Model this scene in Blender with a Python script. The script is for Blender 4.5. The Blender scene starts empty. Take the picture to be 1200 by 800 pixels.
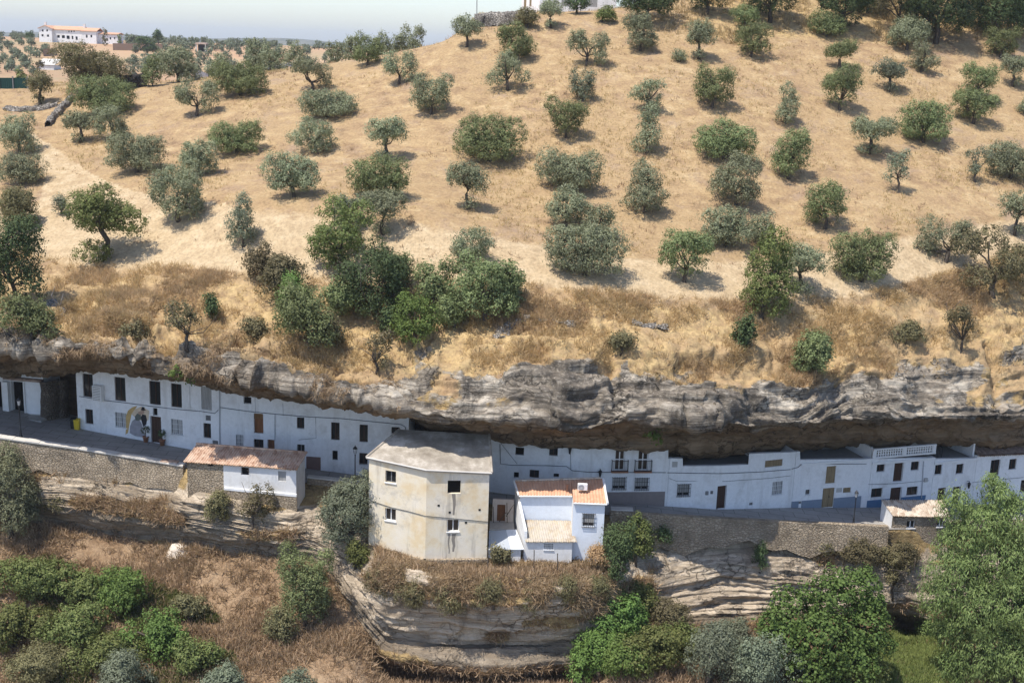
import bpy, math, random
import numpy as np
from mathutils import Vector
from mathutils.bvhtree import BVHTree

# ---------------------------------------------------------------- scene, camera, sky, sun
scene = bpy.context.scene
COL = scene.collection
R = math.radians
F, TH, RO, CZ = 1440.0, R(13.4), R(2.0), 38.0
cam_fwd = np.array([0, math.cos(TH), -math.sin(TH)])
_r0 = np.array([1.0, 0, 0]); _u0 = np.array([0, math.sin(TH), math.cos(TH)])
cam_right = math.cos(RO) * _r0 + math.sin(RO) * _u0
cam_up = math.cos(RO) * _u0 - math.sin(RO) * _r0
cam = bpy.data.cameras.new('camera')
cam.sensor_width = 36.0; cam.lens = F / 1200 * 36.0; cam.clip_start = 1.0; cam.clip_end = 20000.0
cam_o = bpy.data.objects.new('camera', cam); COL.objects.link(cam_o)
from mathutils import Matrix
m = Matrix.Identity(4)
for i in range(3):
    m[i][0] = cam_right[i]; m[i][1] = cam_up[i]; m[i][2] = -cam_fwd[i]
m[2][3] = CZ
cam_o.matrix_world = m
scene.camera = cam_o

SUN_EL, SUN_DIR = 66.0, 52.0       # elevation; degrees to the left of the view's back direction
az = R(SUN_DIR)
to_sun = Vector((-math.sin(az) * math.cos(R(SUN_EL)), -math.cos(az) * math.cos(R(SUN_EL)), math.sin(R(SUN_EL))))
world = bpy.data.worlds.new('World'); scene.world = world; world.use_nodes = True
wn = world.node_tree.nodes; wl = world.node_tree.links
sky = wn.new('ShaderNodeTexSky'); sky.sky_type = 'NISHITA'; sky.sun_disc = False
sky.sun_elevation = R(SUN_EL); sky.sun_rotation = math.atan2(to_sun.x, to_sun.y)
sky.altitude = 600; sky.air_density = 1.0; sky.dust_density = 1.5; sky.ozone_density = 2.5
bg = wn['Background']; bg.inputs['Strength'].default_value = 0.15
tint = wn.new('ShaderNodeMix'); tint.data_type = 'RGBA'; tint.blend_type = 'MULTIPLY'; tint.inputs[0].default_value = 1.0; tint.inputs[7].default_value = (1.0, 0.985, 1.02, 1)
wl.new(sky.outputs[0], tint.inputs[6]); wl.new(tint.outputs[2], bg.inputs['Color'])
sun = bpy.data.lights.new('sun', 'SUN'); sun.energy = 3.85; sun.angle = R(0.53); sun.color = (1.0, 0.945, 0.86)
sun_o = bpy.data.objects.new('sun', sun); COL.objects.link(sun_o)
sun_o.rotation_euler = (-to_sun).to_track_quat('-Z', 'Y').to_euler()
sun_o.location = (0, 60, 90)
scene.view_settings.view_transform = 'Standard'; scene.view_settings.look = 'None'
scene.view_settings.gamma = 1.0; scene.view_settings.exposure = 0.62
scene.view_settings.use_curve_mapping = False
scene.render.engine = 'CYCLES'
scene.cycles.use_denoising = True
scene.cycles.max_bounces = 6; scene.cycles.diffuse_bounces = 3; scene.cycles.glossy_bounces = 2
scene.cycles.transmission_bounces = 2; scene.cycles.volume_bounces = 0; scene.cycles.transparent_max_bounces = 4
scene.cycles.caustics_reflective = False; scene.cycles.caustics_refractive = False

# ---------------------------------------------------------------- helpers: rays from the survey photo to places in the world
def ray(px, py): return cam_fwd + (px - 600) / F * cam_right - (py - 400) / F * cam_up
def at_z(px, py, z):
    d = ray(px, py); return np.array([0, 0, CZ]) + d * ((z - CZ) / d[2])
def at_y(px, py, Y):
    d = ray(px, py); return np.array([0, 0, CZ]) + d * (Y / d[1])
def proj(p):
    p = np.asarray(p, float) - np.array([0, 0, CZ]); w = p @ cam_fwd
    return 600 + F * (p @ cam_right) / w, 400 - F * (p @ cam_up) / w
def interp(x, xs, ys): return float(np.interp(x, xs, ys))

# ---------------------------------------------------------------- noise
def _hash(ix, iy, iz, seed):
    h = (ix.astype(np.int64) * 374761393 + iy.astype(np.int64) * 668265263 + iz.astype(np.int64) * 2147483647 + seed * 1274126177) & 0xffffffff
    h = ((h ^ (h >> 13)) * 1274126177) & 0xffffffff
    h = (h ^ (h >> 16)) & 0xffffffff
    return h / 4294967295.0
def vnoise(p, seed=0):
    i = np.floor(p); f = p - i; f = f * f * (3 - 2 * f)
    ix, iy, iz = i[..., 0], i[..., 1], i[..., 2]
    out = 0
    for dx in (0, 1):
        for dy in (0, 1):
            for dz in (0, 1):
                w = (f[..., 0] if dx else 1 - f[..., 0]) * (f[..., 1] if dy else 1 - f[..., 1]) * (f[..., 2] if dz else 1 - f[..., 2])
                out = out + w * _hash(ix + dx, iy + dy, iz + dz, seed)
    return out * 2 - 1
def fbm(p, scale, octv=4, seed=0, gain=0.5):
    p = np.asarray(p, float) * np.asarray(scale, float)
    a, s, out = 1.0, 0.0, 0
    for o in range(octv):
        out = out + a * vnoise(p + 17.3 * o, seed + o * 7); s += a; a *= gain; p = p * 2.03
    return out / s

# ---------------------------------------------------------------- objects
WL = {}
def tag(o, label=None, cat=None, group=None, kind=None):
    if label: o['label'] = label
    if cat: o['category'] = cat
    if group: o['group'] = group
    if kind: o['kind'] = kind
    return o
def thing(name, label, cat, loc, group=None):
    o = bpy.data.objects.new(name, None); COL.objects.link(o); o.location = tuple(float(v) for v in loc)
    o.empty_display_size = 0.3
    WL[o.name] = np.array(loc, float)
    return tag(o, label, cat, group)
def link_mesh(name, me, mats, parent=None):
    o = bpy.data.objects.new(name, me); COL.objects.link(o)
    for mm in (mats if isinstance(mats, (list, tuple)) else [mats]): me.materials.append(mm)
    if parent is not None: o.parent = parent
    return o
def np_mesh(name, V, quads, smooth=False):
    me = bpy.data.meshes.new(name)
    V = np.ascontiguousarray(V, np.float32); Q = np.ascontiguousarray(quads, np.int32)
    k = Q.shape[1]
    me.vertices.add(len(V)); me.vertices.foreach_set('co', V.ravel())
    me.loops.add(Q.size); me.loops.foreach_set('vertex_index', Q.ravel())
    me.polygons.add(len(Q)); me.polygons.foreach_set('loop_start', np.arange(0, Q.size, k, dtype=np.int32))
    me.polygons.foreach_set('loop_total', np.full(len(Q), k, np.int32))
    if smooth: me.polygons.foreach_set('use_smooth', np.ones(len(Q), bool))
    me.update(calc_edges=True); me.validate()
    return me
def vattr(me, name, vals):
    a = me.attributes.new(name, 'FLOAT', 'POINT'); a.data.foreach_set('value', np.ascontiguousarray(vals, np.float32))

class MB:
    """collects boxes, tubes and sheets into one mesh"""
    def __init__(s): s.v = []; s.f = []
    def quad(s, a, b, c, d):
        i = len(s.v); s.v += [tuple(a), tuple(b), tuple(c), tuple(d)]; s.f.append((i, i + 1, i + 2, i + 3)); return s
    def poly(s, pts):
        i = len(s.v); s.v += [tuple(p) for p in pts]; s.f.append(tuple(range(i, i + len(pts)))); return s
    def hexa(s, P):     # 8 points: bottom ring 0-3, top ring 4-7
        i = len(s.v); s.v += [tuple(p) for p in P]
        for q in ((3, 2, 1, 0), (4, 5, 6, 7), (0, 1, 5, 4), (1, 2, 6, 5), (2, 3, 7, 6), (3, 0, 4, 7)): s.f.append(tuple(i + k for k in q))
        return s
    def box(s, c, t, n, u0, u1, z0, z1, d0, d1):
        """box in a wall frame: u along t, z absolute height, d along n from c"""
        c = np.array(c, float)[:2]; t = np.array(t, float)[:2]; n = np.array(n, float)[:2]
        P = []
        for z in (z0, z1):
            for (u, d) in ((u0, d1), (u1, d1), (u1, d0), (u0, d0)):
                p = c + t * u + n * d; P.append((p[0], p[1], z))
        return s.hexa(P)
    def cbox(s, x, y, z0, sx, sy, sz): return s.box((x, y), (1, 0), (0, -1), -sx / 2, sx / 2, z0, z0 + sz, -sy / 2, sy / 2)
    def tube(s, pts, rad, n=6, caps=True):
        pts = [np.array(p, float) for p in pts]
        rad = rad if isinstance(rad, (list, tuple)) else [rad] * len(pts)
        i0 = len(s.v)
        for k, p in enumerate(pts):
            d = pts[min(k + 1, len(pts) - 1)] - pts[max(k - 1, 0)]; d = d / (np.linalg.norm(d) + 1e-9)
            a = np.cross(d, (0, 0, 1.0)) if abs(d[2]) < 0.95 else np.cross(d, (1.0, 0, 0)); a /= np.linalg.norm(a); b = np.cross(d, a)
            for j in range(n):
                th = 2 * math.pi * j / n
                s.v.append(tuple(p + rad[k] * (math.cos(th) * a + math.sin(th) * b)))
        for k in range(len(pts) - 1):
            for j in range(n):
                s.f.append((i0 + k * n + j, i0 + k * n + (j + 1) % n, i0 + (k + 1) * n + (j + 1) % n, i0 + (k + 1) * n + j))
        if caps:
            s.f.append(tuple(i0 + j for j in range(n))[::-1]); s.f.append(tuple(i0 + (len(pts) - 1) * n + j for j in range(n)))
        return s
    def lathe(s, c, prof, n=10):
        return s.tube([(c[0], c[1], c[2] + z) for (r, z) in prof], [r for (r, z) in prof], n)
    def build(s, name, mats, parent=None, smooth=False, bevel=0):
        o = WL.get(parent.name, np.zeros(3)) if parent is not None else np.zeros(3)
        me = bpy.data.meshes.new(name)
        me.from_pydata([tuple(np.array(v, float) - o) for v in s.v], [], s.f); me.update()
        if smooth: me.polygons.foreach_set('use_smooth', np.ones(len(me.polygons), bool))
        ob = link_mesh(name, me, mats, parent)
        if parent is not None: WL[ob.name] = o
        if bevel:
            b = ob.modifiers.new('bevel', 'BEVEL'); b.width = bevel; b.segments = 1; b.limit_method = 'ANGLE'
        return ob
def centred(mb_obj, loc):
    """moves a top-level mesh's origin to loc without moving its shape"""
    me = mb_obj.data; me.transform(Matrix.Translation((-loc[0], -loc[1], -loc[2]))); mb_obj.location = tuple(float(v) for v in loc)
    WL[mb_obj.name] = np.array(loc, float)
    return mb_obj

# ---------------------------------------------------------------- materials
class NT:
    def __init__(s, name, rough=0.9, spec=0.2):
        s.m = bpy.data.materials.new(name); s.m.use_nodes = True
        s.n = s.m.node_tree.nodes; s.l = s.m.node_tree.links
        s.b = s.n['Principled BSDF']; s.b.inputs['Roughness'].default_value = rough; s.b.inputs['Specular IOR Level'].default_value = spec
        s.g = s.n.new('ShaderNodeNewGeometry'); s.pos = s.g.outputs['Position']
    def put(s, sock, v):
        if isinstance(v, bpy.types.NodeSocket): s.l.new(v, sock)
        elif isinstance(v, (tuple, list)) and len(v) == 3 and sock.type == 'RGBA': sock.default_value = (*v, 1)
        else: sock.default_value = v
    def scale(s, v, vec):
        n = s.n.new('ShaderNodeVectorMath'); n.operation = 'MULTIPLY'; s.put(n.inputs[0], v); n.inputs[1].default_value = vec; return n.outputs[0]
    def noise(s, scale, detail=4, rough=0.55, vec=None, dist=0.0):
        n = s.n.new('ShaderNodeTexNoise'); s.put(n.inputs['Vector'], vec if vec is not None else s.pos)
        n.inputs['Scale'].default_value = scale; n.inputs['Detail'].default_value = detail; n.inputs['Roughness'].default_value = rough; n.inputs['Distortion'].default_value = dist
        return n.outputs['Fac']
    def voro(s, scale, vec=None, feat='F1'):
        n = s.n.new('ShaderNodeTexVoronoi'); n.feature = feat; s.put(n.inputs['Vector'], vec if vec is not None else s.pos); n.inputs['Scale'].default_value = scale
        return n
    def ramp(s, fac, stops):
        n = s.n.new('ShaderNodeValToRGB'); s.put(n.inputs[0], fac); e = n.color_ramp.elements
        while len(e) < len(stops): e.new(0.5)
        for k, (p, c) in enumerate(stops):
            e[k].position = p; e[k].color = (c, c, c, 1) if isinstance(c, (int, float)) else (*c, 1)
        return n.outputs[0]
    def mix(s, fac, a, b, mode='MIX'):
        n = s.n.new('ShaderNodeMix'); n.data_type = 'RGBA'; n.blend_type = mode
        s.put(n.inputs[0], fac); s.put(n.inputs[6], a); s.put(n.inputs[7], b); return n.outputs[2]
    def math(s, op, a, b=0.0, clamp=False):
        n = s.n.new('ShaderNodeMath'); n.operation = op; n.use_clamp = clamp; s.put(n.inputs[0], a); s.put(n.inputs[1], b); return n.outputs[0]
    def attr(s, name):
        n = s.n.new('ShaderNodeAttribute'); n.attribute_name = name; return n.outputs['Fac']
    def bump(s, h, strength=0.5, dist=0.1):
        n = s.n.new('ShaderNodeBump'); n.inputs['Strength'].default_value = strength; n.inputs['Distance'].default_value = dist
        s.put(n.inputs['Height'], h); s.l.new(n.outputs[0], s.b.inputs['Normal'])
    def color(s, c): s.put(s.b.inputs['Base Color'], c); return s

def plain(name, col, rough=0.6, spec=0.3, metal=0.0, var=0.12):
    t = NT(name, rough, spec)
    f = t.noise(2.3, 4)
    t.color(t.mix(f, tuple(c * (1 - var) for c in col), tuple(min(1, c * (1 + var)) for c in col)))
    t.b.inputs['Metallic'].default_value = metal
    return t.m
M = {}
# dry hillside grass, pale sandy track, scrub
t = NT('dry_grass_ground', 0.95, 0.1)
big = t.noise(0.07, 4, 0.6); mid = t.noise(0.45, 5, 0.65); fine = t.noise(3.5, 4, 0.7, t.scale(t.pos, (1, 1, 0.6)))
g = t.ramp(mid, [(0.30, (0.205, 0.135, 0.08)), (0.43, (0.315, 0.212, 0.118)), (0.56, (0.385, 0.268, 0.142)), (0.72, (0.48, 0.36, 0.21))])
g2 = t.mix(t.ramp(big, [(0.42, 0.0), (0.66, 0.8)]), g, (0.37, 0.258, 0.138))
straw = t.ramp(t.noise(0.9, 5, 0.7, t.scale(t.pos, (0.5, 1.2, 1.2))), [(0.55, 0.0), (0.68, 1.0)])
g3 = t.mix(t.math('MULTIPLY', straw, 0.55), g2, (0.51, 0.38, 0.21))
bare = t.ramp(t.noise(0.22, 7, 0.75, dist=0.6), [(0.54, 0.0), (0.66, 1.0)])
g4 = t.mix(t.math('MULTIPLY', bare, 0.75), g3, (0.315, 0.225, 0.155))
sand = t.ramp(t.noise(0.7, 5, 0.7), [(0.3, (0.375, 0.275, 0.165)), (0.5, (0.47, 0.355, 0.215)), (0.75, (0.545, 0.43, 0.28))])
sa = t.math('ADD', t.attr('sandy'), t.math('MULTIPLY', t.math('SUBTRACT', t.noise(0.35, 7, 0.75), 0.5), 2.2))
g5 = t.mix(t.ramp(sa, [(0.25, 0.0), (0.85, 1.0)]), g4, sand)
scr = t.ramp(t.noise(1.1, 6, 0.75), [(0.25, (0.19, 0.125, 0.07)), (0.42, (0.34, 0.235, 0.125)), (0.58, (0.46, 0.33, 0.16)), (0.72, (0.54, 0.40, 0.21))])
sc = t.math('ADD', t.attr('scrub'), t.math('MULTIPLY', t.math('SUBTRACT', t.noise(0.5, 5, 0.7), 0.5), 0.8))
g6 = t.mix(t.ramp(sc, [(0.35, 0.0), (0.65, 1.0)]), g5, scr)
stones = t.voro(3.2); st = t.math('MULTIPLY', t.ramp(stones.outputs['Distance'], [(0.10, 1.0), (0.16, 0.0)]), t.ramp(t.noise(0.35, 3), [(0.56, 0.0), (0.64, 1.0)]))
g7 = t.mix(st, g6, (0.42, 0.38, 0.33))
t.color(t.mix(1.0, g7, t.ramp(fine, [(0.25, 0.62), (0.55, 1.0), (0.8, 1.16)]), 'MULTIPLY'))
t.bump(t.math('ADD', t.math('MULTIPLY', fine, 0.5), t.math('ADD', mid, t.math('MULTIPLY', st, 0.5))), 0.9, 0.22)
M['ground'] = t.m
# brown brush ground of the gorge
t = NT('brush_ground', 0.95, 0.1)
mid = t.noise(0.5, 6, 0.7); fine = t.noise(4.0, 4, 0.7)
g = t.ramp(mid, [(0.25, (0.17, 0.11, 0.065)), (0.42, (0.29, 0.19, 0.11)), (0.58, (0.39, 0.27, 0.165)), (0.75, (0.48, 0.36, 0.23))])
t.color(t.mix(1.0, g, t.ramp(fine, [(0.25, 0.6), (0.6, 1.0), (0.8, 1.2)]), 'MULTIPLY'))
t.bump(t.math('ADD', mid, fine), 0.9, 0.3); M['brush_ground'] = t.m
# weathered limestone; attribute 'under' = ochre unweathered undersides; on the lower cliff, painted shade
def rock_mat(name, pale, grey, dark, ochre):
    t = NT(name, 0.95, 0.15)
    lay = t.noise(1.0, 6, 0.65, t.scale(t.pos, (0.18, 0.18, 1.5)), 0.4)
    pat = t.noise(0.35, 6, 0.65); fine = t.noise(2.6, 6, 0.75)
    c = t.ramp(lay, [(0.28, dark), (0.42, grey), (0.52, pale), (0.62, pale), (0.75, grey)])
    c = t.mix(t.ramp(pat, [(0.42, 0.0), (0.60, 0.7)]), c, grey)
    crust = t.ramp(t.noise(0.13, 6, 0.7, t.scale(t.pos, (1, 1, 1.3))), [(0.47, 0.0), (0.58, 0.85)])
    if name == 'weathered_rock': c = t.mix(crust, c, tuple(.45 * g + .55 * d for g, d in zip(grey, dark)))
    streak = t.ramp(t.noise(1.0, 6, 0.65, t.scale(t.pos, (0.35, 0.35, 0.07)), 0.5), [(0.50, 0.0), (0.60, 1.0)])
    c = t.mix(t.math('MULTIPLY', streak, 0.8), c, dark)
    lich = t.ramp(fine, [(0.52, 0.0), (0.64, 1.0)])
    c = t.mix(t.math('MULTIPLY', lich, 0.5), c, pale)
    bed = t.ramp(t.noise(1.0, 5, 0.6, t.scale(t.pos, (0.05, 0.05, 1.7)), 0.25), [(0.44, 0.0), (0.475, 1.0), (0.49, 1.0), (0.53, 0.0)])
    c = t.mix(t.math('MULTIPLY', bed, 0.65), c, dark)
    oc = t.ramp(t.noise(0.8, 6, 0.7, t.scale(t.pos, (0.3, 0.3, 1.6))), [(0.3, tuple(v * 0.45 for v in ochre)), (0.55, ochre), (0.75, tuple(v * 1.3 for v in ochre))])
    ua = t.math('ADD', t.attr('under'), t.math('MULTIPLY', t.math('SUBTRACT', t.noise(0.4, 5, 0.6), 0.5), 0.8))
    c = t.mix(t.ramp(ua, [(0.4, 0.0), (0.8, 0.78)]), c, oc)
    gr = t.math('ADD', t.attr('grassy'), t.math('MULTIPLY', t.math('SUBTRACT', t.noise(0.9, 5, 0.7), 0.5), 1.1))
    c = t.mix(t.ramp(gr, [(0.45, 0.0), (0.62, 1.0)]), c, t.ramp(t.noise(1.4, 5, 0.7), [(0.3, (0.22, 0.15, 0.07)), (0.6, (0.45, 0.32, 0.15))]))
    wob = t.n.new('ShaderNodeTexNoise'); t.l.new(t.pos, wob.inputs['Vector']); wob.inputs['Scale'].default_value = 0.7; wob.inputs['Detail'].default_value = 5
    wv = t.n.new('ShaderNodeVectorMath'); wv.operation = 'MULTIPLY_ADD'; t.l.new(wob.outputs['Color'], wv.inputs[0]); wv.inputs[1].default_value = (2.6, 2.6, 2.6); t.l.new(t.scale(t.pos, (0.22, 0.22, 0.95)), wv.inputs[2])
    crack = t.ramp(t.voro(0.9, wv.outputs[0], 'DISTANCE_TO_EDGE').outputs['Distance'], [(0.0, 1.0), (0.07, 0.0)])
    crack = t.math('MULTIPLY', crack, t.ramp(t.noise(0.3, 4), [(0.45, 0.0), (0.6, 1.0)]))
    c = t.mix(t.math('MULTIPLY', crack, 0.8), c, tuple(v * 0.5 for v in dark))
    t.color(c)
    t.bump(t.math('SUBTRACT', t.math('ADD', lay, t.math('MULTIPLY', fine, 0.7)), t.math('MULTIPLY', crack, 0.35)), 1.0, 0.35)
    return t.m
M['rock'] = rock_mat('weathered_rock', (0.52, 0.46, 0.37), (0.27, 0.225, 0.172), (0.075, 0.065, 0.053), (0.25, 0.175, 0.105))
M['cliff'] = rock_mat('layered_cliff_rock', (0.60, 0.50, 0.375), (0.43, 0.345, 0.25), (0.22, 0.175, 0.125), (0.24, 0.19, 0.135))
# masonry
def masonry(name, c0, c1, mortar, scale=3.4, bumpd=0.08):
    t = NT(name, 0.95, 0.1)
    vec = t.scale(t.pos, (1, 1, 1.5))
    v = t.voro(scale, vec); e = t.voro(scale, vec, 'DISTANCE_TO_EDGE').outputs['Distance']
    n = t.n.new('ShaderNodeSeparateColor'); t.l.new(v.outputs['Color'], n.inputs[0])
    c = t.mix(n.outputs[0], c0, c1)
    c = t.mix(t.ramp(t.noise(0.5, 5, 0.7), [(0.42, 0.0), (0.66, 0.9)]), c, tuple(0.55 * (a + b) / 2 for a, b in zip(c0, c1)))
    c = t.mix(t.ramp(e, [(0.01, 0.5), (0.10, 0.0)]), c, mortar)
    t.color(c); t.bump(t.math('ADD', t.ramp(e, [(0.0, 0.0), (0.15, 1.0)]), t.math('MULTIPLY', t.noise(6, 4), 0.3)), 1.0, bumpd)
    return t.m
M['stone_wall'] = masonry('rubble_masonry', (0.47, 0.385, 0.28), (0.34, 0.27, 0.19), (0.26, 0.21, 0.15))
M['stone_pale'] = masonry('pale_rubble_masonry', (0.46, 0.38, 0.28), (0.34, 0.275, 0.20), (0.27, 0.215, 0.155), 3.8)
M['drystone'] = masonry('grey_dry_stone', (0.42, 0.38, 0.33), (0.24, 0.215, 0.185), (0.08, 0.07, 0.06), 3.2, 0.15)
M['darkstone'] = masonry('dark_dry_stone', (0.10, 0.09, 0.085), (0.05, 0.045, 0.04), (0.02, 0.02, 0.02), 3.0, 0.15)
# whitewash
def plaster(name, col, stain, amount=0.3, vstreak=True, scale=0.5):
    t = NT(name, 0.9, 0.15)
    p = t.ramp(t.noise(scale, 6, 0.7), [(0.50, 0.0), (0.75, 1.0)])
    s = t.ramp(t.noise(1.0, 5, 0.65, t.scale(t.pos, (1.1, 1.1, 0.10))), [(0.52, 0.0), (0.78, 1.0)])
    f = t.math('MULTIPLY', t.math('MAXIMUM', p, s) if vstreak else p, amount)
    c = t.mix(f, col, stain)
    c = t.mix(1.0, c, t.ramp(t.noise(3.5, 5, 0.6), [(0.3, 0.94), (0.7, 1.04)]), 'MULTIPLY')
    t.color(c); t.bump(t.math('ADD', t.noise(1.3, 4), t.math('MULTIPLY', t.noise(9.0, 3), 0.3)), 0.35, 0.04)
    return t.m
M['white'] = plaster('whitewash', (0.775, 0.775, 0.77), (0.46, 0.44, 0.405), 0.62, scale=0.6)
M['white_old'] = plaster('stained_whitewash', (0.70, 0.69, 0.67), (0.42, 0.38, 0.31), 0.6, scale=0.9)
M['white_shade'] = plaster('whitewash_shade_tint', (0.71, 0.76, 0.82), (0.60, 0.62, 0.64), 0.4)  # whitewash with the bluish shade of the dim front walls put into the colour
M['beige'] = None
t = NT('stained_ochre_render', 0.92, 0.12)
c = t.ramp(t.noise(0.33, 6, 0.7), [(0.36, (0.79, 0.725, 0.61)), (0.5, (0.77, 0.68, 0.515)), (0.62, (0.72, 0.575, 0.36)), (0.78, (0.78, 0.71, 0.58))])
vs = t.ramp(t.noise(1.0, 6, 0.7, t.scale(t.pos, (0.75, 0.75, 0.07))), [(0.56, 0.0), (0.74, 1.0)])
c = t.mix(t.math('MULTIPLY', vs, 0.75), c, (0.26, 0.23, 0.19))
sp = t.ramp(t.noise(2.0, 6, 0.8), [(0.64, 0.0), (0.72, 1.0)])
c = t.mix(t.math('MULTIPLY', sp, 0.5), c, (0.34, 0.28, 0.20))
gy = t.ramp(t.noise(0.5, 6, 0.75), [(0.56, 0.0), (0.70, 0.55)])
c = t.mix(gy, c, (0.42, 0.38, 0.32))
t.color(c); t.bump(t.math('ADD', t.noise(1.2, 5), t.math('MULTIPLY', t.noise(8, 3), 0.3)), 0.4, 0.05); M['beige'] = t.m
M['rust_stain'] = plain('dark_runoff_stain', (0.26, 0.23, 0.19), 0.9)
t = NT('cement_roof', 0.9, 0.15)
c = t.ramp(t.noise(0.45, 6, 0.7), [(0.34, (0.20, 0.17, 0.132)), (0.46, (0.275, 0.24, 0.192)), (0.56, (0.36, 0.318, 0.26)), (0.68, (0.55, 0.50, 0.43))])
c = t.mix(t.ramp(t.noise(2.6, 5, 0.75), [(0.60, 0.0), (0.72, 0.6)]), c, (0.22, 0.185, 0.145))
t.color(c); t.bump(t.noise(3, 5), 0.6, 0.06); M['cement_roof'] = t.m
def tiles(name, a, b, c_, lich):
    t = NT(name, 0.9, 0.15)
    v = t.voro(3.6, t.scale(t.pos, (1.0, 0.7, 0.7))); n = t.n.new('ShaderNodeSeparateColor'); t.l.new(v.outputs['Color'], n.inputs[0])
    c = t.ramp(n.outputs[0], [(0.1, a), (0.5, b), (0.9, c_)])
    c = t.mix(t.ramp(t.noise(0.8, 6, 0.7), [(0.52, 0.0), (0.7, 0.7)]), c, lich)
    t.color(c); t.bump(t.noise(6, 4), 0.5, 0.03); return t.m
M['tile'] = tiles('old_roof_tile', (0.36, 0.22, 0.15), (0.47, 0.31, 0.22), (0.54, 0.39, 0.29), (0.52, 0.42, 0.33))
M['tile_new'] = tiles('orange_roof_tile', (0.52, 0.285, 0.175), (0.56, 0.315, 0.195), (0.585, 0.35, 0.225), (0.58, 0.40, 0.285))
M['tile_pale'] = tiles('pale_lichened_tile', (0.36, 0.28, 0.21), (0.46, 0.38, 0.30), (0.54, 0.47, 0.385), (0.58, 0.53, 0.45))
M['tile_dark'] = tiles('dark_roof_tile', (0.20, 0.14, 0.11), (0.27, 0.19, 0.15), (0.33, 0.25, 0.20), (0.30, 0.26, 0.22))
M['corrugated'] = tiles('lichened_corrugated_sheet', (0.42, 0.37, 0.30), (0.47, 0.425, 0.36), (0.44, 0.38, 0.285), (0.25, 0.15, 0.075))
M['asphalt'] = None
t = NT('street_concrete', 0.9, 0.2)
c = t.ramp(t.noise(0.4, 6, 0.7), [(0.3, (0.25, 0.235, 0.215)), (0.55, (0.33, 0.31, 0.285)), (0.75, (0.38, 0.36, 0.33))])
jo = t.n.new('ShaderNodeTexBrick'); t.l.new(t.pos, jo.inputs['Vector']); jo.inputs['Scale'].default_value = 0.22; jo.inputs['Mortar Size'].default_value = 0.008
jo.inputs['Color1'].default_value = (1, 1, 1, 1); jo.inputs['Color2'].default_value = (0.93, 0.93, 0.93, 1); jo.inputs['Mortar'].default_value = (0.55, 0.55, 0.55, 1)
t.color(t.mix(1.0, c, jo.outputs['Color'], 'MULTIPLY')); t.bump(t.noise(5, 5), 0.4, 0.03); M['asphalt'] = t.m
M['kerb'] = plain('pale_concrete_kerb', (0.56, 0.53, 0.48), 0.9)
t = NT('window_glass', 0.08, 0.5); t.color(t.mix(t.noise(0.7, 3), (0.012, 0.013, 0.014), (0.035, 0.035, 0.034))); M['glass'] = t.m
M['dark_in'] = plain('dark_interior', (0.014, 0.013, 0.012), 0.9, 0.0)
M['curtain'] = plain('net_curtain', (0.42, 0.41, 0.39), 0.9, 0.1)
def wood(name, col):
    t = NT(name, 0.7, 0.25); f = t.noise(3.0, 4, 0.6, t.scale(t.pos, (4, 4, 0.3)))
    t.color(t.ramp(f, [(0.3, tuple(c * 0.7 for c in col)), (0.7, tuple(c * 1.2 for c in col))])); t.bump(f, 0.4, 0.01); return t.m
M['wood_dark'] = wood('dark_brown_wood', (0.062, 0.033, 0.022)); M['wood_rust'] = wood('red_brown_wood', (0.20, 0.085, 0.038))
M['wood_tan'] = wood('tan_wood', (0.25, 0.185, 0.105)); M['shutter_grey'] = wood('grey_shutter', (0.34, 0.335, 0.32)); M['shutter_brown'] = wood('ochre_brown_shutter', (0.24, 0.13, 0.055))
M['iron'] = plain('black_iron', (0.022, 0.022, 0.024), 0.5, 0.4); M['frame_white'] = plain('white_frame_paint', (0.74, 0.74, 0.73), 0.5)
M['frame_grey'] = plain('grey_frame_paint', (0.20, 0.20, 0.20), 0.6)
M['dado_brown'] = plaster('grey_brown_dado', (0.235, 0.20, 0.185), (0.17, 0.145, 0.13), 0.5); M['dado_grey'] = plaster('blue_grey_dado', (0.20, 0.245, 0.305), (0.28, 0.30, 0.33), 0.5)
M['dado_blue'] = plaster('blue_dado', (0.075, 0.15, 0.26), (0.13, 0.19, 0.27), 0.4); M['dado_red'] = plaster('red_brown_dado', (0.185, 0.12, 0.10), (0.13, 0.09, 0.075), 0.5)
M['cable'] = plain('black_cable', (0.045, 0.045, 0.05), 0.7); M['metal'] = plain('galvanised_sheet', (0.36, 0.385, 0.41), 0.6, 0.4, 0.0)
M['metal_sunlit'] = plain('sunlit_galvanised_sheet', (0.58, 0.60, 0.62), 0.55, 0.4); M['terracotta'] = plain('terracotta', (0.36, 0.17, 0.095), 0.85)  # the paler galvanised sheet has sunlight put into its colour
M['yellow'] = plain('yellow_plastic', (0.62, 0.44, 0.03), 0.5); M['darkgreen_plastic'] = plain('dark_plastic', (0.025, 0.03, 0.028), 0.5)
M['pipe'] = plain('grey_pipe', (0.42, 0.43, 0.45), 0.6); M['net'] = plain('dark_green_net', (0.02, 0.05, 0.045), 0.9, 0.05); M['fence_sheet'] = plain('grey_fence_sheet', (0.46, 0.47, 0.49), 0.6)
M['concrete'] = plain('rough_concrete', (0.35, 0.33, 0.30), 0.95, 0.1, var=0.25); M['sandpile'] = plain('ochre_sand', (0.50, 0.33, 0.16), 0.95, 0.05)
M['cavewall'] = masonry('cave_rock_wall', (0.20, 0.165, 0.13), (0.14, 0.115, 0.09), (0.12, 0.10, 0.08), 3.0, 0.15)
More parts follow.
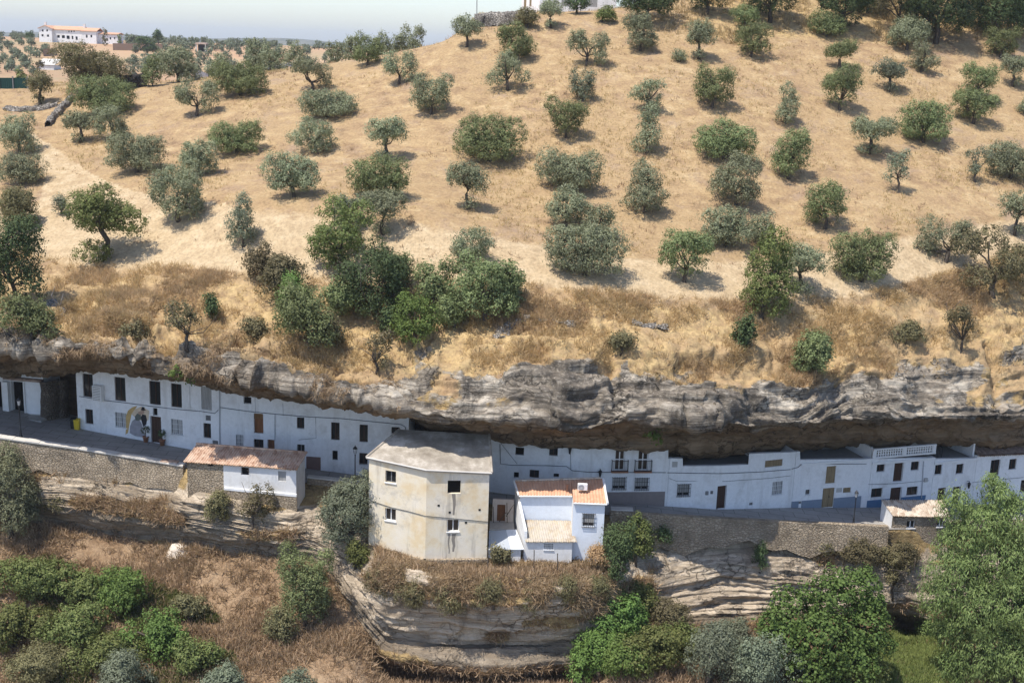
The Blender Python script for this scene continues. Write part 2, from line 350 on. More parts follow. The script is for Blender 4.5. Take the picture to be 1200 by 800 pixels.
# foliage and bark
def leaf_mat(name, a, b, trans=0.3, spread=0.35):
    t = NT(name, 0.75, 0.25)
    oi = t.n.new('ShaderNodeObjectInfo')
    isl = t.g.outputs['Random Per Island']
    c = t.mix(isl, a, b)
    hs = t.n.new('ShaderNodeHueSaturation'); t.l.new(c, hs.inputs['Color'])
    t.l.new(t.math('ADD', t.math('MULTIPLY', t.math('SUBTRACT', oi.outputs['Random'], 0.5), 0.035), 0.5), hs.inputs['Hue'])
    t.l.new(t.math('ADD', t.math('MULTIPLY', oi.outputs['Random'], spread), 1 - spread / 2), hs.inputs['Value'])
    cl = t.ramp(t.noise(0.8, 3), [(0.35, 0.82), (0.65, 1.14)])
    c = t.mix(1.0, hs.outputs[0], cl, 'MULTIPLY')
    t.color(c)
    tr = t.n.new('ShaderNodeBsdfTranslucent'); t.l.new(t.mix(0.35, c, (0.16, 0.17, 0.03)), tr.inputs['Color'])
    ms = t.n.new('ShaderNodeMixShader'); ms.inputs[0].default_value = trans
    t.l.new(t.b.outputs[0], ms.inputs[1]); t.l.new(tr.outputs[0], ms.inputs[2])
    t.l.new(ms.outputs[0], t.n['Material Output'].inputs['Surface'])
    return t.m
M['olive'] = leaf_mat('olive_leaves', (0.165, 0.185, 0.098), (0.32, 0.335, 0.205))
M['olive_green'] = leaf_mat('green_olive_leaves', (0.125, 0.158, 0.058), (0.25, 0.28, 0.125))
M['olive_grey'] = leaf_mat('silver_olive_leaves', (0.145, 0.17, 0.105), (0.235, 0.26, 0.175))
M['dark_leaf'] = leaf_mat('dark_evergreen_leaves', (0.046, 0.070, 0.026), (0.105, 0.140, 0.055), 0.2)
M['almond'] = leaf_mat('yellow_green_almond_leaves', (0.11, 0.135, 0.035), (0.20, 0.22, 0.075))
M['bright'] = leaf_mat('fresh_green_leaves', (0.085, 0.150, 0.030), (0.185, 0.27, 0.075))
M['willow'] = leaf_mat('willow_leaves', (0.115, 0.165, 0.045), (0.25, 0.30, 0.11))
M['bramble'] = leaf_mat('bramble_leaves', (0.085, 0.110, 0.028), (0.205, 0.215, 0.075))
M['dry_leaf'] = leaf_mat('half_dry_leaves', (0.12, 0.105, 0.05), (0.22, 0.19, 0.10))
M['fig'] = leaf_mat('fig_leaves', (0.062, 0.120, 0.024), (0.155, 0.24, 0.065))
M['straw'] = leaf_mat('straw_blades', (0.50, 0.355, 0.165), (0.74, 0.57, 0.31), 0.5, 0.0)
M['brush'] = leaf_mat('brown_brush_twigs', (0.26, 0.165, 0.095), (0.58, 0.42, 0.27), 0.4, 0.0)
M['scrub'] = leaf_mat('tan_scrub_twigs', (0.42, 0.295, 0.165), (0.70, 0.52, 0.30), 0.5, 0.0)
M['greengrass'] = leaf_mat('green_grass_blades', (0.12, 0.17, 0.04), (0.27, 0.31, 0.10), 0.3, 0.0)
t = NT('olive_bark', 0.95, 0.1); f = t.noise(5, 5, 0.7, t.scale(t.pos, (1, 1, 0.3)))
t.color(t.ramp(f, [(0.3, (0.045, 0.035, 0.028)), (0.7, (0.15, 0.125, 0.10))])); t.bump(f, 0.8, 0.04); M['bark'] = t.m
M['bark_pale'] = plain('pale_dead_wood', (0.42, 0.38, 0.34), 0.9, 0.1)

# ---------------------------------------------------------------- layout of the street: foot of the facades, from left to right
FOOT = [(-260, 455, 4.2), (0, 480, 3.0), (90, 502, 2.0), (210, 524, 1.5), (257, 533, 1.2), (323, 544, .8), (400, 554, .4), (478, 563, .1), (585, 577, -.2),
        (670, 587, -.5), (782, 592, -1.0), (840, 596, -1.5), (927, 594, -2.2), (1016, 593.5, -2.8), (1089, 592, -3.3), (1138, 590, -3.7), (1260, 585, -4.6), (1460, 570, -6.0)]
FPX = [p[0] for p in FOOT]
FW = np.array([at_z(*p) for p in FOOT])
def foot(px): return np.array([np.interp(px, FPX, FW[:, k]) for k in range(3)])
EDGE = [(-260, 482), (0, 514), (100, 528), (220, 548), (330, 562), (420, 572), (520, 585), (600, 593), (700, 602), (760, 606), (850, 611), (950, 616), (1040, 620), (1200, 617), (1460, 608)]
EW = np.array([at_z(p[0], p[1], foot(p[0])[2] - 0.05) for p in EDGE])
def edge(px): return np.array([np.interp(px, [p[0] for p in EDGE], EW[:, k]) for k in range(3)])

# ---------------------------------------------------------------- upper sheet: rock overhang, bank, track, olive slope
CX = [-260, 0, 100, 200, 300, 400, 500, 600, 700, 800, 900, 1000, 1100, 1200, 1460]
step = 2.4
PX = np.arange(-260, 1461, step); NC = len(PX)
Yf = np.interp(PX, FPX, FW[:, 1]); Zf = np.interp(PX, FPX, FW[:, 2])
def gsm(a, s):
    r = int(3 * s) + 1; k = np.exp(-0.5 * (np.arange(-r, r + 1) / s) ** 2); k /= k.sum()
    return np.convolve(np.pad(a, r, mode='edge'), k, mode='valid')
def curve(xs, ys, sm=6): return gsm(np.interp(PX, xs, ys), sm)
def P_y(py, Y):
    """world points on columns PX at image row py and distance Y"""
    d = cam_fwd[None] + ((PX - 600) / F)[:, None] * cam_right[None] - ((py - 400) / F)[:, None] * cam_up[None]
    return np.array([0, 0, CZ])[None] + d * (Y / d[:, 1])[:, None]
Yf = gsm(Yf, 10)
# joint of facade and rock, brow, top of the bare rock
jy = curve([-260, 0, 60, 88, 96, 150, 200, 250, 298, 340, 400, 440, 478, 500, 540, 570, 600, 620, 655, 720, 790, 810, 870, 930, 1000, 1088, 1140, 1200, 1460],
           [420, 436, 438, 436, 424, 428, 438, 449, 463, 471, 483, 488, 493, 500, 505, 508, 516, 519, 523, 525, 526, 531, 529, 527, 520, 517, 519, 521, 515], 3)
jd = curve([-260, 0, 84, 92, 470, 490, 575, 590, 775, 800, 1000, 1130, 1150, 1460], [3, 3.0, 3.0, .5, .5, 2, 2, .5, .5, 4.2, 5.0, 5.0, 3.0, 3.0], 2)
by = curve([-260, 0, 90, 150, 200, 250, 300, 350, 400, 450, 500, 560, 620, 660, 700, 740, 800, 860, 930, 1000, 1080, 1150, 1200, 1460],
           [396, 408, 413, 413, 422, 434, 444, 453, 461, 470, 484, 490, 488, 494, 498, 490, 492, 494, 495, 490, 488, 485, 486, 480], 5)
ty = curve([-260, 0, 60, 150, 200, 250, 300, 350, 400, 430, 470, 500, 540, 590, 605, 640, 680, 720, 770, 820, 860, 900, 950, 985, 1000, 1100, 1200, 1460],
           [385, 396, 400, 404, 411, 424, 430, 440, 444, 446, 456, 454, 460, 458, 438, 431, 433, 438, 452, 457, 456, 461, 464, 448, 444, 442, 437, 430], 3)
bd = curve([-260, 0, 250, 420, 500, 560, 620, 700, 900, 1000, 1100, 1460], [9.2, 8.8, 8.4, 8.0, 8.8, 8.6, 7.0, 6.8, 7.0, 6.2, 5.6, 5.6], 8)
_px3 = np.stack([PX * .02, 0 * PX, 0 * PX], -1)
by = by + 3.5 * np.clip((PX - 560) / 60, 0, 1) + 6.5 * fbm(_px3, 1.0, 4, 301, .6); bd = bd + 0.8 * fbm(_px3, 1.3, 3, 303)
hz = np.array([0.0])
J = P_y(jy, Yf + jd)
back_low = J.copy(); back_low[:, 1] += 2.6; back_low[:, 2] = Zf - 1.0
back_hi = J.copy(); back_hi[:, 1] += 2.4; back_hi[:, 2] = J[:, 2] + 0.25
B = P_y(by, Yf - bd)
midu = 0.5 * (J + B); midu[:, 2] -= 0.25; midu[:, 1] += 0.2
Tt = P_y(ty, Yf - bd + 2.3 + 0.045 * np.maximum(0, by - ty))
midl = 0.55 * B + 0.45 * Tt; midl[:, 1] -= 0.55
t1 = P_y(curve(CX, [285, 300, 312, 314, 324, 331, 336, 332, 341, 352, 353, 351, 325, 292, 240]), Yf + curve(CX, [9, 9, 8, 8, 7, 6, 6, 6, 6, 6, 6, 6, 9, 12, 18]))
t2 = P_y(curve(CX, [225, 230, 235, 238, 240, 246, 258, 276, 291, 300, 300, 283, 262, 252, 200]), Yf + curve(CX, [24, 23, 22, 20, 17, 15, 14, 14, 14, 14, 14, 14, 17, 19, 25]))
s1 = P_y(curve(CX, [150, 160, 165, 170, 175, 180, 190, 200, 200, 200, 200, 195, 185, 178, 140]), Yf + curve(CX, [42, 42, 41, 39, 36, 33, 31, 31, 31, 31, 31, 31, 33, 34, 42]))
s2 = P_y(curve(CX, [112, 115, 115, 112, 110, 108, 104, 100, 100, 100, 100, 100, 95, 90, 60]), Yf + curve(CX, [62, 60, 58, 57, 55, 53, 51, 51, 51, 51, 51, 51, 52, 53, 60]))
CX3 = [-260, 0, 100, 200, 300, 400, 450, 500, 540, 570, 600, 700, 800, 900, 1000, 1100, 1200, 1460]
s3 = P_y(curve(CX3, [100, 100, 99, 97, 88, 74, 66, 58, 50, 50, 50, 54, 55, 56, 56, 52, 48, 20], 4), Yf + curve(CX3, [72, 70, 69, 68, 68, 66, 65, 63, 62, 62, 62, 62, 62, 62, 62, 62, 63, 70]))
def mixrow(a, b):   # a: left columns beyond the crest (dz, dY from s3), b: right columns climbing on
    w = np.clip((PX - 505) / 60, 0, 1)[:, None]; w = w * w * (3 - 2 * w); return a * (1 - w) + b * w
l4 = s3 * 1.0; l4[:, 1] += 14; l4[:, 0] *= (s3[:, 1] + 14) / s3[:, 1]; l4[:, 2] -= 0.6
l5 = s3 * 1.0; l5[:, 1] += 60; l5[:, 0] *= (s3[:, 1] + 60) / s3[:, 1]; l5[:, 2] -= 9
r4 = P_y(curve(CX3, [20, 20, 20, 20, 20, 24, 24, 24, 24, 25, 20, 17, 17, 17, 17, 14, 10, -10], 4), Yf + curve(CX3, [72] * 18))
r5 = P_y(curve(CX3, [10, 10, 10, 10, 10, 18, 18, 18, 16, 16, 16.5, 14, -2, -20, -25, -30, -35, -50], 4), Yf + curve(CX3, [84] * 18))
r6 = r5 * 1.0; r6[:, 1] += 40; r6[:, 0] *= (r5[:, 1] + 40) / r5[:, 1]; r6[:, 2] += np.interp(PX, [540, 720, 1000], [0.0, 0, 9])
l6 = l5 * 1.0; l6[:, 1] += 40; l6[:, 2] -= 4
ctrl = [back_low, back_hi, J, midu, B, midl, Tt, t1, t2, s1, s2, s3, mixrow(l4, r4), mixrow(l5, r5), mixrow(l6, r6)]
nsub = [3, 4, 26, 26, 34, 34, 44, 34, 34, 34, 26, 18, 16, 12]
def catmull(p0, p1, p2, p3, t): 
    # centripetal-ish: tangents limited so that sharp turns stay sharp
    d1 = p2 - p1; m1 = 0.5 * (p2 - p0); m2 = 0.5 * (p3 - p1)
    L = np.linalg.norm(d1, axis=1, keepdims=True)
    for mm in (m1, m2):
        n = np.linalg.norm(mm, axis=1, keepdims=True) + 1e-9; mm *= np.minimum(1, 1.0 * L / n)
    t2_, t3_ = t * t, t ** 3
    return (2 * t3_ - 3 * t2_ + 1) * p1 + (t3_ - 2 * t2_ + t) * m1 + (-2 * t3_ + 3 * t2_) * p2 + (t3_ - t2_) * m2
def sweep(ctrl, nsub):
    out = []; rid = []
    for k in range(len(ctrl) - 1):
        p0 = ctrl[max(k - 1, 0)]; p3 = ctrl[min(k + 2, len(ctrl) - 1)]
        for j in range(nsub[k]):
            tt = j / nsub[k]; out.append(catmull(p0, ctrl[k], ctrl[k + 1], p3, tt)); rid.append(k + tt)
    out.append(ctrl[-1]); rid.append(len(ctrl) - 1.0)
    return np.array(out), np.array(rid)
def normals(G):
    du = np.gradient(G, axis=1); dv = np.gradient(G, axis=0); n = np.cross(du, dv); n /= (np.linalg.norm(n, axis=2, keepdims=True) + 1e-9); return n
def sstep(a, b, x): t = np.clip((x - a) / (b - a), 0, 1); return t * t * (3 - 2 * t)
G, rid = sweep(ctrl, nsub)
N = normals(G); RI = rid[:, None]
# rock: layered ledges, bulges, hollows ; grass: gentle mounds
wr = sstep(1.8, 2.6, RI) * (1 - sstep(6.15, 6.9, RI)) * np.ones((1, NC))
strata = fbm(G, (0.06, 0.06, 0.62), 4, 3); led = np.sign(strata) * np.abs(strata) ** 0.45
bulge = fbm(G, (0.11, 0.11, 0.2), 4, 11); rough = fbm(G, 0.9, 4, 23, 0.6); crag = 1 - np.abs(fbm(G, (0.35, 0.35, 0.6), 4, 31)) * 2.6
disp = wr * (0.75 * led + 1.0 * bulge + 0.34 * rough + 0.35 * (crag - 0.4))
wg = sstep(6.2, 7.0, RI)
wbank = sstep(6.0, 6.25, RI) * (1 - sstep(6.9, 7.25, RI))
disp = disp + wg * (0.30 * fbm(G, 0.09, 3, 41) + 0.09 * fbm(G, 0.55, 3, 43)) + wbank * (0.55 * fbm(G, 0.3, 4, 51) + 0.30 * fbm(G, 1.3, 3, 53))
ph = 1.3 * fbm(np.stack([PX * .012, 0 * PX, 0 * PX], -1), 1.0, 4, 311)[None] + .22 * fbm(G, (.2, .2, .6), 3, 312)
def ledge(x): f = x - np.floor(x); return (1 - f) * np.clip(f / .10, 0, 1)
lam = np.clip(.75 + 1.5 * fbm(G, (.09, .09, .25), 3, 313), .1, 1.5)
disp = disp + wr * sstep(3.9, 4.2, RI) * lam * 0.95 * ledge((RI - 4) * 1.25 + ph) + wr * lam * .32 * ledge((RI - 2) * 2.6 + 1.6 * ph) + wr * (.25 + .35 * (1 - sstep(400, 500, PX))[None]) * fbm(G, (1.3, 1.3, 1.6), 4, 331, .65)
gul = fbm(np.stack([G[..., 0] * .35, 0 * G[..., 0], G[..., 2] * .06], -1), 1.0, 3, 314); disp = disp - wr * sstep(3.7, 4.4, RI) * 1.1 * sstep(.22, .45, gul)
G2 = G + N * disp[..., None]
# the little step where the track was cut into the slope
cut = np.exp(-((RI - 8.05) / 0.05) ** 2) * (PX[None] > 260); G2[..., 2] += 0.25 * cut * (0.6 + 0.6 * fbm(G, 0.3, 2, 61))
UP = G2; NR = len(G2)
lft = (1 - sstep(400, 500, PX))[None]
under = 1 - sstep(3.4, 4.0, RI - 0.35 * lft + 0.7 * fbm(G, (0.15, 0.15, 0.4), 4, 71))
tjag = 6.0 - 1.45 * lft + 0.42 * fbm(G, (0.10, 0.10, 0.0), 4, 81) + 0.28 * fbm(G, 0.5, 3, 83)
grassy = sstep(-0.35, 0.35, RI - tjag)
grassy = np.maximum(grassy, 0.55 * sstep(4.2, 5.0, RI) * sstep(0.05, 0.3, fbm(G, (0.2, 0.2, 0.5), 3, 85)))
# sandy track
def inpoly(px, py, poly):
    c = np.zeros(np.shape(px), bool); j = len(poly) - 1
    for i in range(len(poly)):
        xi, yi = poly[i]; xj, yj = poly[j]
        c ^= ((yi > py) != (yj > py)) & (px < (xj - xi) * (py - yi) / (yj - yi + 1e-12) + xi); j = i
    return c
sandy = sstep(6.88, 7.15, RI) * (1 - sstep(7.7, 8.0, RI)) * 1.15 * np.ones((1, NC))
track_out = [(36, 155), (62, 172), (110, 205), (160, 225), (260, 238), (300, 250), (230, 300), (60, 310), (40, 260), (52, 210)]
GP = np.stack(proj(G2.reshape(-1, 3)), -1).reshape(NR, NC, 2)
sp_ = inpoly(GP[..., 0], GP[..., 1], track_out) & (RI > 7)
sandy = np.maximum(sandy, sp_ * 0.75)
scrub = sstep(6.0, 6.1, RI) * (1 - sstep(6.80, 7.0, RI)) * (0.45 + 0.5 * sstep(-0.2, 0.25, fbm(G, 0.16, 3, 91)))
scrub = np.maximum(scrub, sstep(10.9, 11.6, RI) * sstep(760, 860, PX)[None] * 1.0)
def submesh(name, V, vmask_faces, attrs, mat, kind='structure', shape=None):
    nr, nc = shape; idx = np.arange(nr * nc).reshape(nr, nc)
    q = np.stack([idx[:-1, :-1], idx[:-1, 1:], idx[1:, 1:], idx[1:, :-1]], -1)[vmask_faces]
    used, inv = np.unique(q, return_inverse=True)
    me = np_mesh(name, V.reshape(-1, 3)[used], inv.reshape(-1, 4), True)
    for k, a in attrs.items(): vattr(me, k, np.broadcast_to(a, (nr, nc)).ravel()[used])
    o = link_mesh(name, me, mat); tag(o, kind=kind); return o
fr = 0.5 * (rid[:-1] + rid[1:])[:, None]
fgr = 0.25 * (grassy[:-1, :-1] + grassy[1:, :-1] + grassy[:-1, 1:] + grassy[1:, 1:])
is_rock = (fr < 5.35 - 1.3 * (1 - sstep(400, 500, PX[:-1]))[None]) | ((fr < 6.75) & (fgr < 0.55))
fsand = 0.25 * (sandy[:-1, :-1] + sandy[1:, :-1] + sandy[:-1, 1:] + sandy[1:, 1:])
is_track = (~is_rock) & (fsand > 0.5)
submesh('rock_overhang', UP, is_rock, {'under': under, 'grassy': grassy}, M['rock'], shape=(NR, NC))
submesh('hillside', UP, (~is_rock) & (~is_track), {'sandy': sandy, 'scrub': scrub}, M['ground'], shape=(NR, NC))
submesh('dirt_track', UP, is_track, {'sandy': sandy, 'scrub': scrub}, M['ground'], shape=(NR, NC))

# ---------------------------------------------------------------- lower sheet: cliff below the street and the gorge slope
LOW = [  # px: street edge then (row, distance) of wall foot, cliff brow, cliff foot, undercut, slope, slope, slope
 (-260, (530, 104.6), (548, 103.6), (580, 102.8), (600, 103.8), (680, 97), (800, 86), (1000, 72)),
 (0, (548, 102.8), (566, 102), (588, 101.4), (606, 102.6), (680, 96), (800, 85), (1000, 72)),
 (100, (558, 103.4), (578, 102.2), (597, 101.4), (621, 102.6), (690, 95), (800, 84.5), (1000, 71)),
 (212, (578, 101.4), (602, 99.8), (616, 99), (642, 99.8), (700, 94), (800, 84), (1000, 71)),
 (224, (579, 99.2), (602, 98.6), (616, 98.2), (642, 99), (700, 94), (800, 84), (1000, 71)),
 (345, (603, 97.4), (624, 96.8), (642, 96.5), (656, 97), (710, 93), (800, 84), (1000, 71)),
 (362, (588, 99.6), (626, 97.2), (644, 96.3), (660, 96.4), (714, 92.4), (800, 84), (1000, 71)),
 (395, (592, 99.4), (640, 96), (660, 94.8), (676, 94.6), (720, 91.5), (800, 84), (1000, 71)),
 (420, (602, 98.4), (668, 92.6), (700, 91.4), (720, 91.6), (752, 89.5), (800, 84), (1000, 71)),
 (450, (652, 92.9), (680, 90.0), (744, 90.6), (770, 89.8), (788, 92.0), (820, 86), (1000, 71)),
 (520, (667, 92.0), (690, 88.9), (750, 90.6), (779, 89.2), (793, 92.6), (822, 86), (1000, 71)),
 (600, (670, 92.2), (694, 89.0), (752, 90.8), (781, 89.2), (796, 92.6), (824, 86), (1000, 71)),
 (680, (664, 93.2), (692, 89.6), (748, 91), (778, 89.6), (792, 92.4), (822, 86), (1000, 71)),
 (712, (656, 95.0), (694, 92.2), (750, 90.6), (762, 91.4), (786, 90), (815, 85), (1000, 71)),
 (745, (646, 98.6), (690, 95.6), (720, 94), (744, 92), (774, 89.2), (806, 84), (1000, 71)),
 (850, (642, 100.8), (668, 99.6), (724, 97.4), (738, 95.8), (768, 91.5), (805, 85), (1000, 71)),
 (950, (647, 102.4), (682, 100.8), (716, 99.4), (726, 98.4), (762, 94), (805, 86), (1000, 72)),
 (1020, (652, 103.8), (684, 102.2), (702, 101.8), (716, 102.6), (762, 95.5), (805, 88), (1000, 73)),
 (1040, (643, 104.2), (686, 102.4), (708, 102.4), (724, 105), (757, 98), (805, 88), (1000, 73)),
 (1065, (642, 104.8), (690, 102.6), (716, 103), (736, 106.5), (749, 101.5), (805, 88.5), (1000, 73)),
 (1108, (642, 105.6), (700, 103), (724, 103), (738, 105.5), (752, 100.5), (805, 89.5), (1000, 74)),
 (1200, (652, 108.6), (700, 106), (730, 105), (742, 104.6), (764, 101), (805, 91), (1000, 75)),
 (1460, (640, 118), (690, 114), (720, 112), (740, 110), (764, 106), (805, 95), (1000, 80))]
LX = [l[0] for l in LOW]
E0 = np.array([np.interp(PX, [p[0] for p in EDGE], EW[:, k]) for k in range(3)]).T
E0[:, 2] -= 0.12
lc = [E0 + np.array([0, 1.2, 0.0]), E0]
for k in range(1, 8):
    lc.append(P_y(gsm(np.interp(PX, LX, [l[k][0] for l in LOW]), 3), gsm(np.interp(PX, LX, [l[k][1] for l in LOW]), 3)))
end = lc[-1] * 1.0; end[:, 1] -= 40; end[:, 2] -= 5; lc.append(end)
lsub = [2, 10, 26, 56, 24, 40, 44, 24, 6]
GL, lrid = sweep(lc, lsub); NL = -normals(GL); LR = lrid[:, None]; NRL = len(GL)
wc = sstep(1.9, 2.5, LR) * (1 - sstep(4.7, 5.5, LR)) * np.ones((1, NC))
strata = fbm(GL, (0.06, 0.06, 1.9), 4, 103); led = np.sign(strata) * np.abs(strata) ** 0.5
dl = wc * (0.30 * led * np.clip(fbm(GL, (0.12, 0.12, 0.25), 3, 105) * 2.2 + .45, 0, 1.3) + 0.35 * fbm(GL, (0.07, 0.07, 0.8), 3, 106) + 0.9 * fbm(GL, (0.13, 0.13, 0.3), 4, 107) + 0.26 * fbm(GL, (0.8, 0.8, 1.6), 4, 109, 0.6))
ws = sstep(4.6, 5.3, LR)
dl = dl + ws * (0.75 * fbm(GL, 0.22, 4, 113) + 0.3 * fbm(GL, 0.9, 3, 117))
phl = 0.9 * fbm(np.stack([PX * .012, 0 * PX, 0 * PX], -1), 1.0, 4, 321)[None] + .5 * fbm(GL, (.25, .25, .5), 3, 322)
laml = np.clip(.7 + 1.8 * fbm(GL, (.09, .09, .3), 3, 323), .05, 1.5)
dl = dl + wc * laml * .30 * ledge(-(LR - 2) * 2.3 + phl) + wc * .24 * laml * ledge(-(LR - 2) * 7.5 + 1.2 * phl) + wc * .25 * fbm(GL, (1.1, 1.1, 1.5), 4, 324, .6)
LO = GL + NL * dl[..., None]
lshade = sstep(3.7, 4.05, LR) * (1 - sstep(4.9, 5.3, LR)) * 0.8 * np.ones((1, NC))  # shade at the cliff foot and undercut, put into the rock colour
lgr = np.maximum(1 - sstep(1.6, 2.3, LR + 0.6 * fbm(GL, 0.4, 3, 121)), sstep(4.7, 5.3, LR + 0.5 * fbm(GL, 0.3, 3, 123)))
outc = sstep(420, 455, PX) * (1 - sstep(690, 720, PX))
lgr = np.maximum(lgr, outc[None] * (1 - sstep(2.5, 3.0, LR + 0.5 * fbm(GL, 0.3, 3, 125))))
lgr = np.maximum(lgr, np.exp(-((PX - 745) / 35) ** 2)[None] * sstep(2.3, 3.0, LR))
lgr = np.maximum(lgr, 0.75 * sstep(0.1, 0.35, fbm(GL, (0.2, 0.2, 0.8), 3, 127)) * (LR < 4))
lgr = np.where((PX[None] > 765) & (PX[None] < 940) & (LR < 4.6) & (LR > 1.0), lgr * .45, lgr)
fl = 0.5 * (lrid[:-1] + lrid[1:])[:, None] * np.ones((1, NC - 1))
is_cliff = fl < 5.0
submesh('lower_cliff', LO, is_cliff, {'under': lshade, 'grassy': lgr * 0.9}, M['cliff'], shape=(NRL, NC))
submesh('gorge_slope', LO, ~is_cliff, {'under': lshade}, M['brush_ground'], shape=(NRL, NC))

# ---------------------------------------------------------------- street, far fields, distant hills
so = np.arange(-260, 1461, 12); NS = 7
SV = []
for px in so:
    a = foot(px) + np.array([0, 3.2, 0.0]); b = edge(px)
    for j in range(NS):
        p = a + (b - a) * j / (NS - 1); SV.append(p)
SV = np.array(SV).reshape(len(so), NS, 3).transpose(1, 0, 2)[::-1]
SV[..., 2] += 0.02 * fbm(SV, 0.6, 3, 131)
q = submesh('street', SV, np.ones((NS - 1, len(so) - 1), bool), {}, M['asphalt'], shape=(NS, len(so)))
fx = np.concatenate([np.linspace(-4200, -700, 22)[:-1], np.linspace(-700, 900, 90), np.linspace(900, 4200, 22)[1:]])
fy = np.concatenate([np.linspace(196, 1000, 90), np.linspace(1000, 9000, 30)[1:]])
def farz(X, Y):
    z = np.interp(Y, [150, 196, 250, 330, 430, 540, 650, 800, 1200, 3000, 9000], [24, 23.5, 22, 22.2, 24.0, 29.5, 33.6, 34.6, 27, 12, 5])
    return z + 0.9 * fbm(np.stack([X, Y, 0 * X], -1), 0.006, 3, 141)
FXg, FYg = np.meshgrid(fx, fy); FG = np.stack([FXg, FYg, farz(FXg, FYg)], -1)
t = NT('far_field_soil', 0.95, 0.1)
c = t.ramp(t.noise(0.012, 5, 0.6), [(0.35, (0.37, 0.22, 0.135)), (0.5, (0.42, 0.27, 0.16)), (0.65, (0.43, 0.31, 0.18))])
c = t.mix(t.ramp(t.noise(0.006, 4, 0.6), [(0.5, 0.0), (0.7, 0.6)]), c, (0.16, 0.165, 0.09))
sp3 = t.n.new('ShaderNodeSeparateXYZ'); t.l.new(t.pos, sp3.inputs[0])
c = t.mix(t.ramp(t.math('MULTIPLY', sp3.outputs[1], 1 / 2000), [(0.36, 0.0), (0.5, 0.85)]), c, (0.15, 0.155, 0.085)); t.color(c); M['far_soil'] = t.m
submesh('far_fields', FG, np.ones((len(fy) - 1, len(fx) - 1), bool), {}, M['far_soil'], shape=(len(fy), len(fx)))
hx = np.linspace(-3600, 3600, 160)
ridge = 29 + 15 * np.exp(-((hx + 830) / 240) ** 2) + 10 * np.exp(-((hx + 1500) / 300) ** 2) + 7 * fbm(np.stack([hx, 0 * hx, 0 * hx], -1), 0.004, 4, 151)
HG = []
for (dy, k) in ((-900, 0.0), (-500, 0.45), (-200, 0.85), (0, 1.0), (250, 0.8), (900, 0.0)):
    HG.append(np.stack([hx, 4300 + dy + 0 * hx, 6 + (ridge - 6) * k], -1))
t = NT('scrub_hills', 0.95, 0.1); t.color(t.ramp(t.noise(0.01, 6, 0.7), [(0.42, (0.06, 0.07, 0.045)), (0.68, (0.20, 0.18, 0.12))])); M['hills'] = t.m
submesh('distant_hills', np.array(HG), np.ones((5, 159), bool), {}, M['hills'], shape=(6, 160))

# ---------------------------------------------------------------- ground lookup by sight line
def bvh_of(V, nr, nc, st=2):
    rr = np.unique(np.r_[np.arange(0, nr, st), nr - 1]); cc = np.unique(np.r_[np.arange(0, nc, st), nc - 1])
    S = V[np.ix_(rr, cc)]; a, b = S.shape[:2]; idx = np.arange(a * b).reshape(a, b)
    q = np.stack([idx[:-1, :-1], idx[:-1, 1:], idx[1:, 1:], idx[1:, :-1]], -1).reshape(-1, 4)
    return BVHTree.FromPolygons([tuple(p) for p in S.reshape(-1, 3)], [tuple(p) for p in q.tolist()])
hr0 = int(np.searchsorted(rid, 4.0)); BV_UP = bvh_of(UP[hr0:], NR - hr0, NC)
BV_LO = bvh_of(LO, NRL, NC)
BV_FAR = bvh_of(FG, len(fy), len(fx), 1)
CAMV = Vector((0, 0, CZ))
def ground(px, py, which='up'):
    d = Vector(ray(px, py)).normalized()
    for bv in {'up': (BV_UP, BV_FAR), 'lo': (BV_LO,), 'far': (BV_FAR,)}[which]:
        h = bv.ray_cast(CAMV, d)
        if h[0] is not None: return np.array(h[0]), np.array(h[1])
    return None, None
def px_size(p): return float((np.asarray(p) - np.array([0, 0, CZ])) @ cam_fwd) / F     # metres per photo pixel at p

# ---------------------------------------------------------------- wall and opening builders
class Face:
    """a vertical wall over a polyline seen in plan; u runs along it from left to right"""
    def __init__(s, pts):      # [(x, y, zfoot)]
        s.p = np.array(pts, float); d = np.diff(s.p[:, :2], axis=0); s.len = np.linalg.norm(d, axis=1)
        s.t = d / s.len[:, None]; s.n = np.stack([s.t[:, 1], -s.t[:, 0]], 1); s.u = np.r_[0, np.cumsum(s.len)]
    def hit(s, px, py):
        best = None
        d = ray(px, py)
        for k in range(len(s.t)):
            n = np.array([s.n[k][0], s.n[k][1], 0]); den = d @ n
            if abs(den) < 1e-6: continue
            w = (np.array([s.p[k][0], s.p[k][1], 0]) - np.array([0, 0, 0])) @ n / den
            P = np.array([0, 0, CZ]) + d * w; uu = (P[:2] - s.p[k][:2]) @ s.t[k]
            off = max(0, -uu, uu - s.len[k])
            if best is None or off < best[0]: best = (off, s.u[k] + uu, P[2], k)
        return best[1], best[2], best[3]
    def seg(s, u): return int(np.clip(np.searchsorted(s.u, u) - 1, 0, len(s.t) - 1))
    def at(s, u, d=0.0, k=None):
        k = s.seg(u) if k is None else k
        return s.p[k][:2] + s.t[k] * (u - s.u[k]) + s.n[k] * d
    def zfoot(s, u): return float(np.interp(u, s.u, s.p[:, 2]))
    def rect(s, x0, y0, x1, y1):
        xm, ym = (x0 + x1) / 2, (y0 + y1) / 2
        uc, zc, k = s.hit(xm, ym)
        ua = s.hit(x0, ym)[0]; ub = s.hit(x1, ym)[0]; zt = s.hit(xm, y0)[1]; zb = s.hit(xm, y1)[1]
        return [ua, zb, ub, zt, k]
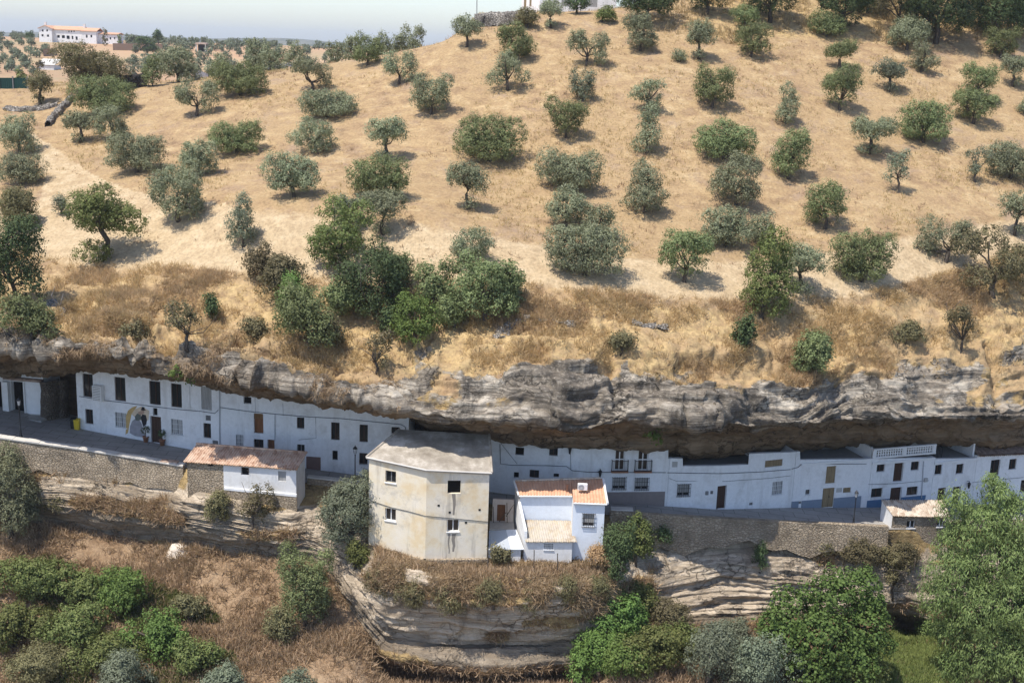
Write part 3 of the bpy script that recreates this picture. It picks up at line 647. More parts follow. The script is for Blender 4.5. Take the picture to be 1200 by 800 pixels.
def wall_grid(mb, fc, zbot, ztop, ops, rev=0.22, thick=0.0, uext=None):
    us = sorted(set([round(v, 4) for v in fc.u] + [round(o[0], 4) for o in ops] + [round(o[2], 4) for o in ops] + ([round(v, 4) for v in uext] if uext else [])))
    us = [u for u in us if fc.u[0] - 1e-3 <= u <= fc.u[-1] + 1e-3]
    zs = sorted(set([round(o[1], 4) for o in ops] + [round(o[3], 4) for o in ops]))
    for a, b in zip(us[:-1], us[1:]):
        if b - a < 1e-3: continue
        k = fc.seg((a + b) / 2); pa = fc.at(a, 0, k); pb = fc.at(b, 0, k)
        ta, tb = ztop(a + 1e-4), ztop(b - 1e-4); ba, bb = zbot(a), zbot(b)
        cuts = [None] + zs + [None]
        for i in range(len(cuts) - 1):
            lo, hi = cuts[i], cuts[i + 1]
            la = ba if lo is None else min(max(lo, ba), ta); lb = bb if lo is None else min(max(lo, bb), tb)
            ha = ta if hi is None else min(max(hi, ba), ta); hb = tb if hi is None else min(max(hi, bb), tb)
            if ha - la < 1e-4 and hb - lb < 1e-4: continue
            zm = (la + ha + lb + hb) / 4; um = (a + b) / 2
            if any(o[0] < um < o[2] and o[1] < zm < o[3] for o in ops): continue
            mb.quad((*pa, la), (*pb, lb), (*pb, hb), (*pa, ha))
        if thick:
            n = fc.n[k]; mb.quad((*pa, ta), (*pb, tb), (*(pb - n * thick), tb), (*(pa - n * thick), ta))
    for o in ops:
        k = fc.seg((o[0] + o[2]) / 2); n = fc.n[k]; a = fc.at(o[0], 0, k); b = fc.at(o[2], 0, k); ai = a - n * rev; bi = b - n * rev
        mb.quad((*a, o[1]), (*ai, o[1]), (*ai, o[3]), (*a, o[3])); mb.quad((*b, o[1]), (*b, o[3]), (*bi, o[3]), (*bi, o[1]))
        mb.quad((*a, o[3]), (*ai, o[3]), (*bi, o[3]), (*b, o[3])); mb.quad((*a, o[1]), (*b, o[1]), (*bi, o[1]), (*ai, o[1]))
def opening(kind, root, fc, o, rev=0.22):
    """the window or door that fills the hole o of wall fc"""
    k = fc.seg((o[0] + o[2]) / 2); t, n = fc.t[k], fc.n[k]; c = fc.at((o[0] + o[2]) / 2, 0, k)
    w = (o[2] - o[0]) / 2; z0, z1 = o[1], o[3]
    if kind in ('window', 'grille', 'lattice', 'french', 'greywin', 'whitewin'):
        fm = M['frame_white'] if kind in ('french', 'whitewin') else (M['frame_grey'] if kind in ('greywin', 'lattice', 'grille') else M['wood_dark'])
        b = MB(); fw = 0.06 if kind != 'french' else 0.075; d0, d1 = -rev, -rev + 0.07
        b.box(c, t, n, -w, -w + fw, z0, z1, d0, d1); b.box(c, t, n, w - fw, w, z0, z1, d0, d1)
        b.box(c, t, n, -w + fw, w - fw, z1 - fw, z1, d0, d1); b.box(c, t, n, -w + fw, w - fw, z0, z0 + fw, d0, d1)
        b.box(c, t, n, -fw * .6, fw * .6, z0 + fw, z1 - fw, d0, d1)
        if kind == 'french': b.box(c, t, n, -w + fw, w - fw, z0 + (z1 - z0) * .48, z0 + (z1 - z0) * .53, d0, d1 - .01)
        win = b.build('window', fm, root)
        MB().box(c, t, n, -w + .01, w - .01, z0 + .01, z1 - .01, d0 - .03, d0 + .025).build('pane', M['glass'] if kind not in ('lattice',) else M['curtain'], win)
        if z1 - z0 < 1.9 and kind not in ('french',):
            MB().box(c, t, n, -w - .06, w + .06, z0 - .07, z0 - .003, -.12, .07).build('sill', M['white'], win)
        if kind in ('grille', 'lattice'):
            g = MB(); ext = .06 if kind == 'grille' else 0.0; dd = .12 if kind == 'grille' else -.05
            nb = 7
            for i in range(nb):
                u = -w - ext + (2 * w + 2 * ext) * i / (nb - 1); g.box(c, t, n, u - .012, u + .012, z0 - ext, z1 + ext * 2, dd - .012, dd + .012)
            for z in np.linspace(z0 - ext + .05, z1 + ext, 4):
                g.box(c, t, n, -w - ext, w + ext, z - .012, z + .012, dd - .015, dd + .015)
            if kind == 'grille':
                for u in (-w - ext, w + ext): 
                    for z in (z0 - ext + .05, z1 + ext): g.box(c, t, n, u - .012, u + .012, z - .012, z + .012, .0, dd)
            g.build('grille', M['iron'] if kind == 'grille' else M['frame_white'], win)
        if kind == 'grille':     # a roller blind half down behind the bars
            MB().box(c, t, n, -w + .02, w - .02, z0 + (z1 - z0) * .28, z1 - .01, d0 + .075, d0 + .09).build('blind', M['shutter_grey'], win)
        if kind == 'french':
            g = MB(); e = .28; zz = z0 + 1.0
            for z in (z0 + .08, zz): 
                g.box(c, t, n, -w - e, w + e, z - .02, z + .02, .38, .42)
                for s in (-1, 1): g.box(c, t, n, s * (w + e) - .02, s * (w + e) + .02, z - .018, z + .018, 0.0, .38)
            for i in range(13):
                u = -w - e + (2 * w + 2 * e) * i / 12; g.box(c, t, n, u - .011, u + .011, z0 + .1, zz - .02, .39, .41)
            for s in (-1, 1):
                for dd in (.1, .25): g.box(c, t, n, s * (w + e) - .011, s * (w + e) + .011, z0 + .1, zz - .02, dd - .01, dd + .01)
            g.build('balcony_railing', M['iron'], win)
            MB().box(c, t, n, -w - e - .03, w + e + .03, z0 - .09, z0 - .004, -.1, .45).build('balcony_slab', M['terracotta'], win)
    elif kind in ('door', 'tandoor', 'rustdoor', 'palegate'):
        mm = {'door': M['wood_dark'], 'tandoor': M['wood_tan'], 'rustdoor': M['wood_rust'], 'palegate': M['frame_white']}[kind]
        dd = -rev if kind != 'tandoor' else -.06
        b = MB(); b.box(c, t, n, -w + .005, w - .005, z0, z1, dd - .05, dd)
        for s in (-1, 1):
            for (a, e) in ((.08, .45), (.52, .94)):
                b.box(c, t, n, s * w * .5 - w * .34, s * w * .5 + w * .34, z0 + (z1 - z0) * a, z0 + (z1 - z0) * e, dd + .0, dd + .03)
        dr = b.build('door', mm, root)
        MB().box(c, t, n, w * .12, w * .2, z0 + .95, z0 + 1.1, dd + .031, dd + .08).build('handle', M['iron'], dr)
    elif kind in ('blind', 'brownblind', 'greyblind'):
        mm = {'blind': M['wood_tan'], 'brownblind': M['shutter_brown'], 'greyblind': M['shutter_grey']}[kind]
        b = MB(); nn = max(6, int((z1 - z0) / .12)); cut = z0 + (z1 - z0) * (0.72 if kind == 'brownblind' else 0.0)
        for i in range(nn):
            z = cut + (z1 - cut) * i / nn; h = (z1 - cut) / nn
            b.box(c, t, n, -w + .01, w - .01, z + .01, z + h, -.10, -.07)
        win = b.build('shutter', mm, root)
        MB().box(c, t, n, -w + .01, w - .01, z0 + .01, z1 - .01, -rev - .03, -rev).build('pane', M['wood_rust'] if kind == 'brownblind' else M['glass'], win)
    elif kind == 'hole':
        b = MB(); b.box(c, t, n, -w + .003, w - .003, z0, z1, -rev - .05, -rev); b.build('opening', M['dark_in'], root)
    elif kind == 'vent':
        b = MB(); 
        for i in range(5): b.box(c, t, n, -w + .01, w - .01, z0 + (z1 - z0) * (i + .1) / 5, z0 + (z1 - z0) * (i + .7) / 5, -.08, -.02)
        v = b.build('vent', M['frame_grey'], root); MB().box(c, t, n, -w + .01, w - .01, z0, z1, -rev, -.12).build('vent_back', M['dark_in'], v)
def subfoot(px0, px1, dz=0.0):
    xs = [px0] + [p for p in FPX if px0 + 3 < p < px1 - 3] + [px1]
    return [foot(x) + np.array([0, 0, dz]) for x in xs]
def cave_house(label, px0, px1, top, ops, dado=None, name='cave_house', depth=3.0, close_top=True, mat=None, parts=None):
    """a whitewashed facade closing a shelter under the rock. top: [(px,py)] of its upper edge, ops: [(kind, px rect)]"""
    fc = Face(subfoot(px0, px1)); base = fc.p[len(fc.p) // 2]
    root = thing(name, label, 'house', base, 'white houses under the rock')
    tu = []; 
    for (x, y) in top: 
        u, z, k = fc.hit(x, y); tu.append((u, z))
    us = [a for a, _ in tu]; zz = [b for _, b in tu]
    ztop = lambda u: float(np.interp(u, us, zz)); zbot = lambda u: fc.zfoot(u) - 0.6
    rects = [fc.rect(*r) for _, r in ops]
    for (kd, _), r in zip(ops, rects):
        if 'door' in kd or kd == 'palegate': r[1] = min(r[1], fc.zfoot((r[0] + r[2]) / 2) + 0.02) if r[1] - fc.zfoot((r[0] + r[2]) / 2) < .8 else r[1]
    b = MB(); wall_grid(b, fc, zbot, ztop, rects, 0.22, 0.35, us)
    # side returns and the wall's back face at the top
    for e, k in ((0, 0), (-1, -1)):
        p = fc.p[e][:2]; n = fc.n[k]; q_ = p - n * depth; u = fc.u[e]
        zt = ztop(u + (1e-4 if e == 0 else -1e-4))
        b.quad((*p, zbot(u)), (*q_, zbot(u)), (*q_, zt), (*p, zt))
    b.build('wall', mat or M['white'], root)
    if close_top is not None and close_top is not False:     # flat terrace behind the parapet, or the roof slab under the rock
        r = MB(); dz = close_top if not isinstance(close_top, bool) else 0.02
        for k in range(len(fc.t)):
            a, c_ = fc.p[k][:2], fc.p[k + 1][:2]; n = fc.n[k]
            za, zb = ztop(fc.u[k] + 1e-3) - dz, ztop(fc.u[k + 1] - 1e-3) - dz
            zl = min(za, zb)
            r.hexa([(*(a - n * .36), zl - .2), (*(c_ - n * .36), zl - .2), (*(c_ - n * depth), zl - .2), (*(a - n * depth), zl - .2),
                    (*(a - n * .36), zl), (*(c_ - n * .36), zl), (*(c_ - n * depth), zl), (*(a - n * depth), zl)])
        r.build('terrace_floor', M['concrete'], root)
    for (kd, _), r in zip(ops, rects): opening(kd, root, fc, r)
    if dado:
        for (mm, x0, x1, ytop) in dado:
            ua, ub = fc.hit(x0, ytop)[0], fc.hit(x1, ytop)[0]
            cuts = sorted([ua, ub] + [u for u in fc.u if ua < u < ub] + [v for r in rects for v in (r[0] - .02, r[2] + .02) if ua < v < ub])
            zt = max(fc.hit(x0, ytop)[1], fc.hit(x1, ytop)[1])
            zt = 0.5 * (fc.hit(x0, ytop)[1] + fc.hit(x1, ytop)[1])
            for a, c_ in zip(cuts[:-1], cuts[1:]):
                um = (a + c_) / 2; k = fc.seg(um)
                if any(r[0] - .01 < um < r[2] + .01 and r[1] < zt - .2 for r in rects): continue
                if c_ - a < .02: continue
                MB().box(fc.at(um, 0, k), fc.t[k], fc.n[k], a - um, c_ - um, fc.zfoot(um) - .4, zt, .002, .03).build('dado', M[mm], root)
    return root, fc, ztop
def rock_y(px): return float(np.interp(px, PX, jy))
def rtop(px0, px1, up=9): return [(x, rock_y(x) - up) for x in np.linspace(px0, px1, 9)]

H = []
H.append(cave_house('tall white house at the left end with a painted couple beside its brown door', 92, 257, rtop(92, 257), [
    ('window', (97, 438, 109, 465)), ('window', (134.4, 442, 147, 469.6)), ('window', (175, 446.6, 188, 474)), ('window', (200.4, 449.6, 213, 477)), ('greyblind', (235.9, 453, 248, 480)),
    ('window', (100, 479.4, 109, 496.4)), ('lattice', (135, 483.4, 148.4, 500.6)), ('door', (176.4, 487.8, 189, 517.5)), ('hole', (179, 478, 184.4, 486.6)), ('lattice', (200.6, 491.4, 214, 509)),
    ('window', (238.5, 495.8, 247.2, 513)), ('vent', (241, 486.5, 247, 492.6)), ('vent', (249, 516, 255.6, 521.5))]))
H.append(cave_house('white house with a half lowered ochre brown shutter, behind the low tiled shed', 257, 323, rtop(257, 323), [
    ('hole', (285.4, 465, 294.5, 472.8)), ('brownblind', (297.5, 484.4, 308.5, 507.5)), ('lattice', (276.6, 509.2, 285.2, 523)), ('window', (297.5, 514.5, 308.8, 526)), ('rustdoor', (313.6, 515, 323 - 1.2, 540))]))
H.append(cave_house('white house with a red brown dado strip behind the street lamp in the middle', 323, 478, rtop(323, 478), [
    ('window', (347.9, 488.8, 356.6, 501.9)), ('window', (388, 494.8, 397.9, 515.2)), ('window', (421.3, 497.4, 431, 517.6)), ('window', (458.7, 500.2, 468.3, 508)),
    ('greywin', (348, 520.6, 357, 530)), ('hole', (389.4, 527.8, 395.7, 539)), ('window', (421, 530.6, 430.8, 544)), ('vent', (425, 551.7, 429, 555))], dado=[('dado_red', 359, 375.8, 535)]))
H.append(cave_house('low white house in the gap behind the big ochre house', 478.3, 585, [(478, 513), (560, 514), (585, 516)], [('hole', (500, 530, 508, 545))], close_top=0.3, depth=2.0))
H.append(cave_house('white house with two iron balconies and a grey brown dado', 585, 781, rtop(585, 770, 8) + [(783, rock_y(783) - 3), (783.2, 537)], [
    ('hole', (604, 524, 614, 533)), ('window', (643.6, 524.6, 653.6, 533.6)), ('hole', (602, 553, 608, 559.6)), ('window', (620.6, 550.4, 631.6, 559.4)), ('hole', (648.6, 554.6, 655, 559)),
    ('french', (720.6, 526.5, 732, 551)), ('french', (747.6, 527, 759.6, 551)), ('grille', (718, 559.6, 733, 573)), ('grille', (744.4, 560.2, 759.6, 573.6)), ('door', (698, 561, 706, 585))],
    dado=[('dado_brown', 709, 779.4, 576)], close_top=False))
H.append(cave_house('white curved house with a sagging open terrace and one dark narrow door', 781.3, 927, [(781.5, 537), (800, 537), (800.2, 546), (840, 545.5), (877.6, 544), (877.9, 531.5), (927, 529.6)], [
    ('grille', (794, 567.5, 808, 581)), ('door', (840, 569, 851, 596)), ('blind', (896.6, 538.6, 917, 546.6)), ('lattice', (905, 564, 917, 579.4)), ('vent', (878, 588.6, 882, 591.6)), ('vent', (832.4, 574.8, 835.8, 578.6))], close_top=0.7, depth=3.8))
H.append(cave_house('white house with tan door under a tan shutter and a blue grey dado', 927.3, 1016, [(927, 529.4), (937.5, 528.8), (937.8, 538.6), (1016, 537.6)], [
    ('blind', (968, 546, 979, 566)), ('tandoor', (963.6, 571.5, 977, 594)), ('greywin', (944, 573.4, 949.4, 579.4)), ('blind', (988, 571, 997, 577)), ('vent', (936, 587, 939, 590))],
    dado=[('dado_grey', 928, 1009, 584)], close_top=0.35, depth=4.4))
H.append(cave_house('white house topped by a perforated balustrade with a bright blue dado', 1016.3, 1089, [(1016, 537.6), (1089, 536.2)], [
    ('window', (1027.6, 542.6, 1037, 552.4)), ('door', (1047.4, 541.5, 1058.4, 564)), ('window', (1067.6, 540.6, 1077, 550.6)), ('window', (1021, 571.8, 1034, 582.6)), ('door', (1043, 571, 1056, 592)), ('window', (1062.6, 570, 1075.4, 580))],
    dado=[('dado_blue', 1016.5, 1084.4, 583)], close_top=0.25, depth=4.4))
H.append(cave_house('white house with an open roof terrace and black stair railing beside the balustrade', 1089.3, 1138, [(1089, 537.8), (1138, 536.6)], [
    ('window', (1095.6, 544.4, 1104, 555.6)), ('window', (1120.6, 543.4, 1129, 554.6)), ('door', (1098.6, 571.4, 1107.4, 590)), ('door', (1116, 570, 1125, 590))], close_top=0.25, depth=4.4))
H.append(cave_house('white house with a dark tiled roof at the right end of the row', 1138.3, 1275, [(1138, 534.2), (1200, 531.4), (1275, 528)], [
    ('window', (1160.6, 538.6, 1171.4, 557)), ('window', (1182.6, 537.6, 1191, 549.6)), ('window', (1204, 536, 1214, 552)), ('palegate', (1136 + 4, 568, 1152, 590)), ('window', (1196, 562, 1206, 576)), ('door', (1222, 560, 1232, 585))], close_top=False))
HR = [h[0] for h in H]; HF = [h[1] for h in H]; HT = [h[2] for h in H]

# balustrade, terrace walls, railing, tiled roof
def part_box(name, mat, root, fc, u0, u1, z0, z1, d0, d1):
    um = (u0 + u1) / 2; k = fc.seg(um); return MB().box(fc.at(um, 0, k), fc.t[k], fc.n[k], u0 - um, u1 - um, z0, z1, d0, d1).build(name, mat, root)
fc = HF[7]; zt = max(HT[7](0.1), HT[7](fc.u[-1] - .1)) + .01; L = fc.u[-1]
b = MB(); hgt = 0.95
k = 0
def bx(u0, u1, z0, z1, d0=-.14, d1=.02):
    um = (u0 + u1) / 2; kk = fc.seg(um); b.box(fc.at(um, 0, kk), fc.t[kk], fc.n[kk], u0 - um, u1 - um, z0, z1, d0, d1)
bx(0.0, L, zt, zt + .16, -.18, .06); bx(0.0, L, zt + hgt - .14, zt + hgt, -.18, .06)
for u in (0.0, L / 2 - .18, L - .36): bx(u + .002, u + .36, zt + .162, zt + hgt - .142)
for (ua, ub) in ((.38, L / 2 - .2), (L / 2 + .2, L - .38)):
    nn = int((ub - ua) / .26)
    for i in range(nn + 1):
        u = ua + (ub - ua) * i / nn; bx(u - .05, u + .05, zt + .162, zt + hgt - .142, -.10, -.02)
    for zf in (.36, .62): bx(ua, ub, zt + zf - .04, zt + zf + .04, -.095, -.025)
b.build('balustrade', M['frame_white'], HR[7])
for (hi, zoff) in ((6, .0), (7, .0), (8, .0)):     # plain white cornices
    fc = HF[hi]; zt_ = HT[hi]; b = MB()
    for k in range(len(fc.t)):
        um = (fc.u[k] + fc.u[k + 1]) / 2; zz_ = zt_(min(fc.u[k + 1] - .01, um + .3 * fc.len[k])) - .02
        if hi == 6: ua_ = max(fc.u[k], fc.hit(938.5, 545)[0])
        else: ua_ = fc.u[k]
        if fc.u[k + 1] - ua_ < .3: continue
        um = (ua_ + fc.u[k + 1]) / 2
        b.box(fc.at(um, 0, k), fc.t[k], fc.n[k], ua_ - um + .01, fc.u[k + 1] - um - .01, zz_ - .24, zz_ - .01, .003, .09)
    if b.v: b.build('cornice', M['frame_white'], HR[hi])
fc = HF[8]; L = fc.u[-1]; z8 = HT[8](L / 2)
b = MB(); c0 = fc.at(0, 0); 
def side_wall(root, fc, u, z0, z1, d0, d1, mat, name='side_wall', th=.2): part_box(name, mat, root, fc, u - th / 2, u + th / 2, z0, z1, d1, d0)
side_wall(HR[8], fc, L - .12, z8 - .2, z8 + 1.9, -.4, -4.3, M['white'])
part_box('back_wall', M['white_old'], HR[8], fc, .15, L - .25, z8 - .2, z8 + 2.0, -4.5, -4.3)
b = MB(); 
for (ua, ub, za, zb) in ((.1, 1.5, z8 + 1.9, z8 + .95),):
    for i in range(9):
        f = i / 8; u = ua + (ub - ua) * f; z = za + (zb - za) * f; p = fc.at(u, -.8); b.tube([(*p, z8 - .2), (*p, z)], .018, 4)
    p, q_ = fc.at(ua, -.8), fc.at(ub, -.8); b.tube([(*p, za), (*q_, zb)], .03, 5)
p, q_ = fc.at(1.5, -.8), fc.at(1.5, -2.6); b.tube([(*p, z8 + .95), (*q_, z8 + .95)], .03, 5); b.tube([(*p, z8 - .2), (*p, z8 + 1.0)], .03, 5)
b.build('stair_railing', M['iron'], HR[8])
side_wall(HR[7], HF[7], .12, HT[7](.2) - .25, HT[7](.2) + 1.0, -.4, -4.3, M['white'])
side_wall(HR[5], HF[5], HF[5].hit(878.5, 535)[0] + .1, HT[5](0) - .2, HT[5](HF[5].u[-1]) - .02, -.38, -3.6, M['white'])
part_box('back_wall', M['cavewall'], HR[5], HF[5], .3, HF[5].u[-1] - .3, -1.0 + 2.2, 4.6, -4.0, -3.82)
part_box('back_wall', M['concrete'], HR[6], HF[6], .3, HF[6].u[-1] - .2, .8, 3.6, -4.6, -4.42)
part_box('back_wall', M['concrete'], HR[7], HF[7], .3, HF[7].u[-1] - .2, .4, 3.0, -4.6, -4.42)
def tile_roof(A, B_, C_, D, period=0.24, amp=0.05, rows=14, thick=.07):
    """wavy sheet: eave A->B_, ridge D->C_ (tile channels run from ridge to eave)"""
    A, B_, C_, D = [np.array(v, float) for v in (A, B_, C_, D)]
    W = max(np.linalg.norm(B_ - A), np.linalg.norm(C_ - D)); nu = int(W / period) * 6 + 1
    us = np.linspace(0, 1, nu); vs = np.linspace(0, 1, rows + 1)
    n = np.cross(B_ - A, D - A); n /= np.linalg.norm(n); n = n if n[2] > 0 else -n
    b = MB(); 
    for (off, sg) in ((0.0, 1), (-thick, 1)):
        i0 = len(b.v)
        for v in vs:
            for u in us:
                p = (A * (1 - u) + B_ * u) * (1 - v) + (D * (1 - u) + C_ * u) * v
                hcol = math.sin(u * W / period * 2 * math.pi) * amp + .02 * math.sin(v * 37 + math.floor(u * W / period) * 2.4)
                b.v.append(tuple(p + n * (hcol + off)))
        for j in range(rows):
            for i in range(nu - 1):
                a = i0 + j * nu + i; b.f.append((a, a + 1, a + nu + 1, a + nu))
        if off == 0.0: top0 = i0
        else:
            for j in (0, rows):
                for i in range(nu - 1):
                    a = top0 + j * nu + i; c2 = i0 + j * nu + i; b.f.append((a, a + 1, c2 + 1, c2))
            for i in (0, nu - 1):
                for j in range(rows):
                    a = top0 + j * nu + i; c2 = i0 + j * nu + i; b.f.append((a, a + nu, c2 + nu, c2))
    return b
fc = HF[9]; L = fc.u[-1]
for k in range(len(fc.t)):
    a, c_ = fc.u[k], fc.u[k + 1]
    pa, pb = fc.at(a + .05, .25, k), fc.at(c_ - .05, .25, k); qa, qb = fc.at(a + .05, -3.2, k), fc.at(c_ - .05, -3.2, k)
    z0 = HT[9](a + .05) + .06; z1 = HT[9](c_ - .05) + .06
    tile_roof((*pa, z0), (*pb, z1), (*qb, z1 + 1.25), (*qa, z0 + 1.25)).build('roof', M['tile_dark'], HR[9], True)

# cables and drainpipes on the facades: each run is a thing of its own
def facade_cable(label, pts, rad=.028, name='wall_cable', mat='cable', off=.05):
    P = []
    for (x, y) in pts:
        for fcx in HF:
            lo, hi = proj([*fcx.p[0][:2], fcx.p[0][2]])[0], proj([*fcx.p[-1][:2], fcx.p[-1][2]])[0]
            if lo - 1 <= x <= hi + 1:
                u, z, k = fcx.hit(x, y); p = fcx.at(u, off, k); P.append((p[0], p[1], z)); break
    b = MB(); b.tube(P, rad, 5); o = b.build(name, M[mat]); centred(o, P[0]); tag(o, label, 'cable' if name != 'drainpipe' else 'pipe')
facade_cable('black cable sagging along the tall left house between its two rows of windows', [(93, 464), (120, 468.5), (150, 472), (180, 476), (205, 479), (235, 481.5), (252, 484), (256, 480)])
facade_cable('black cable running from the drainpipe to the gap by the ochre house', [(258, 477), (290, 481.5), (325, 485), (360, 488), (400, 490), (440, 494), (470, 497), (475, 500), (476, 510)])
facade_cable('black cable kinked upward across the house with two balconies', [(586, 520), (586.5, 543), (600, 544.6), (640, 545), (664, 546), (671, 551), (690, 552.6), (730, 553), (780, 553.2)])
facade_cable('black cable rising along the curved house with the sagging terrace', [(782, 553.4), (815, 554), (845, 554.4), (890, 552.5), (926, 549.6)])
facade_cable('black cable under the cornices of the houses at the right end', [(927.5, 549), (935, 547), (938.5, 543.5), (975, 543.4), (1015, 543)])
facade_cable('thin cable crossing the balustrade house between its floors', [(1017, 567), (1050, 566), (1088, 562.5)], .018)
facade_cable('grey drainpipe down the seam beside the tall left house', [(257.5, 452), (257.8, 522)], .05, 'drainpipe', 'pipe')
facade_cable('grey drainpipe on the house with the ochre brown shutter', [(322.4, 485), (322.2, 516)], .035, 'drainpipe', 'pipe')
facade_cable('grey drainpipe at the seam left of the terrace house with stair railing', [(1082, 540), (1079.5, 583)], .045, 'drainpipe', 'pipe')

for (pts, lb) in (([(299, 465), (299.5, 484)], 'thin vertical cable above the ochre brown shutter'), ([(331.5, 472), (332, 487)], 'thin vertical cable right of the small upper window'), ([(370, 489), (370.5, 513), (350, 515)], 'thin cable dropping left of the tall dark windows'),
        ([(222.5, 452), (223, 478)], 'thin vertical cable between the upper windows of the tall left house'), ([(668.5, 531), (669, 549)], 'thin cable below the black wall lantern'), ([(587, 519), (606, 543)], 'thin slanting cable at the left of the house with balconies'),
        ([(784, 560), (792, 563), (850, 563.5), (900, 560), (926, 557)], 'thin drooping cable across the curved terrace house'), ([(1139, 565), (1165, 562), (1199, 559)], 'thin cable across the house with the dark tiled roof')):
    facade_cable(lb, pts, .016, 'wall_cable', 'pipe' if 'vertical' in lb else 'cable', .04)
# fittings on the left house
fc = HF[0]
def wall_item(name, label, cat, fc, rect, d0, d1, mat, trim=None):
    r = fc.rect(*rect); um = (r[0] + r[2]) / 2; k = fc.seg(um); c = fc.at(um, 0, k)
    root = thing(name, label, cat, (*fc.at(um, .0, k), r[1]))
    w = (r[2] - r[0]) / 2
    MB().box(c, fc.t[k], fc.n[k], -w, w, r[1], r[3], d0, d1).build('case', mat, root, bevel=.02)
    if trim: 
        b = MB(); nn = 9
        for i in range(nn):
            z = r[1] + (r[3] - r[1]) * (i + .6) / (nn + .6); b.box(c, fc.t[k], fc.n[k], -w * .82, w * .82, z, z + (r[3] - r[1]) * .05, d1 + .002, d1 + .02)
        b.build('louvre', trim, root)
    return root
wall_item('air_conditioner', 'white louvred air conditioner cabinet beside the first upper window of the left house', 'air conditioner', fc, (112, 450.5, 122.5, 468.3), .0, .55, M['frame_white'], M['shutter_grey'])
wall_item('meter_box', 'small grey meter box on the wall of the curved terrace house', 'meter box', HF[5], (826.5, 575, 830, 579.5), .0, .10, M['frame_grey'])
wall_item('meter_box', 'pale meter box on the seam of the balustrade house', 'meter box', HF[7], (1082.5, 559.5, 1086.5, 564), .0, .14, M['curtain'])
wall_item('wall_plaque', 'pale rectangular plaque beside the tan door', 'plaque', HF[6], (980, 571.4, 986.6, 576.4), .0, .03, M['curtain'])
wall_item('wall_plaque', 'pale square plaque above the barred window of the curved house', 'plaque', HF[5], (787.6, 540.5, 793.8, 547), .0, .03, M['curtain'])
# the painted mural: a flat painting on the plaster
def mural():
    c_u, c_z, k = fc.hit(164, 495); t_, n_ = fc.t[k], fc.n[k]
    def P(px, py, d): 
        u, z, kk = fc.hit(px, py); p = fc.at(u, d, k); return (p[0], p[1], z)
    root = thing('mural', 'painted mural of a couple under a gold arc, left of the brown door', 'mural', (*fc.at(c_u, 0, k), c_z - 1.2))
    def layer(name, col, pts, d):
        b = MB(); b.poly([P(x, y, d) for x, y in pts]); b.build(name, plain('mural_' + name, col, .9, .1, var=.35), root)
    layer('gold_arc', (0.50, 0.34, 0.14), [(148, 497), (147.5, 488), (150, 481), (155, 477), (161, 475.2), (158, 480), (154, 486), (152, 496), (150, 507), (147, 509)], .006)
    layer('pale_splash', (0.62, 0.50, 0.36), [(154, 485), (158, 479.4), (166, 476), (175, 481), (174, 492), (168, 494), (160, 490)], .010)
    layer('dress', (0.30, 0.29, 0.31), [(155, 493), (159, 490), (163, 491), (166, 496), (168, 503), (170, 510), (166, 512), (158, 510.5), (152, 507), (152.5, 499)], .014)
    layer('dark_jacket', (0.035, 0.033, 0.036), [(165, 489), (167, 485), (171, 486), (172.4, 492), (171.5, 497), (168, 500), (166.5, 495)], .018)
    layer('shawl', (0.13, 0.14, 0.12), [(158, 488), (161, 484), (165, 485.5), (165.6, 491), (162, 493), (159, 492)], .018)
    layer('faces', (0.40, 0.27, 0.20), [(161.5, 482.6), (163.8, 481.8), (166.2, 480.2), (168.8, 480.0), (169.2, 484), (166.4, 485.4), (163, 485.6)], .022)
    layer('hat', (0.025, 0.024, 0.026), [(164.8, 480.0), (165.6, 479), (166.6, 476.4), (169.4, 476.8), (169.8, 479.2), (171.4, 480.4), (168, 480.8)], .026)
mural()

# cave room at the far left: whitewashed rock with a small store under it
p0, p1 = at_y(-60, 470, 112.8), at_y(52, 474, 111.2)
fcv = Face([(*p0[:2], 2.7), (*p1[:2], 2.4)])
root = thing('cave_store', 'rough whitewashed cave store with a pale garage door at the left edge', 'store', (*p1[:2], 2.4))
r1 = fcv.rect(28.5, 446.5, 48.5, 471.5); r2 = fcv.rect(13, 447, 27, 468); r3 = fcv.rect(-30, 446, 4, 470)
for r in (r1, r2, r3): r[1] = 2.75
b = MB(); wall_grid(b, fcv, lambda u: 2.0, lambda u: fcv.hit(30, 429)[1] + .15 * math.sin(u * 1.7), [r1, r2, r3], .5, .5, list(np.linspace(0, fcv.u[-1], 14)))
e = fcv.p[-1][:2]; zt = fcv.hit(48, 430)[1]; b.quad((*e, 2.0), (*(e - fcv.n[0] * 3), 2.0), (*(e - fcv.n[0] * 3), zt), (*e, zt))
b.build('wall', M['white_old'], root)
um = (r1[0] + r1[2]) / 2; MB().box(fcv.at(um), fcv.t[0], fcv.n[0], r1[0] - um, r1[2] - um, r1[1], r1[3], -.2, -.15).build('garage_door', M['frame_white'], root)
for r in (r2, r3):
    um = (r[0] + r[2]) / 2; MB().box(fcv.at(um), fcv.t[0], fcv.n[0], r[0] - um + .003, r[2] - um - .003, r[1], r[3], -.55, -.5).build('opening', M['dark_in'], root)
um = (r2[0] + r1[2]) / 2
MB().box(fcv.at(um), fcv.t[0], fcv.n[0], r2[0] - um - .5, r1[2] - um + .3, r1[3] + .05, r1[3] + .28, .002, .45).build('canopy', M['tile_dark'], root)
MB().box(fcv.at(r2[0] - .35), fcv.t[0], fcv.n[0], -.32, .3, 2.4, r2[3], .002, .5).build('pier', M['white_old'], root)
MB().box(fcv.at((r2[0] + r1[2]) / 2), fcv.t[0], fcv.n[0], -2.4, 2.3, 2.2, 2.72, .003, 1.6).build('step', M['concrete'], root)
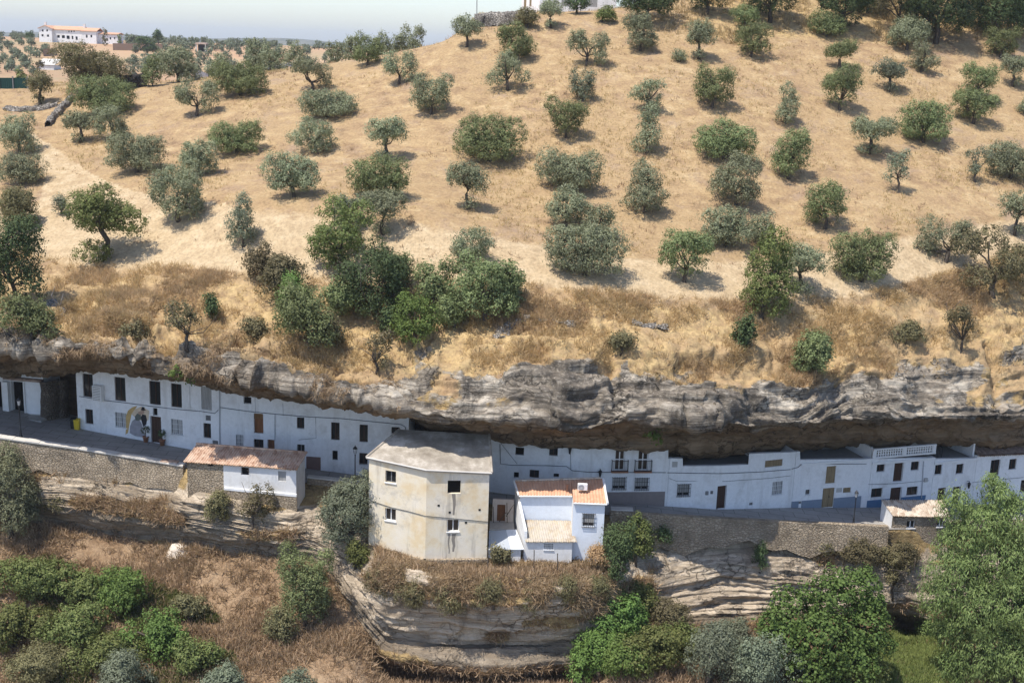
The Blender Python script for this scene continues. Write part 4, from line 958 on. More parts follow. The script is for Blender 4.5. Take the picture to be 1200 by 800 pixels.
# rough rock walls in the cave beside it
def rock_pier(label, px0, px1, ybase, Y, h, w, group=None):
    a = at_y((px0 + px1) / 2, ybase, Y); z0 = foot((px0 + px1) / 2)[2] - .3
    W = (px1 - px0) * Y / F; n1, n2 = 10, 8; V = []
    for j in range(n2 + 1):
        for i in range(n1 + 1):
            th = math.pi * (i / n1); V.append((a[0] - W / 2 * math.cos(th), a[1] - w * math.sin(th), z0 + h * j / n2))
    V = np.array(V); V += 0.22 * np.stack([fbm(V, .8, 3, 7), fbm(V, .8, 3, 8), 0 * V[:, 0]], 1)
    idx = np.arange(len(V)).reshape(n2 + 1, n1 + 1); q_ = np.stack([idx[:-1, :-1], idx[:-1, 1:], idx[1:, 1:], idx[1:, :-1]], -1).reshape(-1, 4)
    o = link_mesh('rock_pier', np_mesh('rock_pier', V, q_, True), M['cavewall']); centred(o, (a[0], a[1], z0)); tag(o, label, 'rock')
rock_pier('broad rough rock pier beside the cave store', 50, 72, 480, 112.0, 4.2, 1.6)
rock_pier('narrow pale rock pier in the dark cave left of the white house', 71, 81, 482, 112.6, 4.2, 1.0)

# ---------------------------------------------------------------- buildings and walls standing in front of the street
def prism_house(b, ring_low, ring_top):
    """vertical walls between two rings of points"""
    n = len(ring_low)
    for i in range(n): b.quad(ring_low[i], ring_low[(i + 1) % n], ring_top[(i + 1) % n], ring_top[i])
def wall_face(root, A, B_, zb, zta, ztb, ops, mat, name='wall', rev=.22, thick=0.0):
    """one flat wall from plan point A to B_ (seen from outside left to right) with openings"""
    fc = Face([(A[0], A[1], zb), (B_[0], B_[1], zb)])
    rects = [fc.rect(*r) for _, r in ops]
    L = fc.u[-1]; b = MB(); wall_grid(b, fc, lambda u: zb, lambda u: zta + (ztb - zta) * u / L, rects, rev, thick)
    b.build(name, mat, root)
    for (kd, _), r in zip(ops, rects): opening(kd, root, fc, r, rev)
    return fc, rects

# the big ochre house
L_, M_, R_ = at_y(432.5, 538, 94.2), at_y(500, 552, 92.6), at_y(573.5, 556, 93.2)
BL_, BR_ = at_y(470, 506, 98.9), at_y(571, 512, 98.6)
zb = -3.6
root = thing('ochre_house', 'big three cornered house with stained ochre walls and a pale cement roof', 'house', (M_[0], M_[1], -2.5))
wall_face(root, L_, M_, zb, L_[2], M_[2], [('greywin', (451.6, 551.6, 464, 565.4)), ('whitewin', (451.2, 595.6, 463.8, 610))], M['beige'])
wall_face(root, M_, R_, zb, M_[2], R_[2], [('hole', (524.6, 562.8, 539.8, 577.8)), ('whitewin', (524, 608.6, 538, 622.6))], M['beige'])
b = MB()
b.quad((R_[0], R_[1], zb), (BR_[0], BR_[1], zb), BR_, R_); b.quad((BR_[0], BR_[1], zb), (BL_[0], BL_[1], zb), BL_, BR_); b.quad((BL_[0], BL_[1], zb), (L_[0], L_[1], zb), L_, BL_)
b.build('side_wall', M['beige'], root)
up = np.array([0, 0, .04]); c_ = (L_ + M_ + R_ + BL_ + BR_) / 5
def grow(p, k=.22):
    d = (p - c_) * np.array([1, 1, 0]); return p + d / np.linalg.norm(d) * k + up
ring = [grow(p) for p in (L_, M_, R_, BR_, BL_)]
seam = 0.5 * (BL_ + BR_) + up
b = MB(); th = np.array([0, 0, .14])
mid_back = 0.62 * ring[4] + 0.38 * ring[3]
for tri in ((ring[0], ring[1], mid_back, ring[4]), (ring[1], ring[2], ring[3], mid_back)):
    n_ = 14; i0 = len(b.v)
    for j in range(n_ + 1):
        for i in range(n_ + 1):
            u, v = i / n_, j / n_
            p = (tri[0] * (1 - u) + tri[1] * u) * (1 - v) + (tri[3] * (1 - u) + tri[2] * u) * v
            e = math.sin(math.pi * u) * math.sin(math.pi * v)
            b.v.append(tuple(p + th + np.array([0, 0, .10 * e * math.sin(5 * u + 7 * v) + .05 * e])))
    for j in range(n_):
        for i in range(n_):
            a = i0 + j * (n_ + 1) + i; b.f.append((a, a + 1, a + n_ + 2, a + n_ + 1))
rr = ring
for i in range(5): b.quad(rr[i], rr[(i + 1) % 5], rr[(i + 1) % 5] + th, rr[i] + th)
b.poly([p for p in rr][::-1]); b.build('roof', M['cement_roof'], root)
for a, e in ((ring[0], ring[4]), (ring[2], ring[3])): MB().tube([a + th * 1.1, e + th * 1.1], .11, 6).build('roof_kerb', M['cement_roof'], root)
b = MB(); b.tube([ring[0] + th * .9, ring[1] + th * .9, ring[2] + th * .9], .07, 6); b.build('eave', M['kerb'], root)
fcb = Face([(M_[0], M_[1], 0), (R_[0], R_[1], 0)])
for (x, y0, y1, w) in ((532, 578.4, 603, 2.2), (531.5, 625, 646, 2.4), (526, 625, 648, 1.2)):     # run-off stains under the sills
    b = MB(); pts = []
    for s_, f0 in ((-1, 0), (1, 1)):
        ys = np.linspace(y0, y1, 7); ys = ys if s_ < 0 else ys[::-1]
        for y in ys:
            f = (y - y0) / (y1 - y0); u, z, k = fcb.hit(x + s_ * w * (1 - .55 * f) + .5 * math.sin(y * 1.3), y); p = fcb.at(u, .004, k); pts.append((p[0], p[1], z))
    b.poly(pts); b.build('stain', M['rust_stain'], root)

P_ = []
fca = Face([(L_[0], L_[1], 0), (M_[0], M_[1], 0)])
for (x, y) in ((434, 586), (458, 594), (480, 599), (498, 604)): u, z, k = fca.hit(x, y); q_ = fca.at(u, .03, k); P_.append((q_[0], q_[1], z))
for (x, y) in ((503, 604.5), (530, 607), (572, 611)): u, z, k = fcb.hit(x, y); q_ = fcb.at(u, .03, k); P_.append((q_[0], q_[1], z))
o = MB().tube(P_, .022, 5).build('wall_cable', M['cable']); centred(o, P_[0]); tag(o, 'thin cable across the middle of the big ochre house', 'cable')
for (x, y) in ((562, 597), (514, 592), (527, 600), (546, 612)):
    u, z, k = fcb.hit(x, y); c2 = fcb.at(u, 0, k); MB().box(c2, fcb.t[k], fcb.n[k], -.09, .09, z - .08, z + .08, .003, .02).build('wall_hole', M['dark_in'], root)
u, z, k = fcb.hit(505, 557); P2 = [fcb.at(u, .09, k)]; MB().tube([(*P2[0], z), (*P2[0], z - 7.0)], .05, 6).build('rain_pipe', M['pipe'], root) if False else None
# stone plinth under it
b = MB()
n0 = 12
def plinth(label, pts, zt, zb, mat, name='stone_plinth', out=.25):
    b = MB(); V0 = [np.array([p[0], p[1], 0]) for p in pts]
    for a, e in zip(V0[:-1], V0[1:]):
        d = e - a; t_ = d / np.linalg.norm(d); n_ = np.array([t_[1], -t_[0]])
        b.box(a[:2], t_[:2], n_, -.12, np.linalg.norm(d) + .12, zb, zt, .004, out)
    o = b.build(name, M[mat]); centred(o, (*V0[0][:2], zb)); tag(o, label, 'plinth'); return o
zM = at_y(500, 655, 92.6)[2]
plinth('rough stone footing along the base of the big ochre house', (L_, M_, R_), zM + .05, zM - 1.2, 'stone_wall', out=.32)

# low shed with the tiled roof
EL, ER, RL, RR = at_y(219, 540, 99.6), at_y(347, 549, 98.0), at_y(233.3, 521.5, 101.3), at_y(357.3, 531.5, 99.9)
root = thing('tiled_shed', 'low shed with a weathered clay tile roof and half white, half stone front', 'shed', (*ER[:2], -1.0))
zb = -1.6
MIDp = at_y(262, 560, 99.05); fm = (MIDp[0] - EL[0]) / (ER[0] - EL[0]); MP = EL + (ER - EL) * fm
o_, _ = wall_face(root, EL, MP, -1.0, EL[2], MP[2], [('hole', (243.6, 542.4, 250, 546))], M['stone_wall'])
wall_face(root, MP, ER, zb, MP[2], ER[2], [('hole', (282.4, 547.4, 291.6, 556.6)), ('greyblind', (326, 552, 335.2, 563.6))], M['white_old'])
b = MB(); RRp, RLp = RR.copy(), RL.copy()
b.quad((ER[0], ER[1], zb), (RR[0], RR[1], zb), RR, ER); b.quad((RR[0], RR[1], zb), (RL[0], RL[1], zb), RL, RR); b.quad((RL[0], RL[1], zb), (EL[0], EL[1], zb), EL, RL)
b.build('side_wall', M['white_old'], root)
ov = (ER - EL) / np.linalg.norm(ER - EL)
fr_ = (EL - RL) / np.linalg.norm(EL - RL)
upv = np.array([0, 0, .10])
tile_roof(EL - ov * .22 + fr_ * .25 + upv, ER + ov * .2 + fr_ * .25 + upv, RR + ov * .2 - fr_ * .1 + upv, RL - ov * .22 - fr_ * .1 + upv, .23, .045).build('roof', M['tile'], root, True)
b = MB(); b.tube([RL - ov * .25 + upv * 1.4, RR + ov * .22 + upv * 1.4], .10, 7); b.build('ridge', M['tile'], root, True)
zs_ = at_y(340, 578.5, 98.1)[2]
n_s = np.array([ov[1], -ov[0]])
MB().box(MP[:2], ov[:2], n_s, .05, np.linalg.norm(ER - MP) + .06, zs_ - .16, zs_ + .05, .003, .14).build('ledge', M['white'], root)
MB().box(MP[:2], ov[:2], n_s, .02, np.linalg.norm(ER - MP) + .08, zs_ - 2.4, zs_ - .17, .003, .12).build('footing', M['stone_pale'], root)

# white cubic house with the orange roof
BL, BR = at_y(604, 564.5, 97.6), at_y(704, 561.5, 97.6)
FR, FM = at_y(709, 590, 94.0), at_y(672, 588.5, 94.0)
IM, FL = at_y(667, 580.5, 95.9), at_y(609.5, 580.5, 95.9)
IM[0] = FM[0] - .02
root = thing('white_house', 'white cubic house with a bright orange tiled roof and barred window', 'house', (*FR[:2], -2.4))
zb = -3.4
wall_face(root, FM, FR, zb, FM[2], FR[2], [('grille', (683, 602, 696.4, 616.6))], M['white_shade'])
wall_face(root, FL, IM, zb, FL[2], IM[2], [], M['white_shade'])
b = MB()
for a, e in ((IM, FM), (FR, BR), (BR, BL), (BL, FL)): b.quad((a[0], a[1], zb), (e[0], e[1], zb), e, a)
b.build('side_wall', M['white'], root)
u1 = np.array([0, 0, .09])
fx_ = np.array([0, -.18, -.03])
tile_roof(FL + u1 + fx_ + np.array([-.1, 0, 0]), IM + u1 + fx_, BL + (BR - BL) * ((IM[0] - BL[0]) / (BR[0] - BL[0])) + u1, BL + u1 + np.array([-.1, 0, 0]), .26, .035, 12).build('roof', M['tile_new'], root, True)
f2 = (IM[0] - BL[0]) / (BR[0] - BL[0])
tile_roof(FM + u1 + fx_ + np.array([-.02, 0, 0]), FR + u1 + fx_ + np.array([.18, 0, 0]), BR + u1 + np.array([.18, 0, 0]), BL + (BR - BL) * f2 + u1, .26, .035, 18).build('roof', M['tile_new'], root, True)
b = MB()
b.tube([FL + u1 + fx_ * .9 - np.array([.1, 0, .06]), IM + u1 + fx_ * .9 - np.array([0, 0, .06])], .08, 6)
b.build('eave', M['white'], root); b = MB()
b.tube([FM + u1 + fx_ * .9 - np.array([0, 0, .06]), FR + u1 + fx_ * .9 - np.array([-.15, 0, .06])], .08, 6); b.build('eave', M['white'], root)
b = MB(); b.tube([FR + u1 * 1.3 + fx_ + np.array([.2, 0, 0]), BR + u1 * 1.3 + np.array([.2, 0, 0])], .10, 6); b.build('verge', M['white'], root)
b = MB(); b.tube([BL + u1 * 1.3, BR + u1 * 1.3], .10, 6); b.build('ridge', M['tile_pale'], root)
b = MB(); b.tube([BL + u1 * 1.3 - np.array([.12, 0, 0]), FL + u1 * 1.2 + fx_ - np.array([.12, 0, 0])], .08, 6); b.build('verge', M['white'], root)
# wing wall stepping down on its left
wp0, wp1 = at_y(610, 600, 95.9), at_y(615.5, 626, 93.7)
b = MB(); A_, B2 = np.array([FL[0] - .14, 95.85]), np.array([wp1[0] - .05, 93.6])
b.hexa([(*A_, zb), (*(A_ + [.2, 0]), zb), (*(B2 + [.2, 0]), zb), (*B2, zb), (*A_, FL[2] - .5), (*(A_ + [.2, 0]), FL[2] - .5), (*(B2 + [.2, 0]), wp1[2] + .35), (*B2, wp1[2] + .35)])
b.build('wing_wall', M['white'], root)
ac = thing('air_conditioner', 'white outdoor air conditioner unit standing on the orange roof', 'air conditioner', at_y(682.5, 574, 95.4))
p = WL[ac.name]
MB().cbox(p[0], p[1], p[2] + .02, .8, .32, .55).build('case', M['frame_white'], ac, bevel=.03)
b = MB(); 
for rr_ in (.09, .16, .22): b.tube([(p[0] - .12 + rr_ * math.cos(a), p[1] - .175, p[2] + .29 + rr_ * math.sin(a)) for a in np.linspace(0, 2 * math.pi, 17)], .014, 4)
b.build('fan_guard', M['frame_grey'], ac)
p = at_y(664.6, 573.5, 96.2); o = MB().lathe(p, [(.07, -.1), (.07, .35), (.12, .36), (.12, .45), (.03, .5)], 8).build('flue_pipe', M['terracotta']); centred(o, p); tag(o, 'small reddish flue pipe rising from the orange roof', 'chimney')

# annex with the lichened corrugated roof
aB0, aB1 = at_y(611, 608.5, 95.75), at_y(667, 609.5, 95.75)
aF0, aF1 = at_y(616, 632.5, 93.5), at_y(674.5, 632.5, 93.5)
aB1[0] = FM[0] - .06; aF1[0] = FM[0] - .06 + .1
root = thing('corrugated_annex', 'low annex with a pale corrugated roof spotted by lichen, in front of the white house', 'annex', (*aF0[:2], -2.8))
wall_face(root, aF0, aF1, -3.6, aF0[2] - .05, aF1[2] - .05, [('lattice', (637.6, 636.6, 648.4, 643.6))], M['white_old'])
MB().quad((aF0[0], aF0[1], -3.6), (aB0[0], aB0[1], -3.6), (aB0[0], aB0[1], aB0[2] - .05), (aF0[0], aF0[1], aF0[2] - .05)).build('side_wall', M['white_old'], root)
d_ = np.array([0, -.2, -.08])
tile_roof(aF0 + d_, aF1 + d_ + np.array([.35, 0, 0]), aB1, aB0, .19, .03, 14, .03).build('roof', M['corrugated'], root, True)
# lean-to with the metal roof
sB0, sB1, sF0, sF1 = at_y(573, 622, 95.3), at_y(601, 620, 95.3), at_y(572.6, 642, 93.4), at_y(603.5, 641, 93.4)
sF1[0] = wp1[0] - .32; sB1[0] = FL[0] - .42
root = thing('metal_roofed_lean_to', 'lean to with a grey sheet metal roof between the ochre house and the annex', 'shed', (*sF0[:2], -2.9))
wall_face(root, sF0, sF1, -3.7, sF0[2] - .04, sF1[2] - .04, [('rustdoor', (588.4, 643.6, 598.6, 664))], M['white_old'])
b = MB(); mx = .68
mid0, mid1 = sF0 + (sF1 - sF0) * mx, sB0 + (sB1 - sB0) * mx
def slab(root, name, mat, P, th=.05):
    lo = [np.array(p) - [0, 0, th] for p in P]; MB().hexa([*lo, *P]).build(name, mat, root)
dd_ = np.array([0, -.18, -.07])
slab(root, 'roof', M['metal'], [sF0 + dd_, mid0 + dd_, mid1, sB0]); slab(root, 'roof', M['metal_sunlit'], [mid0 + dd_ + [.01, 0, .015], sF1 + dd_ + [.25, 0, .015], sB1 + [.2, 0, .015], mid1 + [.01, 0, .015]])  # right strip of the roof carries its sunlight in the colour
# ruined yard with its door
y0, y1 = at_y(577, 600, 97.0), at_y(602, 600, 97.0)
root = thing('yard_wall', 'crumbling pinkish yard wall with an orange brown door between the houses', 'wall', (*y0[:2], -1.2))
zt = at_y(590, 585, 97.0)[2]
wall_face(root, y0, y1, -1.6, zt, zt, [('rustdoor', (582.4, 591, 592, 611))], plaster('pinkish_render', (0.52, 0.45, 0.39), (0.33, 0.24, 0.19), .7), thick=.25)
b = MB(); 
for (xa, ya, xb, yb) in ((594, 589, 594.4, 612), (602, 591, 593, 605), (578, 593, 578.4, 612), (585, 611, 593, 600)):
    pa, pb = at_y(xa, ya, 96.6), at_y(xb, yb, 96.4); b.tube([pa, pb], .035, 5); 
for i, (xa, ya, xb, yb) in enumerate(((594, 589, 594.4, 612), (602, 591, 593, 605), (578, 593, 578.4, 612), (585, 611, 593, 600))):
    o = MB().tube([at_y(xa, ya, 96.6), at_y(xb, yb, 96.45)], .035, 5).build('scaffold_pole', M['bark']); centred(o, at_y(xb, yb, 96.45))
    tag(o, ['upright pole right of the orange brown yard door', 'pole leaning from the white house towards the yard door', 'upright pole left of the orange brown yard door', 'pole leaning low across the orange brown yard door'][i], 'pole', 'poles in the ruined yard')
fl = [at_y(573.5, 622, 95.35), at_y(603, 620.6, 95.35), at_y(602, 611, 97.0), at_y(574, 611, 97.0)]
zf = max(p[2] for p in fl[:2]) + .0
o = MB().hexa([(p[0], p[1], -3.0) for p in fl] + [(p[0], p[1], zf + .02 * k) for k, p in enumerate(fl)]).build('yard_floor', M['concrete']); tag(o, kind='structure')

# small house at the right end
AP, FE, ERr, BRr, = at_y(1033.5, 586.5, 106.4), at_y(1046, 603.5, 104.7), at_y(1108, 605, 105.6), at_y(1103, 586.5, 107.4)
root = thing('small_roadside_house', 'small stone house with a white gable and pale lichened tile roof beside the willow', 'house', (*FE[:2], -4.6))
ERx = ERr.copy()
wall_face(root, FE, ERx, -5.6, FE[2], ERx[2], [('whitewin', (1062.6, 610, 1072.4, 618.6)), ('whitewin', (1098, 609, 1106, 617))], M['stone_pale'])
b = MB(); b.quad((AP[0], AP[1], -5.6), (FE[0], FE[1], -5.6), FE, AP); b.build('gable_wall', M['white'], root)
b = MB(); b.quad((ERx[0], ERx[1], -5.6), (BRr[0], BRr[1], -5.6), BRr, ERx); b.quad((BRr[0], BRr[1], -5.6), (AP[0], AP[1], -5.6), AP, BRr); b.build('side_wall', M['white_old'], root)
o1 = np.array([.1, 0, .1]); fd = (FE - AP) / np.linalg.norm(FE - AP) * .22
tile_roof(FE + fd + [-.05, 0, .1], ERx + fd + [.25, 0, .1], BRr + [.25, 0, .1], AP + [-.05, 0, .1], .22, .05, 14).build('roof', M['tile_pale'], root, True)

# retaining walls with their copings
def retaining(label, px0, px1, foot_rows, h_top, mat, cap=None, group='stone walls holding up the street', extra=.9, push=0.0):
    xs = np.linspace(px0, px1, max(3, int((px1 - px0) / 14)))
    top = [edge(x) + [0, -push, h_top] for x in xs]
    root = thing('retaining_wall', label, 'wall', top[len(top) // 2], group)
    b = MB(); n_r = 6; V = []
    for i, x in enumerate(xs):
        fz = at_y(x, np.interp(x, [p[0] for p in foot_rows], [p[1] for p in foot_rows]), top[i][1] - .3)[2] - extra + .45 * math.sin(x * .045) + .3 * math.sin(x * .13 + 1)
        for j in range(n_r + 1):
            f = j / n_r; V.append((top[i][0], top[i][1] - .28 * (f ** 1.2) , top[i][2] + (fz - top[i][2]) * f))
    V = np.array(V).reshape(len(xs), n_r + 1, 3); V[:, 1:, 1] += .07 * fbm(V[:, 1:], .9, 3, 5)
    for i in range(len(xs) - 1):
        for j in range(n_r): b.quad(V[i, j], V[i, j + 1], V[i + 1, j + 1], V[i + 1, j])
        b.quad(V[i, 0] + [0, .5, 0], V[i, 0], V[i + 1, 0], V[i + 1, 0] + [0, .5, 0])
        b.quad(V[i, 0] + [0, .5, -1], V[i, 0] + [0, .5, 0], V[i + 1, 0] + [0, .5, 0], V[i + 1, 0] + [0, .5, -1])
    for i in (0, len(xs) - 1):
        b.quad(V[i, 0], V[i, 0] + [0, .5, 0], V[i, -1] + [0, .8, 0], V[i, -1])
    b.build('wall_face', M[mat], root)
    if cap:
        c = MB()
        for i in range(len(xs) - 1):
            A2, B3 = V[i, 0], V[i + 1, 0]; w1 = cap
            dz = .02 * math.sin(i * 2.3)
            c.hexa([A2 + [.01, -.08, .003], B3 + [-.01, -.08, .003], B3 + [-.01, w1, .003], A2 + [.01, w1, .003],
                    A2 + [.01, -.08, .12 + dz], B3 + [-.01, -.08, .12 + dz], B3 + [-.01, w1, .12 + dz], A2 + [.01, w1, .12 + dz]])
        c.build('coping', M['kerb'], root)
    return root
retaining('long low stone wall with a pale coping below the street at the left', -60, 216, [(-60, 545), (0, 549), (100, 556), (214, 576)], .16, 'stone_pale', .75, push=.35, extra=.45)
retaining('short stone wall with a pale coping between the tiled shed and the ochre house', 360, 436, [(358, 588), (436, 606)], .45, 'stone_wall', .55)
retaining('tall shaded stone wall under the street right of the white house', 714, 1038, [(714, 640), (760, 640), (850, 638), (950, 642), (1020, 648), (1038, 645)], .55, 'stone_wall', None, push=.75, extra=.25)
retaining('stone wall under the street behind the willow at the right', 1108, 1290, [(1108, 640), (1200, 652), (1290, 650)], .55, 'stone_wall', None)
# bright buttress end next to the white house
p = edge(729) + [0, -.4, .58]
o = MB().hexa([p + [-1.0, 0, 0], p + [.9, 0, 0], p + [.9, .7, 0], p + [-1.0, .7, 0], p + [-1.0, 0, .12], p + [.9, 0, .12], p + [.9, .7, .12], p + [-1.0, .7, .12]]).build('stone_slab', M['kerb']); centred(o, p); tag(o, 'short pale stone slab on the wall beside the white house', 'slab')
p = edge(199) + [0, .1, .3]; o = MB().hexa([p + [-.75, -.3, 0], p + [.75, -.35, -.08], p + [.75, .25, -.08], p + [-.75, .3, 0], p + [-.75, -.3, .1], p + [.75, -.35, .02], p + [.75, .25, .02], p + [-.75, .3, .1]]).build('clay_slab', M['tile']); centred(o, p); tag(o, 'reddish clay slab lying on the wall coping left of the tiled shed', 'slab')

# street lamps: one built, the others copied
def street_pt(px, f): a, e = foot(px), edge(px); return e + (a - e) * f
def build_lamp():
    root = thing('street_lamp', 'street lamp on the street edge in front of the cave store, far left', 'street lamp', (0, 0, 0), 'street lamps along the street')
    MB().lathe((0, 0, -.05), [(.16, 0), (.16, .35), (.10, .42), (.085, .75), (.11, .8), (.06, .9), (.045, 3.0), (.075, 3.05), (.03, 3.15)], 10).build('post', M['iron'], root, True)
    b = MB()
    for k in range(6):
        a = k * math.pi / 3; b.tube([(.10 * math.cos(a), .10 * math.sin(a), 3.15), (.19 * math.cos(a), .19 * math.sin(a), 3.62)], .014, 4)
    la = b.build('lantern', M['iron'], root)
    MB().lathe((0, 0, 3.62), [(.22, 0), (.20, .05), (.08, .22), (.03, .26), (.02, .36)], 8).build('cap', M['iron'], la)
    MB().lathe((0, 0, 3.16), [(.085, 0), (.165, .45)], 6).build('lamp_glass', M['frame_white'], la)
    return root
lamp = build_lamp()
def copy_tree(o, parent=None):
    c = o.copy(); COL.objects.link(c); c.parent = parent
    for ch in list(o.children): copy_tree(ch, c)
    return c
for i, (px, f, s, lb) in enumerate(((24.5, .10, .98, None), (416, .10, .96, 'street lamp between the tiled shed and the big ochre house'), (999.5, .10, .86, 'street lamp in front of the blue grey dado, near the small right house'))):
    o = lamp if i == 0 else copy_tree(lamp)
    p = street_pt(px, f); o.location = tuple(p); o.scale = (s, s, s)
    if lb: o['label'] = lb
for (hi, x, y, lb) in ((4, 668, 526, 'black wall lantern between the left windows and the balconies'), (4, 702.6, 553, 'small black wall lantern just right of the orange roof'), (8, 1133, 567, 'black wall lantern on a bracket at the stair railing house')):
    fc = HF[hi]; u, z, k = fc.hit(x, y); p = fc.at(u, .3, k); w0 = fc.at(u, .0, k)
    r = thing('wall_lantern', lb, 'lantern', (*w0, z), 'lanterns on the facades')
    MB().tube([(*w0, z + .3), (*p, z + .42), (*p, z + .3)], .025, 5).build('bracket', M['iron'], r)
    l_ = MB().lathe((*p, z - .35), [(.05, 0), (.09, .08), (.16, .5), (.19, .52), (.03, .68)], 6).build('lantern', M['iron'], r)
# bins, pots, planters
def bin_(label, px, mat, w=.5, h=.95):
    p = street_pt(px, .93); r = thing('bin', label, 'bin', p)
    b = MB(); b.hexa([p + np.array(v) for v in ((-w * .42, -w * .42, 0), (w * .42, -w * .42, 0), (w * .42, w * .42, 0), (-w * .42, w * .42, 0), (-w / 2, -w / 2, h), (w / 2, -w / 2, h), (w / 2, w / 2, h), (-w / 2, w / 2, h))]); b.build('body', M[mat], r, bevel=.03)
    MB().hexa([p + np.array(v) for v in ((-w * .54, -w * .54, h), (w * .54, -w * .54, h), (w * .54, w * .54, h), (-w * .54, w * .54, h), (-w * .5, -w * .4, h + .08), (w * .5, -w * .4, h + .08), (w * .5, w * .5, h + .14), (-w * .5, w * .5, h + .14))]).build('lid', M[mat], r)
bin_('yellow bin at the dark cave mouth beside the tall left house', 90.6, 'yellow'); bin_('dark bin left of the yellow bin', 86.5, 'darkgreen_plastic')

# ---------------------------------------------------------------- foliage
def leaf_cloud(rng, lobes, cov=1.25, l=.26, w=.12, clump=.38, per=13, up=0.25, droop=0.0, jag=.18):
    """leaf-sized quads in clumps over and inside the lobes. lobes: [(cx,cy,cz, rx,ry,rz)]"""
    C_, N_ = [], []
    for (cx, cy, cz, rx, ry, rz) in lobes:
        area = 4 * math.pi * ((rx * ry) ** 1.6 / 3 + (rx * rz) ** 1.6 / 3 + (ry * rz) ** 1.6 / 3) ** (1 / 1.6)
        nc = max(4, int(area * cov / (l * w) / per))
        d = rng.normal(size=(nc, 3)); d /= np.linalg.norm(d, axis=1, keepdims=True)
        d[:, 2] = np.where(d[:, 2] < -.75, -d[:, 2], d[:, 2])
        # lumpy outline with gaps
        lump = 1 + jag * 1.3 * fbm(d + np.array([cx, cy, cz]) * .37, 1.9, 3, int(rng.integers(1, 999)))
        keep = rng.random(nc) < (0.62 + 1.3 * (lump - 1) / max(jag, .01) * .5 + .3)
        rad = np.where(rng.random(nc) < .72, rng.uniform(.82, 1.06, nc), rng.uniform(.45, .85, nc)) * lump
        c = np.array([cx, cy, cz]) + d * rad[:, None] * np.array([rx, ry, rz])
        C_.append(c[keep]); N_.append(d[keep])
    C_ = np.concatenate(C_); N_ = np.concatenate(N_)
    k = len(C_); cs = clump * rng.uniform(.6, 1.35, (k, 1, 1))
    off = rng.normal(size=(k, per, 3)) * .5; off += N_[:, None] * .25
    if droop: off[..., 2] -= droop * np.abs(rng.normal(size=(k, per)))
    P = (C_[:, None] + off * cs).reshape(-1, 3)
    nn = (N_[:, None] * .8 + off * .7 + np.array([0, 0, up]) + rng.normal(size=(k, per, 3)) * .45).reshape(-1, 3)
    nn /= np.linalg.norm(nn, axis=1, keepdims=True) + 1e-9
    tt = rng.normal(size=nn.shape); 
    if droop: tt[:, 2] -= 2.2
    else: tt[:, 2] += .5
    tt -= (tt * nn).sum(1, keepdims=True) * nn; tt /= np.linalg.norm(tt, axis=1, keepdims=True) + 1e-9
    bb = np.cross(nn, tt); sl = rng.uniform(.7, 1.35, (len(P), 1)); a = tt * l * .5 * sl; b = bb * w * .5 * sl
    V = np.stack([P - a, P + b, P + a, P - b], 1).reshape(-1, 3)
    return V
def quads(n): return np.arange(n * 4).reshape(n, 4)
def limb(b, p0, p1, r0, r1, rng, bend=.25, n=5):
    p0, p1 = np.array(p0, float), np.array(p1, float); L = np.linalg.norm(p1 - p0); o = rng.normal(size=3) * bend * L * .35
    pts = [p0 + (p1 - p0) * t_ + o * math.sin(math.pi * t_) + rng.normal(size=3) * .03 * L * (0 < t_ < 1) for t_ in np.linspace(0, 1, n)]
    b.tube(pts, list(np.linspace(r0, r1, n)), 6)
